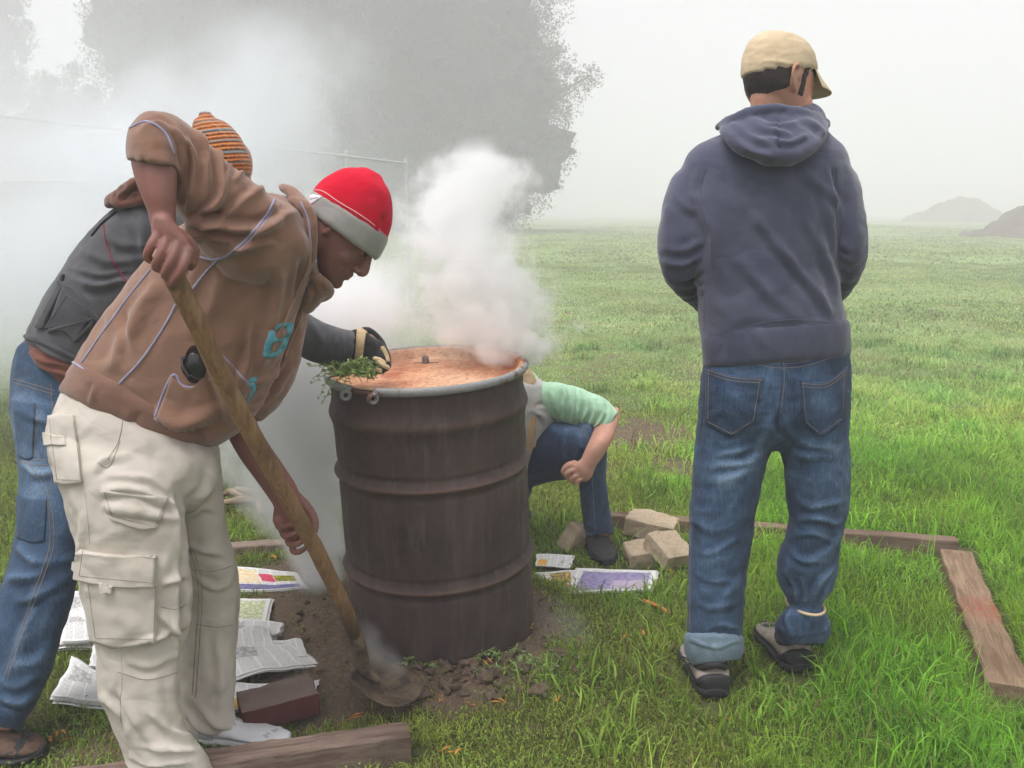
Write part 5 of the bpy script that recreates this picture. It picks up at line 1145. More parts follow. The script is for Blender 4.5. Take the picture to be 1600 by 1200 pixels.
# front pocket panel and the black thing in it
V, F = drape_patch(bw, [(268, 588), (300, 606), (345, 560), (392, 606)], [(246, 652), (290, 690), (340, 690), (380, 660)], .004, 30, 24); obj('front_pocket', V, F, brm, swt)
tq = plain('turquoise_print', (0.12, 0.36, 0.43), .9, .1, .4, 60)
def strokes(b, L_, r, name, mat, parent, off=.0006):
    T = [t for t in (drape_tube(b, l, r, off, 3) for l in L_) if t]
    if T: V, F = join(T); return obj(name, V, F, mat, parent)
strokes(bw, [[(432, 512), (446, 506), (452, 512), (446, 530), (434, 552), (420, 556)], [(426, 520), (420, 540), (416, 555)], [(455, 508), (448, 530), (444, 545)], [(428, 532), (440, 530)], [(384, 604), (394, 600), (396, 608), (388, 622), (384, 628)], [(386, 612), (382, 622)], [(392, 594), (398, 592)]], .0085, 'print', tq, swt, -.004)
# hood: roll round the neck, loose front below the chin
HQ = [(440, 300, 470, 300, YW + .06, .10), (448, 305, 492, 330, YW + .06, .16), (455, 330, 494, 365, YW + .06, .18), (462, 365, 492, 400, YW + .06, .19), (468, 400, 500, 430, YW + .06, .17), (474, 425, 513, 452, YW + .07, .14), (470, 450, 505, 470, YW + .07, .12), (468, 468, 492, 482, YW + .07, .08)]
V, F = remesh([loft(HQ, 26, 5, 2.1, cap=('round', 'round')), tube([P(455, 312, YW - .03), P(478, 325, YW - .05), P(488, 360, YW - .05), P(486, 398, YW - .04), P(476, 420, YW - .01)], [.010, .013, .013, .012, .01], 10, 5), tube([P(490, 430, YW + .0), P(508, 446, YW + .02), P(512, 458, YW + .08), P(500, 466, YW + .12)], [.012, .014, .014, .012], 10, 4)], .005, 3)
V = folds(V, F, [([(456, 330), (462, 370), (476, 412)], 5, -.010), ([(466, 320), (476, 360), (482, 400)], 4, .007), ([(478, 440), (490, 455), (486, 474)], 4, -.008), ([(500, 442), (504, 456)], 3, -.004)], [(.002, 15, 15, 15, 0)])
ho = obj('hood', V, F, brm, wk); bh = bvh_of(V, F); sewn(bh, [[(470, 316), (482, 345), (486, 395)]], .0022, lil, ho, 'piping')
cordm = plain('brown_cord', (0.36, 0.22, 0.14), .8)
def yhit(px, py, d=.012, fb=YW - .1):
    h = hit(bw, px, py) or hit(bh, px, py); return (h[0] - np.array([0, d, 0])) if h is not None else P(px, py, fb)
for pl in ([(485, 398), (482, 420), (466, 455), (448, 500), (428, 541)], [(488, 437), (480, 470), (466, 510), (450, 547)]):
    obj('drawstring', *join([tube([yhit(*q) for q in pl], .0022, 7, 4), tube([yhit(*pl[-1]), yhit(pl[-1][0] - 2, pl[-1][1] + 8)], .0032, 7, 1)]), cordm, ho)
V, F = drape_patch(bw, [(283, 574), (296, 543), (312, 541), (326, 560)], [(286, 582), (298, 597), (314, 596), (328, 582)], .0015, 16, 16, .002); obj('pocket_opening_shade', V, F, plain('painted_opening_shade', (.03, .018, .014), .95, .05), swt)  # dark patch laid on the cloth, painting the shade inside the pocket mouth
# glossy black thing in the pocket
gb = plain('glossy_black', (0.012, 0.012, 0.014), .18, .6, .1, 20, .0)
h = hit(bw, 303, 572)[0]; V, F = ball((0, 0, 0), .024, .010, .030, 28, 18); V = V * (1 + .18 * fbm(V * 40, 2))[:, None]; V = V + h + [.004, .001, 0]; V2, F2 = ball(h + [-.012, -.012, .004], .013, .008, .017)
pi_ = empty('sunglasses', h, 'glossy black sunglasses poking out of the brown sweatshirt pocket', 'sunglasses'); obj('lens', V, F, gb, pi_); obj('frame', *tube([h + np.array([-.024, -.004, .02]), h + np.array([-.020, -.010, .0]), h + np.array([-.010, -.010, -.02])], .003, 7, 3), plain('dark_frame', (.05, .05, .055), .3, .5), pi_)
# trousers
TP = [(104, 596, 318, 690, YW + .06, .235), (84, 645, 335, 718, YW + .03, .275), (78, 690, 338, 742, YW + .02, .29)]
TN = [(77, 700, 300, 742, YW - .02, .25), (90, 740, 284, 768, YW - .06, .225), (106, 800, 288, 815, YW - .08, .215), (120, 860, 296, 868, YW - .09, .20), (126, 920, 299, 930, YW - .10, .19), (140, 975, 292, 982, YW - .11, .185), (148, 1030, 283, 1034, YW - .11, .18), (156, 1085, 280, 1090, YW - .12, .18), (174, 1132, 286, 1138, YW - .12, .19), (192, 1172, 316, 1172, YW - .12, .20), (202, 1208, 332, 1206, YW - .12, .20), (206, 1240, 334, 1236, YW - .12, .19)]
TF = [(190, 700, 340, 700, YW + .08, .22), (222, 770, 346, 770, YW + .09, .21), (244, 830, 352, 830, YW + .10, .20), (258, 880, 369, 880, YW + .11, .19), (266, 935, 373, 935, YW + .12, .18), (275, 1000, 369, 1000, YW + .12, .17), (280, 1060, 366, 1060, YW + .12, .17), (282, 1105, 364, 1108, YW + .12, .17), (286, 1135, 374, 1146, YW + .12, .18), (292, 1152, 378, 1158, YW + .12, .17), (296, 1163, 380, 1166, YW + .12, .165)]
khm = cloth('stone_canvas', (0.53, 0.48, 0.415), (0.61, 0.56, 0.485), 5, 900, .3, .92, .1, ((.34, .29, .22), 4, .58, .5))
V0, F = remesh([loft(TP, 40, 4, 2.3), loft(TN, 34, 4, 2.2, cap=('round', 'open')), loft(TF, 32, 4, 2.2, cap=('round', 'open'))], .006, 4)
FT = [([(155, 770), (210, 765), (270, 790)], 9, .009), ([(160, 790), (215, 800), (276, 812)], 8, .008), ([(150, 740), (165, 720), (205, 715)], 8, .006), ([(170, 745), (230, 750), (275, 775)], 7, .006), ([(255, 915), (275, 905), (295, 900)], 6, .007), ([(250, 960), (278, 985), (294, 960)], 7, .007), ([(190, 1015), (230, 1005), (275, 985)], 8, .008), ([(195, 1030), (235, 1040), (275, 1020)], 7, .006), ([(160, 1085), (190, 1120), (215, 1180)], 8, .008), ([(185, 1075), (215, 1130), (260, 1180)], 9, .008), ([(215, 1160), (260, 1172), (312, 1178)], 7, .009), ([(235, 1110), (262, 1140), (300, 1162)], 8, .009), ([(265, 1050), (270, 1100), (284, 1136)], 8, .007), ([(200, 1185), (240, 1195), (300, 1192)], 6, .007),
      ([(290, 850), (325, 862), (364, 872)], 6, .007), ([(300, 900), (335, 918), (368, 905)], 7, .006), ([(305, 960), (320, 1010), (315, 1060)], 8, .005), ([(340, 980), (345, 1050), (340, 1110)], 9, .006), ([(300, 1090), (330, 1130), (368, 1142)], 7, .008), ([(290, 1110), (315, 1140), (350, 1150)], 6, .007), ([(280, 800), (310, 790), (340, 800)], 7, .006), ([(287, 870), (284, 960), (280, 1060)], 7, -.010), ([(276, 770), (284, 820), (292, 870)], 6, -.012), ([(130, 800), (128, 850), (124, 870)], 8, .004), ([(330, 725), (325, 760), (300, 790)], 8, .006)]
V = folds(V0, F, [(a_, b_ * .85, c_ * 1.2) for a_, b_, c_ in FT], [(.0045, 6, 6, 6, .4), (.0024, 14, 14, 14, 0)]); V = lap(V, F, 1)
tr_ = obj('cargo_trousers', V, F, khm, wk); bt = bvh_of(V, F); kth = plain('khaki_thread', (.27, .24, .19), .9)
def pocket(top, bot, th, name='cargo_pocket', parent=tr_, b=bt, mat=khm, inset=3, bump=0):
    V, F = drape_patch(b, top, bot, th, 26, 22); V = V + vnormals(V, np.array(F)) * (.001 * fbm(V * 30, 2))[:, None] if all(len(f) == 4 for f in F) else V
    o = obj(name, V, F, mat, parent); pb = bvh_of(V, F); a, b2 = top, bot
    stitched(pb, [[(a[0][0] + inset, a[0][1] + inset), (b2[0][0] + inset, b2[0][1] - inset)], [(b2[0][0] + inset, b2[0][1] - inset), (b2[-1][0] - inset, b2[-1][1] - inset)], [(b2[-1][0] - inset, b2[-1][1] - inset), (a[-1][0] - inset, a[-1][1] + inset)]], kth, o, .0007, 5, 4); return o
pocket([(134, 905), (190, 912), (246, 912)], [(146, 1000), (190, 1010), (243, 1002)], .010)
pocket([(126, 858), (185, 866), (246, 868)], [(121, 903), (180, 914), (242, 914)], .016, 'pocket_flap')
pocket([(164, 910), (184, 912)], [(166, 922), (182, 924)], .020, 'flap_tab')
pocket([(74, 652), (96, 648), (118, 650)], [(86, 752), (106, 757), (130, 754)], .009, 'back_pocket')
pocket([(76, 676), (108, 682)], [(78, 697), (108, 700)], .014, 'pocket_flap')
pocket([(160, 766), (215, 772), (262, 778)], [(172, 810), (215, 826), (245, 826)], .006, 'thigh_pocket')
stitched(bt, [[(118, 650), (128, 720), (134, 780), (140, 850)], [(188, 1010), (190, 1060), (188, 1120), (205, 1180)], [(185, 1050), (230, 1062), (280, 1050)], [(195, 640), (185, 690), (165, 722)], [(188, 690), (170, 730), (152, 722)], [(298, 860), (310, 920), (306, 1000), (300, 1090)], [(304, 858), (316, 920), (312, 1000), (306, 1090)], [(300, 890), (335, 892), (368, 882)], [(306, 975), (340, 980), (368, 975)], [(252, 948), (275, 952), (296, 942)]], kth, tr_, .0009, 6, 5)
sewn(bt, [[(188, 1010), (190, 1060), (188, 1120), (205, 1180)], [(304, 858), (314, 920), (310, 1000), (304, 1090)], [(118, 650), (128, 720), (134, 780), (140, 850)]], .0018, khm, tr_, 'leg_seam', -.0004)
# head, hands
HW = P(537, 358, YW + .07); ang = R(-47)
FWD = (math.cos(ang), -.10, math.sin(ang)); UPW = (math.cos(ang + math.pi / 2), -.02, math.sin(ang + math.pi / 2))
hp, T = head_parts(HW, FWD, UPW, .9, False)
NW = [(440, 350, 470, 405, YW + .07, .13), (465, 335, 492, 400, YW + .07, .125), (488, 325, 512, 408, YW + .07, .125), (510, 325, 530, 400, YW + .07, .12)]
FN = [(212, 205, 278, 232, YW - .22, .10), (203, 238, 277, 246, YW - .235, .10), (209, 275, 277, 278, YW - .25, .09), (220, 305, 276, 307, YW - .26, .078), (230, 330, 275, 331, YW - .265, .062), (234, 350, 276, 350, YW - .27, .052)]
yh = YW - .285
RH = [loft([(238, 348, 272, 346, yh, .05), (236, 360, 284, 360, yh, .055), (240, 372, 296, 376, yh, .055), (250, 384, 304, 396, yh, .05), (262, 398, 306, 408, yh, .04)], 20, 4, 2.2),
      fpx([(247, 366, yh - .012, .0135), (236, 384, yh - .026, .0125), (230, 402, yh - .020, .0115), (240, 408, yh - .002, .010)], 10), fpx([(262, 372, yh - .016, .014), (252, 396, yh - .032, .013), (243, 416, yh - .026, .012), (254, 422, yh - .004, .010)], 10),
      fpx([(278, 382, yh - .018, .014), (270, 404, yh - .034, .013), (258, 428, yh - .030, .012), (264, 434, yh - .008, .010)], 10), fpx([(294, 392, yh - .014, .014), (288, 414, yh - .030, .013), (274, 436, yh - .030, .012), (266, 446, yh - .014, .011)], 10),
      fpx([(280, 366, yh + .006, .016), (300, 384, yh + .02, .0145), (304, 404, yh + .026, .0125), (298, 418, yh + .024, .010)], 10)]
FFm = [(352, 640, 404, 648, YW + .13, .09), (352, 672, 402, 660, YW + .12, .09), (372, 712, 418, 690, YW + .12, .08), (398, 748, 440, 722, YW + .12, .07), (422, 782, 462, 756, YW + .115, .056), (430, 796, 468, 772, YW + .11, .05)]
yl = YW + .105
LH = [loft([(428, 794, 468, 768, yl + .01, .045), (426, 812, 482, 786, yl + .015, .05), (434, 828, 490, 806, yl + .02, .05), (446, 838, 492, 824, yl + .02, .045)], 20, 4, 2.2),
      fpx([(432, 812, yl, .0135), (438, 824, yl - .02, .0125), (452, 820, yl - .036, .0115), (464, 818, yl - .034, .0105)], 10), fpx([(440, 826, yl, .013), (446, 838, yl - .022, .0122), (460, 834, yl - .036, .0115), (470, 830, yl - .032, .010)], 10),
      fpx([(448, 836, yl, .013), (453, 850, yl - .020, .012), (464, 850, yl - .034, .011), (474, 844, yl - .032, .0098)], 10), fpx([(456, 842, yl + .002, .012), (458, 861, yl - .016, .011), (468, 862, yl - .028, .0102), (476, 857, yl - .028, .009)], 10),
      fpx([(474, 784, yl + .004, .015), (489, 806, yl - .006, .0145), (492, 826, yl - .018, .013), (484, 844, yl - .026, .011)], 10)]
bodyp = hp + [loft(NW, 24, 4, 2.0), loft(scl(TW, .8), 26, 3), loft(scl(AN, .66), 20, 3), loft(FN, 22, 4, 2.0), loft(scl(AF, .66), 20, 3), loft(FFm, 22, 4, 2.0), loft(scl(TP, .82), 24, 2), loft(scl(TN, .66), 20, 2), loft(scl(TF, .66), 20, 2)] + RH + LH
V, F = remesh(bodyp, .0034, 2); obj('body', V, F, SK_DARK, wk)
# beanie
BN = [(481, 322, 592, 404, YW + .07, .178), (484, 308, 601, 388, YW + .07, .184), (488, 298, 607, 372, YW + .07, .186)]
BT = [(488, 299, 606, 373, YW + .07, .182), (498, 286, 612, 350, YW + .07, .178), (515, 273, 613, 326, YW + .07, .165), (537, 263, 609, 300, YW + .07, .14), (560, 262, 598, 281, YW + .07, .085)]
redm = cloth('red_fleece', (0.56, 0.004, 0.024), (0.66, 0.008, 0.036), 12, 900, .3, .95, .05); gkm = cloth('grey_fleece', (0.33, 0.32, 0.30), (0.40, 0.39, 0.365), 12, 900, .3, .95, .35)
V, F = remesh([loft(BT, 34, 5, 2.0, cap=('soft', 'soft'))], .004, 4); V = folds(V, F, [([(592, 280), (600, 300), (604, 330)], 3, .003), ([(555, 264), (570, 264)], 3, -.003), ([(595, 335), (600, 350), (598, 365)], 6, -.004)], [(.001, 20, 20, 20, 0)])
bn = obj('beanie', V, F, redm, wk)
V, F = remesh([loft(BN, 34, 5, 2.0, cap=('open', 'soft'))], .004, 2); V = folds(V, F, [], [(.0008, 14, 14, 14, 0)]); bb = obj('beanie_band', V, F, gkm, bn); bbv = bvh_of(V, F)
bnv = bvh_of(*remesh([loft(BT, 34, 5, 2.0, cap=('soft', 'soft')), loft(BN, 34, 5, 2.0, cap=('soft', 'soft'))], .004, 2))
sewn(bnv, [[(490, 297), (505, 299), (530, 316), (560, 334), (585, 352), (605, 373)]], .0013, plain('pink_thread', (.75, .35, .38), .8), bn, 'piping', .001)
wb = plain('white_badge', (.78, .78, .80), .7, .2, .03); 
V, F = drape_patch(bbv, [(480, 308), (490, 304), (503, 308)], [(480, 322), (483, 322), (486, 319)], .0016, 14, 12, .002); bg_ = obj('badge', V, F, wb, bb); bgv = bvh_of(V, F)
strokes(bgv, [[(485, 311), (497, 308.5)]], .0011, 'badge_lettering', plain('badge_grey', (.35, .35, .5), .7), bg_, .0002)
strokes(bgv, [[(487, 313), (489, 315.5)], [(492, 312), (493, 314.5)]], .0015, 'badge_mark', plain('badge_blue', (.06, .07, .25), .7), bg_, .0002); strokes(bgv, [[(485, 319), (492, 316.5)]], .0018, 'badge_mark', plain('badge_red', (.65, .12, .22), .7), bg_, .0002)
brw = plain('dark_hair', (.012, .009, .008), .8); T2 = []
for sx in (-1, 1): T2.append(tube(T([(sx * .018, .094, .022), (sx * .034, .092, .027), (sx * .05, .078, .022)]), [.003, .004, .002], 8, 3))
for q in T2: obj('eyebrow', *q, brw, wk)
for sx in (-1, 1): obj('eye', *join([ball(T((sx * .031, .086, .003)), .0085), tube(T([(sx * .022, .092, .006), (sx * .031, .0965, .0065), (sx * .042, .088, .005)]), [.0015, .002, .0015], 6, 3)]), plain('eye', (.04, .025, .02), .25, .5), wk)
# sneakers (the near one is below the frame)
sn_w = plain('white_leather', (.70, .71, .74), .55, .4, .06); sg = plain('pale_grey', (.45, .47, .50), .6)
hl = G(314, 1156); hl[2] = .002; tt = hl + np.array([.232, -.02, 0]); shoe(hl, tt, .088, .06, wk, sn_w, sn_w, sg, collar=False)
hl = G(205, 1310); hl[2] = .002; tt = hl + np.array([.27, .01, 0]); shoe(hl, tt, .10, .09, wk, sn_w, sn_w, sg)
# ------------------------------------------------------------------ shovel
HC_ = [(262, 412, 1.86), (283, 455, 1.875), (306, 500, 1.895), (333, 560, 1.935), (358, 612, 1.965), (381, 655, 1.99), (407, 702, 2.02), (442, 765, 2.075), (470, 815, 2.10), (492, 855, 2.12), (516, 903, 2.15), (544, 962, 2.19), (557, 1000, 2.21)]
hx = []
HA, HB_ = P(262, 412, 1.70), P(557, 1000, 2.21)
for (x, y, Y) in HC_:      # depth from a straight shaft between the two ends
    t = (y - 412) / 588.0
    for _ in range(8):
        q = HA + (HB_ - HA) * t; t += (y - proj(q[None])[1][0]) / 600.0
    hx.append(P(x, y, (HA + (HB_ - HA) * t)[1]))
sv = empty('shovel', P(600, 1080, 2.36), 'muddy shovel with a long worn wooden handle digging at the drum foot', 'shovel')
wm_ = M('worn_handle'); v = wm_.coord('Object', (3, 3, .5)); v0 = wm_.coord('Object'); f = wm_.noise(v, 22, 6, .7, .5); f2 = wm_.noise(v0, 9, 4)
sp = wm_.n('ShaderNodeSeparateXYZ'); wm_.t.links.new(v0, sp.inputs[0]); zz = wm_.math('ADD', sp.outputs[2], wm_.math('MULTIPLY', wm_.math('SUBTRACT', f2, .5), .25))
col = wm_.mix(wm_.rng(f, .35, .65), (0.18, 0.095, 0.042), (0.34, 0.205, 0.105)); col = wm_.mix(wm_.rng(f2, .5, .68, 0, .7), col, (.11, .075, .042)); col = wm_.mix(wm_.rng(zz, .22, .36, 1, 0), col, (.055, .033, .02))
wm_.pbr(col, .6, .3, wm_.bump(f, .4, .002)); rr = [.019, .020, .0205, .0205, .0205, .0205, .0205, .020, .020, .0195, .0192, .0185, .017]
V, F = tube(hx, rr, 24, 8); N = vnormals(V, np.array([f_ for f_ in F if len(f_) == 4])); V = V + N * (.0012 * fbm(V * [8, 8, 20], 2))[:, None]
obj('handle', V, F, wm_.m, sv)
mud = M('muddy_steel'); v = mud.coord('Object'); f = mud.noise(v, 18, 5, .7); f2 = mud.noise(v, 90, 4)
mud.pbr(mud.mix(mud.rng(f, .4, .6), (.05, .034, .024), (.16, .115, .075)), mud.rng(f, .4, .6, .45, .9), .3, mud.bump(mud.math('ADD', f, f2), .7, .005))
so2 = [P(548, 972, 2.195), P(558, 1000, 2.21), P(564, 1028, 2.22), P(570, 1048, 2.225), P(590, 1062, 2.23)]
ub = P(566, 1052, 2.23); tip = P(658, 1083, 2.22); dl = tip - ub; Lb = np.linalg.norm(dl); dl /= Lb; sdv = np.array([-.10, 1.0, 0.10]); sdv -= dl * (sdv @ dl); sdv /= np.linalg.norm(sdv); upb = np.cross(dl, sdv); upb *= np.sign(upb[2])
Bv = []; nu_, nv_ = 24, 22
for i in range(nu_ + 1):
    t = -.16 + 1.16 * i / nu_; wd = .098 * (1 - max(0, (t - .45) / .56) ** 2.2) ** .5 if t < 1.0 else .012
    wd = max(wd, .012) * (1.0 if t > -.08 else .9)
    for j in range(nv_ + 1):
        s_ = -1 + 2 * j / nv_; sag = .034 * (s_ * s_) * (1 - .3 * t) - .012 - .035 * math.sin(math.pi * min(max(t, 0), 1)) * .55
        rib_ = .007 * math.exp(-(s_ / .18) ** 2) * max(0, 1 - t * 1.5)
        Bv.append(ub + dl * (t * Lb) + sdv * wd * s_ + upb * (sag + rib_))
Bv = np.array(Bv); Q = [(i * (nv_ + 1) + j, i * (nv_ + 1) + j + 1, (i + 1) * (nv_ + 1) + j + 1, (i + 1) * (nv_ + 1) + j) for i in range(nu_) for j in range(nv_)]
n1 = len(Bv); BB = np.concatenate([Bv + upb * .0012, Bv - upb * .0012]); bdr = [j for j in range(nv_ + 1)] + [(i + 1) * (nv_ + 1) + nv_ for i in range(nu_)] + [nu_ * (nv_ + 1) + j for j in range(nv_ - 1, -1, -1)] + [i * (nv_ + 1) for i in range(nu_ - 1, 0, -1)]
FB_ = Q + [tuple(q + n1 for q in f_[::-1]) for f_ in Q] + [(bdr[k], n1 + bdr[k], n1 + bdr[(k + 1) % len(bdr)], bdr[(k + 1) % len(bdr)]) for k in range(len(bdr))]
bl = obj('blade', BB, FB_, mud.m, sv); obj('socket', *tube(so2, [.0205, .021, .021, .018, .009], 18, 5), mud.m, sv)

# ------------------------------------------------------------------ worker in the dark jacket behind
Y2 = 2.36
w2 = empty('person', (P(80, 900, Y2)[0], Y2, 0), 'person in grey padded jacket and orange striped beanie, gloved hand on the drum lid', 'person')
JT = [(38, 534, 190, 606, Y2, .29), (44, 514, 204, 590, Y2, .30), (66, 466, 226, 548, Y2, .31), (92, 428, 260, 514, Y2, .32), (122, 384, 300, 472, Y2 + .01, .34), (160, 342, 340, 436, Y2 + .02, .37), (205, 308, 375, 405, Y2 + .03, .40), (255, 278, 398, 372, Y2 + .04, .34), (300, 262, 395, 335, Y2 + .05, .24)]
JA = [(320, 300, 260, 420, Y2 - .02, .19), (365, 350, 330, 450, Y2, .17), (420, 418, 385, 500, Y2 + .02, .14), (470, 478, 455, 548, Y2 + .06, .125), (500, 500, 482, 562, Y2 + .09, .115), (528, 512, 515, 571, Y2 + .115, .11), (552, 518, 546, 573, Y2 + .13, .102)]
JB = [(330, 300, 280, 400, Y2 + .22, .17), (400, 350, 370, 450, Y2 + .27, .15), (440, 440, 400, 500, Y2 + .33, .13), (460, 500, 420, 540, Y2 + .37, .11)]
jkm = cloth('charcoal_shell', (0.060, 0.062, 0.068), (0.10, 0.10, 0.108), 6, 900, .3, .75, .2)
V0, F = remesh([loft(JT, 40, 5, 2.3, cap=('open', 'soft')), loft(JA, 28, 5, 2.1, cap=('round', 'open')), loft(JB, 24, 4, 2.1)], .0055, 4)
V = folds(V0, F, [([(100, 432), (150, 448), (200, 440), (240, 455)], 6, .010), ([(105, 420), (160, 430), (215, 420)], 5, .007), ([(125, 392), (180, 412), (235, 400)], 8, .006), ([(200, 350), (215, 400), (230, 440)], 8, -.005), ([(165, 360), (190, 385), (240, 385)], 8, .005), ([(540, 516), (536, 572)], 3, .006), ([(530, 514), (524, 570)], 3, .005), ([(520, 512), (512, 568)], 3, .004), ([(480, 500), (505, 535), (500, 560)], 6, .005), ([(225, 310), (235, 350), (230, 400)], 7, -.006), ([(46, 530), (110, 566)], 4, .005)], [(.002, 6, 6, 6, .3), (.0012, 18, 18, 18, 0)]); V = lap(V, F, 1)
jk = obj('jacket', V, F, jkm, w2); bk = bvh_of(V, F); pad = cloth('black_panel', (0.045, 0.046, 0.052), (0.075, 0.076, 0.083), 9, 900, .3, .7, .2)
for t_, b_ in (([(104, 440), (128, 462), (144, 494)], [(78, 512), (100, 518), (120, 533)]),):
    V, F = drape_patch(bk, t_, b_, .008, 18, 18); obj('padded_panel', V, F, pad, jk)
V, F = drape_patch(bk, [(94, 446), (101, 450)], [(58, 512), (68, 515)], .009, 8, 20); obj('padded_panel', V, F, pad, jk)
sewn(bk, [[(94, 442), (120, 456), (145, 490), (160, 505)], [(108, 462), (74, 515)], [(108, 462), (148, 497), (118, 532)], [(148, 497), (76, 518)], [(42, 526), (80, 540), (120, 560), (150, 575)], [(100, 432), (70, 512)]], .0065, pad, jk, 'quilted_ridge', .003)
sewn(bk, [[(162, 352), (168, 385), (180, 415), (198, 440)]], .0022, plain('maroon_piping', (.20, .025, .045), .8), jk, 'piping', .001)
sewn(bk, [[(145, 368), (160, 350), (185, 330)]], .0035, plain('black_trim', (.012, .012, .02), .6), jk, 'piping', .002)
mar = cloth('maroon_fleece', (0.125, 0.045, 0.030), (0.185, 0.072, 0.048), 8, 800, .3, .95, .3)
V, F = remesh([loft([(46, 526, 190, 600, Y2, .26), (38, 545, 180, 612, Y2, .285), (35, 560, 172, 626, Y2, .29), (42, 568, 168, 632, Y2, .28)], 36, 4, 2.3, cap=('soft', 'open'))], .006, 3); V = folds(V, F, [([(50, 558), (90, 580), (130, 590)], 4, .006), ([(45, 550), (80, 565), (120, 575)], 4, .005)], [(.003, 12, 12, 12, 0)]); obj('shirt_hem', V, F, mar, w2)
V, F = remesh([loft([(236, 272, 232, 315, Y2 - .02, .22), (215, 276, 212, 322, Y2 - .03, .22), (196, 286, 192, 324, Y2 - .03, .2), (181, 298, 182, 322, Y2 - .03, .15)], 24, 4, 2.1), tube([P(240, 276, Y2 - .13), P(205, 288, Y2 - .13), P(182, 305, Y2 - .08), P(186, 318, Y2 - .1), P(222, 312, Y2 - .13)], [.011, .012, .012, .012, .012], 10, 4)], .005, 3); V = folds(V, F, [([(232, 283), (205, 298), (188, 316)], 4, -.009), ([(228, 296), (205, 308)], 3, .005)], [(.003, 14, 14, 14, 0)]); obj('hood', V, F, mar, w2)
J2W = [(22, 560, 170, 618, Y2, .26), (17, 600, 172, 650, Y2, .29), (16, 645, 170, 690, Y2, .29)]
J2N = [(16, 640, 150, 668, Y2 - .05, .22), (26, 705, 146, 720, Y2 - .06, .21), (29, 770, 134, 785, Y2 - .10, .20), (24, 835, 128, 848, Y2 - .14, .19), (6, 900, 118, 915, Y2 - .19, .18), (-20, 960, 102, 975, Y2 - .23, .175), (-38, 1020, 84, 1035, Y2 - .26, .175), (-48, 1070, 62, 1090, Y2 - .28, .17), (-48, 1108, 38, 1124, Y2 - .30, .16), (-48, 1126, 34, 1140, Y2 - .30, .16)]
J2F = [(60, 650, 200, 690, Y2 + .12, .20), (100, 760, 215, 790, Y2 + .16, .19), (140, 860, 240, 880, Y2 + .18, .17), (160, 960, 250, 970, Y2 + .2, .15), (170, 1020, 250, 1030, Y2 + .2, .15)]
V0, F = remesh([loft(J2W, 36, 4, 2.3), loft(J2N, 30, 4, 2.2, cap=('round', 'open')), loft(J2F, 26, 3, 2.2)], .006, 4); N0 = vnormals(V0, F)
V = folds(V0, F, [([(30, 850), (60, 880), (115, 870)], 8, .010), ([(10, 905), (50, 900), (90, 880)], 8, .009), ([(20, 940), (60, 930), (105, 900)], 8, .007), ([(0, 1085), (30, 1095), (60, 1075)], 8, .009), ([(0, 1060), (30, 1072), (70, 1050)], 7, .007), ([(90, 1000), (60, 1030), (20, 1040)], 9, .006), ([(30, 720), (60, 740), (100, 735)], 7, .005), ([(60, 900), (45, 980), (10, 1060)], 10, .005), ([(35, 640), (60, 655), (90, 650)], 6, .004)], [(.003, 8, 8, 8, .4), (.0014, 18, 18, 18, 0)]); V = lap(V, F, 1)
j2m = denim('washed_denim', (0.030, 0.055, 0.100), (0.078, 0.135, 0.225), (0.28, 0.39, 0.53)); me = mesh_from('jeans', V, F); wear_attr(me, V, [(60, 740, 50, 90, .35), (40, 640, 40, 50, .3), (60, 900, 40, 60, .05), (30, 1000, 30, 80, .1), (90, 900, 30, 60, -.1)], relief(V0, V, N0, 35)); j2 = obj('jeans', me, None, j2m, w2); b2 = bvh_of(V, F)
def jpatch(b, top, bot, parent, name, th=.004):
    V, F = drape_patch(b, top, bot, th, 20, 20); me = mesh_from(name, V, F); wear_attr(me, V, [(50, 680, 50, 90, .3)]); return obj(name, me, None, j2m, parent)
jpatch(b2, [(20, 624), (38, 628), (56, 630)], [(30, 712), (42, 718), (52, 716)], j2, 'tool_pocket'); jpatch(b2, [(27, 774), (50, 780), (74, 780)], [(28, 840), (50, 848), (70, 846)], j2, 'tool_pocket')
stitched(b2, [[(20, 630), (38, 634), (54, 636)], [(20, 624), (38, 628), (56, 630)], [(56, 632), (54, 716)], [(28, 712), (50, 718), (80, 718)], [(28, 720), (50, 726), (80, 726)], [(27, 778), (74, 785)], [(27, 784), (74, 790)], [(74, 780), (78, 850), (55, 920), (30, 990), (6, 1060)], [(80, 780), (84, 850), (61, 920), (36, 990), (10, 1066)], [(42, 720), (62, 748), (76, 770)], [(22, 592), (70, 606), (90, 612)], [(22, 598), (70, 612), (90, 618)], [(80, 600), (84, 700), (78, 780)]], thr, j2, .001, 6, 5)
jpatch(b2, [(0, 1104), (18, 1108), (36, 1116)], [(0, 1118), (15, 1124), (32, 1132)], j2, 'hem', .005)
brs = plain('brown_leather', (.095, .055, .035), .7, .3, .4, 30, .4)
hl = G(-75, 1172); hl[2] = .002; tt = hl + np.array([.30, .005, 0]); sh2 = shoe(hl + np.array([.0, -.03, 0]), P(70, 1180, 2.02) * [1, 1, 0] + [0, 0, .002], .105, .10, w2, brs, blk, blk)
hl = G(170, 1020); hl[2] = .002; shoe(hl + np.array([-.03, .08, 0]), hl + np.array([.2, .1, 0]), .10, .09, w2, brs, blk, blk)
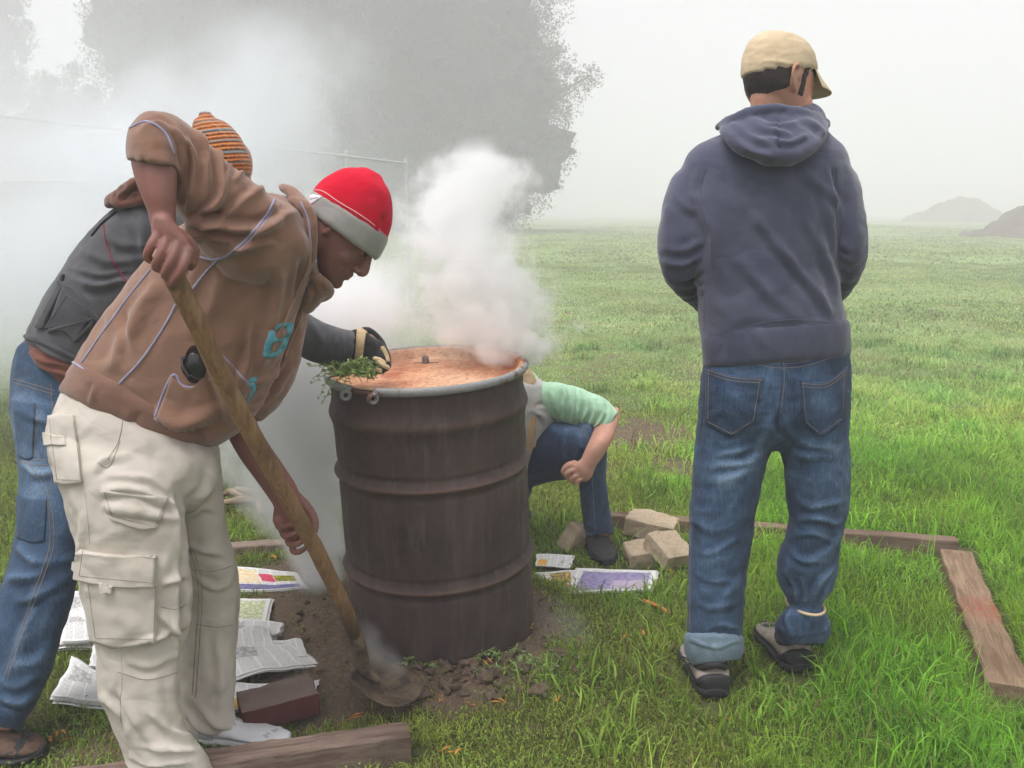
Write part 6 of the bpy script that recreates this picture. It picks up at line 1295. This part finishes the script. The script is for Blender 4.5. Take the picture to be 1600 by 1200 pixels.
# striped beanie
HC2 = P(338, 272, Y2 + .08); F2D, U2D = (.85, .3, -.38), (.38, .1, .92)
hp, T = head_parts(HC2, F2D, U2D, .9, False)
B2 = [(296, 285, 394, 268, Y2 + .08, .18), (297, 250, 391, 248, Y2 + .08, .19), (298, 224, 382, 228, Y2 + .08, .18), (300, 201, 373, 211, Y2 + .08, .155), (303, 188, 355, 193, Y2 + .08, .11), (312, 182, 336, 184, Y2 + .08, .05)]
kn = M('striped_knit'); v = kn.coord('Object'); s_ = kn.n('ShaderNodeSeparateXYZ'); kn.t.links.new(v, s_.inputs[0]); z0 = P(340, 250, Y2)[2]
zc = kn.math('ADD', s_.outputs[2], kn.math('MULTIPLY', s_.outputs[0], -.12)); t = kn.math('FRACT', kn.math('MULTIPLY', zc, 1 / .058)); row = kn.math('FRACT', kn.math('MULTIPLY', zc, 1 / .0105)); cx = kn.math('FRACT', kn.math('MULTIPLY', s_.outputs[0], 1 / .0095))
nz = kn.noise(v, 160, 2); org = kn.mix(nz, (.45, .12, .025), (.62, .22, .05)); drk = (.05, .028, .02); gry = (.20, .19, .18)
dots = kn.math('MULTIPLY', kn.math('LESS_THAN', row, .45), kn.math('LESS_THAN', kn.noise(kn.coord('Object', (1, 1, .9)), 260, 1), .52))
col = kn.mix(kn.math('MULTIPLY', dots, .85), org, drk); col = kn.mix(kn.math('LESS_THAN', t, .16), col, gry); col = kn.mix(kn.math('MULTIPLY', kn.math('GREATER_THAN', t, .56), kn.math('LESS_THAN', t, .64)), col, gry)
kn.pbr(col, .95, .1, kn.bump(kn.math('ADD', kn.math('SINE', kn.math('MULTIPLY', row, 6.28)), nz), .7, .003), sheen=.3)
V, F = remesh([loft(B2, 32, 5, 2.0, cap=('open', 'round'))], .004, 3); V = folds(V, F, [([(322, 186), (345, 205), (360, 225)], 4, -.003)], [(.001, 20, 20, 20, 0)]); b2o = obj('beanie', V, F, kn.m, w2)
V, F = ball(P(324, 181, Y2 + .08), .011, .011, .008, 14, 10); obj('bobble', V + .002 * np.random.default_rng(2).normal(size=V.shape), F, plain('grey_wool', (.09, .085, .085), .95), b2o)
N2w = [(290, 270, 330, 330, Y2 + .05, .13), (310, 262, 345, 320, Y2 + .07, .125), (325, 262, 358, 300, Y2 + .08, .12)]
gy = Y2 + .135
hand2 = [loft([(548, 522, 545, 562, gy, .05), (566, 518, 562, 568, gy, .05), (586, 530, 574, 572, gy, .045)], 18, 4, 2.1)]
V, F = remesh(hp + [loft(N2w, 20, 3, 2.0), loft(scl(JT, .8), 24, 3), loft(scl(JA, .6), 18, 3), loft(scl(JB, .6), 18, 3), loft(scl(J2W, .8), 20, 2), loft(scl(J2N, .65), 18, 2), loft(scl(J2F, .65), 18, 2)] + [loft(scl(q_, .8), 16, 3) for q_ in ([(548, 522, 545, 562, gy, .05), (566, 518, 562, 568, gy, .05), (586, 530, 574, 572, gy, .045)],)] +
               [tpx([(q[0][0] * .0 + a[0], a[1], a[2], a[3] * .7) for a in q], 8) for q in ([(578, 530, gy, .012), (596, 548, gy - .01, .011), (600, 562, gy - .02, .010)], [(576, 540, gy, .012), (592, 560, gy - .02, .011), (598, 570, gy - .03, .010)], [(574, 550, gy, .012), (584, 566, gy - .025, .011), (592, 574, gy - .035, .010)], [(570, 558, gy, .011), (576, 570, gy - .03, .010), (584, 577, gy - .04, .009)], [(562, 524, gy + .02, .012), (580, 524, gy + .03, .011), (590, 536, gy + .03, .010)])], .004, 2)
obj('body', V, F, SK_MID, w2)
tanl = plain('tan_leather', (.56, .41, .24), .75, .25, .2, 40, .3); bkf = cloth('black_knit', (.018, .018, .020), (.035, .035, .038), 20, 900, .3)
fing = [tpx([(574, 530, gy, .0145), (592, 540, gy - .008, .014), (602, 552, gy - .016, .013), (606, 566, gy - .022, .011)], 12), tpx([(574, 540, gy - .006, .0145), (590, 553, gy - .022, .0135), (600, 562, gy - .03, .0125), (606, 571, gy - .034, .011)], 12),
        tpx([(571, 550, gy - .01, .0145), (583, 563, gy - .03, .0135), (594, 570, gy - .04, .0125), (603, 575, gy - .044, .011)], 12), tpx([(567, 558, gy - .014, .0135), (575, 570, gy - .036, .0125), (586, 577, gy - .046, .0115), (596, 580, gy - .05, .010)], 12), tpx([(556, 524, gy + .02, .014), (574, 518, gy + .035, .014), (592, 532, gy + .04, .013), (600, 545, gy + .038, .011)], 12)]
V, F = remesh([loft([(545, 518, 541, 570, gy, .062), (556, 514, 552, 573, gy, .064), (570, 517, 562, 572, gy - .003, .064), (584, 528, 573, 570, gy - .008, .058)], 24, 4, 2.2, cap=('open', 'round'))] + fing, .0032, 2)
gl = obj('glove', V, F, bkf, w2); gbv = bvh_of(V, F)
V_, F_ = drape_patch(gbv, [(558, 515), (572, 519)], [(553, 572), (565, 572)], .003, 8, 22, .002); obj('leather_strap', V_, F_, tanl, gl)
sewn(gbv, [[(540, 520), (536, 545), (540, 570)], [(547, 519), (544, 545), (546, 572)]], .003, jkm, gl, 'cuff_rib', 0)
for a in ([(592, 566), (600, 571), (607, 574)], [(586, 560), (594, 562), (603, 569)], [(598, 544), (604, 554), (607, 564)], [(560, 513), (566, 516), (572, 519)], [(578, 574), (588, 578), (596, 580)]): sewn(gbv, [a], .0075, tanl, gl, 'leather_fingertip', -.003)

# ------------------------------------------------------------------ crouching person behind the drum
Y3 = 3.46
w3 = empty('person', (P(880, 800, Y3)[0], Y3, 0), 'crouching person behind the drum in mint green sleeves, grey vest and jeans, face hidden', 'person')
CT = [(752, 745, 836, 738, Y3 + .02, .26), (752, 712, 852, 704, Y3 + .02, .27), (756, 670, 868, 672, Y3 + .02, .28), (762, 635, 870, 638, Y3 + .02, .28), (770, 608, 860, 604, Y3 + .02, .24), (780, 598, 845, 594, Y3 + .02, .18)]
CA = [(842, 598, 838, 650, Y3 - .02, .13), (862, 597, 866, 656, Y3 - .04, .135), (884, 600, 884, 662, Y3 - .05, .13), (905, 606, 900, 667, Y3 - .06, .125), (926, 614, 920, 671, Y3 - .075, .12), (946, 624, 932, 676, Y3 - .09, .115), (964, 642, 940, 682, Y3 - .105, .11)]
min_ = cloth('mint_fleece', (0.36, 0.60, 0.40), (0.46, 0.70, 0.50), 12, 700, .3, .95, .4); gv = cloth('grey_vest', (0.40, 0.39, 0.37), (0.49, 0.48, 0.455), 10, 700, .3, .9)
V, F = remesh([loft(CA, 28, 5, 2.1, cap=('round', 'open')), loft(scl(CT, .93), 26, 3)], .0055, 4)
V = folds(V, F, [([(876, 600), (884, 630), (880, 660)], 4, .010), ([(890, 602), (898, 632), (893, 662)], 3.5, .010), ([(905, 606), (906, 635), (902, 664)], 3, .010), ([(917, 612), (918, 640), (912, 668)], 3, .009), ([(929, 616), (930, 642), (922, 670)], 3, .008), ([(940, 622), (940, 648), (930, 674)], 3, .008), ([(951, 630), (948, 655), (936, 678)], 3, .007), ([(860, 612), (868, 640), (874, 655)], 4, .006)], [(.002, 12, 12, 12, 0)]); obj('mint_sweater', V, F, min_, w3)
V, F = remesh([loft(CT, 32, 4, 2.3, cap=('open', 'soft'))], .006, 3); V = folds(V, F, [([(836, 640), (850, 660), (862, 690)], 6, .006), ([(832, 690), (845, 705), (850, 720)], 5, .006), ([(835, 632), (868, 634)], 3, -.003)], [(.002, 10, 10, 10, 0)]); obj('vest', V, F, gv, w3)
CL = [(795, 672, 800, 768, Y3 + .03, .20), (830, 664, 832, 760, Y3 + .0, .20), (862, 660, 862, 752, Y3 - .03, .19), (892, 660, 892, 748, Y3 - .05, .175), (916, 666, 912, 742, Y3 - .06, .16)]
CS = [(898, 672, 944, 672, Y3 - .06, .15), (900, 705, 948, 700, Y3 - .06, .15), (904, 745, 947, 742, Y3 - .05, .14), (908, 790, 951, 788, Y3 - .04, .135), (912, 820, 957, 818, Y3 - .04, .135), (913, 836, 960, 832, Y3 - .04, .135)]
CL2 = [(780, 690, 785, 775, Y3 + .1, .19), (800, 760, 830, 800, Y3 + .18, .18), (790, 800, 815, 830, Y3 + .3, .14)]
V0, F = remesh([loft(CL, 28, 4, 2.2), loft(CS, 26, 4, 2.1, cap=('round', 'open')), loft([(750, 720, 840, 715, Y3 + .03, .27), (745, 765, 830, 770, Y3 + .04, .27)], 26, 3), loft(CL2, 22, 3)], .006, 4); N0 = vnormals(V0, F)
V = folds(V0, F, [([(905, 690), (925, 700), (944, 690)], 4, .006), ([(903, 740), (920, 730), (940, 745)], 4, .008), ([(910, 760), (925, 800), (922, 830)], 5, .004), ([(890, 668), (880, 700), (890, 740)], 6, .005), ([(910, 815), (930, 822), (955, 815)], 4, .005)], [(.0022, 10, 10, 10, .4)]); me = mesh_from('jeans', V, F); wear_attr(me, V, [(915, 672, 16, 20, .55), (930, 780, 16, 60, .25), (880, 670, 25, 14, .3), (870, 730, 40, 30, -.2)], relief(V0, V, N0, 30)); j3 = obj('jeans', me, None, jm, w3); b3 = bvh_of(V, F)
stitched(b3, [[(922, 690), (926, 760), (930, 830)], [(913, 832), (935, 837), (958, 830)]], thr, j3, .0011, 5, 3)
CF = [(930, 660, 968, 642, Y3 - .10, .075), (926, 676, 967, 660, Y3 - .13, .078), (917, 696, 958, 686, Y3 - .17, .074), (910, 712, 944, 710, Y3 - .19, .062), (905, 724, 930, 730, Y3 - .20, .05)]
yf = Y3 - .20
FI = [loft([(904, 720, 930, 732, yf, .045), (896, 724, 925, 745, yf, .055), (888, 730, 918, 752, yf, .05), (883, 736, 908, 753, yf, .04)], 18, 4, 2.1), fpx([(900, 725, yf, .012), (886, 729, yf - .015, .0115), (880, 738, yf - .012, .010), (888, 744, yf + .005, .009)], 9), fpx([(904, 734, yf - .01, .012), (890, 737, yf - .026, .0115), (884, 745, yf - .02, .010), (892, 749, yf - .002, .009)], 9), fpx([(908, 741, yf - .01, .012), (896, 745, yf - .026, .011), (891, 751, yf - .02, .010), (898, 754, yf, .009)], 9), fpx([(912, 747, yf - .008, .011), (902, 751, yf - .022, .0105), (898, 755, yf - .016, .009), (904, 757, yf, .008)], 9), fpx([(898, 722, yf + .012, .012), (886, 726, yf + .012, .011), (879, 735, yf + .004, .010), (880, 742, yf, .009)], 9)]
HC3 = P(790, 612, Y3 + .0); hp, T = head_parts(HC3, (-.75, -.35, -.55), (-.35, -.1, .92), .95)
V, F = remesh(hp + FI + [loft(CF, 22, 4, 2.0), loft([(772, 640, 815, 640, Y3, .12), (775, 670, 820, 670, Y3 + .01, .13)], 18, 2), loft(scl(CT, .8), 22, 2), loft(scl(CA, .68), 18, 3), loft(scl(CL, .7), 18, 2), loft(scl(CS, .66), 18, 2), loft([(752, 725, 838, 720, Y3 + .03, .2), (755, 755, 826, 758, Y3 + .04, .2)], 18, 2), loft(scl(CL2, .7), 18, 2)], .0038, 2); obj('body', V, F, SK_PALE, w3)
bh_ = M('blond_hair'); v = bh_.coord('Object', (1, 1, .15)); f = bh_.noise(v, 300, 3, .7); bh_.pbr(bh_.mix(f, (.32, .20, .10), (.62, .46, .28)), .6, .3, bh_.bump(f, .8, .003))
Rm3 = frame((-.75, -.35, -.55), (-.35, -.1, .92)); L, F = shellhead(None, None, 1, lambda L: np.where((L[:, 1] < .03) & (L[:, 2] > -.09) | (L[:, 2] > .06), 1.12, .9), '', None, None); V = np.asarray(HC3) + .95 * (L @ Rm3.T)
V, F = remesh([(V, F), tpx([(815, 580, Y3 - .02, .035), (828, 605, Y3 - .06, .032), (830, 645, Y3 - .09, .028), (828, 690, Y3 - .10, .018), (826, 715, Y3 - .10, .008)], 14), tpx([(800, 570, Y3 + .02, .04), (822, 600, Y3 + .0, .035), (822, 660, Y3 - .04, .028), (818, 700, Y3 - .05, .015)], 14)], .005, 2); V = V + vnormals(V, F) * (.004 * fbm(V * [60, 60, 12], 3))[:, None]; obj('hair', V, F, bh_.m, w3)
hl = G(930, 856); hl[2] = .002; shoe(hl + np.array([-.01, .06, 0]), hl + np.array([.035, -.18, 0]), .105, .09, w3, plain('dark_suede', (.035, .034, .036), .8), blk, blk)
# ================================================================== smoke
def zof(py, Y): return P(800, py, Y)[2]
def xof(px, py, Y): return P(px, py, Y)[0]
def plume(label_rows, Y, dens, nscale, namp, edge, ydepth, step, col=(0.975, 0.985, 0.995), lean=0.0, seed=0.0, rough=.6, pad=1.35, yrad=1.0, aniso=0.0, fade=None, box_z=None):
    """rows (py, px centre, px half width, density 0..1): a puff of smoke round a bent centre line at distance Y"""
    zs = np.array([zof(r[0], Y) for r in label_rows]); xs = np.array([xof(r[1], r[0], Y) for r in label_rows]); rs = np.array([r[2] / FPX * Y for r in label_rows]); ds = np.array([r[3] for r in label_rows])
    o_ = np.argsort(zs); zs, xs, rs, ds = zs[o_], xs[o_], rs[o_], ds[o_]
    z0, z1 = zs[0], zs[-1]; x0, x1 = xs.min() - .01, xs.max() + .01; rm_ = rs.max()
    m = M('smoke'); v = m.coord('Object'); s = m.n('ShaderNodeSeparateXYZ'); m.t.links.new(v, s.inputs[0])
    q = m.n('ShaderNodeVectorMath', _operation='ADD'); m.t.links.new(v, q.inputs[0]); q.inputs[1].default_value = (seed, seed * 1.7, -seed)
    w_ = m.noise(q.outputs[0], nscale * .45, 1, .5, out='Color'); wv = m.n('ShaderNodeVectorMath', _operation='SCALE'); m.t.links.new(w_, wv.inputs[0]); wv.inputs['Scale'].default_value = .9 / nscale
    ad = m.n('ShaderNodeVectorMath', _operation='ADD'); m.t.links.new(q.outputs[0], ad.inputs[0]); m.t.links.new(wv.outputs[0], ad.inputs[1])
    nz = m.noise(ad.outputs[0], nscale, 5, rough)
    t = m.rng(s.outputs[2], z0, z1)
    zn = (zs - z0) / (z1 - z0)
    pk = lambda vals: [(float(a), float(b)) for a, b in zip(zn, vals)]
    cx = m.rng(m.ramp(t, pk((xs - x0) / (x1 - x0)), 'B_SPLINE' if len(zs) > 3 else 'LINEAR'), 0, 1, x0, x1); rr = m.rng(m.ramp(t, pk(rs / rm_)), 0, 1, 0, rm_); dn = m.ramp(t, pk(ds))
    dx = m.math('SUBTRACT', s.outputs[0], cx); dy = m.math('MULTIPLY', m.math('SUBTRACT', s.outputs[1], Y), 1.0 / yrad)
    dist = m.math('SQRT', m.math('ADD', m.math('MULTIPLY', dx, dx), m.math('MULTIPLY', dy, dy)))
    k = m.math('SUBTRACT', 1.0, m.math('DIVIDE', dist, m.math('MAXIMUM', rr, .003)))
    k = m.math('ADD', k, m.math('MULTIPLY', m.math('SUBTRACT', nz, .5), namp))
    d = m.rng(k, 0.0, edge, 0, 1, True); d = m.math('MULTIPLY', d, dn); d = m.math('MULTIPLY', d, m.rng(nz, .25, .6, .35, 1.1)); d = m.math('MULTIPLY', d, dens)
    pv = m.n('ShaderNodeVolumePrincipled'); pv.inputs['Color'].default_value = (*col, 1); pv.inputs['Anisotropy'].default_value = aniso; m.set(pv, 'Density', d)
    m.t.links.new(pv.outputs[0], m.out.inputs['Volume']); m.m.cycles.volume_step_rate = step
    xa, xb = (xs - rs * pad).min(), (xs + rs * pad).max(); ya = Y - rm_ * yrad * pad; yb = Y + rm_ * yrad * pad
    V, F = box(((xa + xb) / 2, (ya + yb) / 2, (z0 + z1) / 2), (xb - xa, yb - ya, z1 - z0)); return tag(obj('smoke', V, F, m.m, smooth=False), kind='stuff')
# white plume off the lid and the thin veil round it
plume([(572, 802, 50, 1), (545, 788, 84, 1), (515, 775, 116, .9), (470, 765, 122, .8), (430, 745, 108, .95), (390, 724, 96, 1), (350, 714, 90, 1), (305, 732, 96, 1), (270, 745, 86, 1), (246, 748, 66, .85), (226, 748, 42, .3), (210, 748, 24, 0)], 2.80, 14, 11.5, 3.0, .65, 1, .3, seed=4.2, rough=.66, col=(.998, .999, 1.0))
plume([(590, 700, 60, .3), (560, 690, 150, 1), (500, 680, 185, 1), (430, 680, 170, .8), (360, 690, 150, .7), (300, 700, 130, .5), (240, 700, 110, 0)], 3.0, 2.2, 5.5, 2.2, 1.0, 1, .5, seed=12.0, rough=.6)
# column left of the drum, rising from the dug hole behind it
plume([(1050, 545, 28, .9), (1000, 522, 48, 1.), (950, 508, 48, 1), (880, 494, 56, 1), (800, 478, 88, .9), (720, 455, 128, .8), (640, 450, 150, .8), (560, 450, 190, .75), (480, 460, 230, .5), (400, 470, 240, 0)], 3.05, 24, 4.6, 1.45, .75, 1, .4, seed=5.0, col=(.995, .997, 1.0))
# faint wisps low round the drum
plume([(1055, 625, 30, .6), (1020, 590, 36, 1), (985, 570, 30, .6), (960, 560, 20, 0)], 2.30, 6.0, 12, 1.3, .8, 1, .5, seed=7.0)
plume([(1040, 880, 60, .7), (1010, 895, 70, 1), (975, 885, 55, .6), (930, 870, 40, 0)], 2.62, 2.6, 9, 1.5, .9, 1, .5, seed=9.0)
# the broad drift behind the workers
m = M('smoke'); v = m.coord('Object'); s = m.n('ShaderNodeSeparateXYZ'); m.t.links.new(v, s.inputs[0])
w_ = m.noise(v, .55, 1, .5, out='Color'); wv = m.n('ShaderNodeVectorMath', _operation='SCALE'); m.t.links.new(w_, wv.inputs[0]); wv.inputs['Scale'].default_value = .9
ad = m.n('ShaderNodeVectorMath', _operation='ADD'); m.t.links.new(v, ad.inputs[0]); m.t.links.new(wv.outputs[0], ad.inputs[1])
nz = m.noise(ad.outputs[0], 1.0, 5, .58)
zt = m.math('ADD', s.outputs[2], m.math('MULTIPLY', m.math('SUBTRACT', nz, .5), 3.2))
xe = m.math('ADD', m.math('ADD', s.outputs[0], m.math('MULTIPLY', s.outputs[2], .10)), m.math('MULTIPLY', m.math('SUBTRACT', nz, .5), 1.6))
d = m.math('MULTIPLY', m.rng(zt, 1.15, 2.9, 1, 0.06, True), m.rng(xe, -2.5, -.2, 1, 0, True)); d = m.math('MULTIPLY', d, m.rng(s.outputs[2], .25, .95, 0.02, 1, True))
d = m.math('MULTIPLY', d, m.rng(s.outputs[1], 3.6, 4.3, 0, 1)); d = m.math('MULTIPLY', d, m.rng(s.outputs[0], -5.2, -3.6, .35, 1)); d = m.math('MULTIPLY', d, m.rng(nz, .38, .60, .12, 1.4)); d = m.math('MULTIPLY', d, .66)
pv = m.n('ShaderNodeVolumePrincipled'); pv.inputs['Color'].default_value = (.965, .98, 1.0, 1); m.set(pv, 'Density', d); m.t.links.new(pv.outputs[0], m.out.inputs['Volume']); m.m.cycles.volume_step_rate = .35
V, F = box((-3.1, 5.3, 1.75), (5.6, 3.4, 3.5)); tag(obj('smoke', V, F, m.m, smooth=False), kind='stuff')
# curls of thicker smoke over the trees
plume([(600, 60, 200, .2), (520, 110, 260, .9), (430, 140, 280, 1), (340, 190, 280, 1), (260, 260, 250, 1), (190, 330, 220, .9), (120, 400, 190, .8), (60, 410, 150, .5), (0, 390, 110, 0)], 4.4, 1.9, 2.0, 2.8, .7, 1, .5, seed=21.0, rough=.62, col=(.955, .975, 1.0))
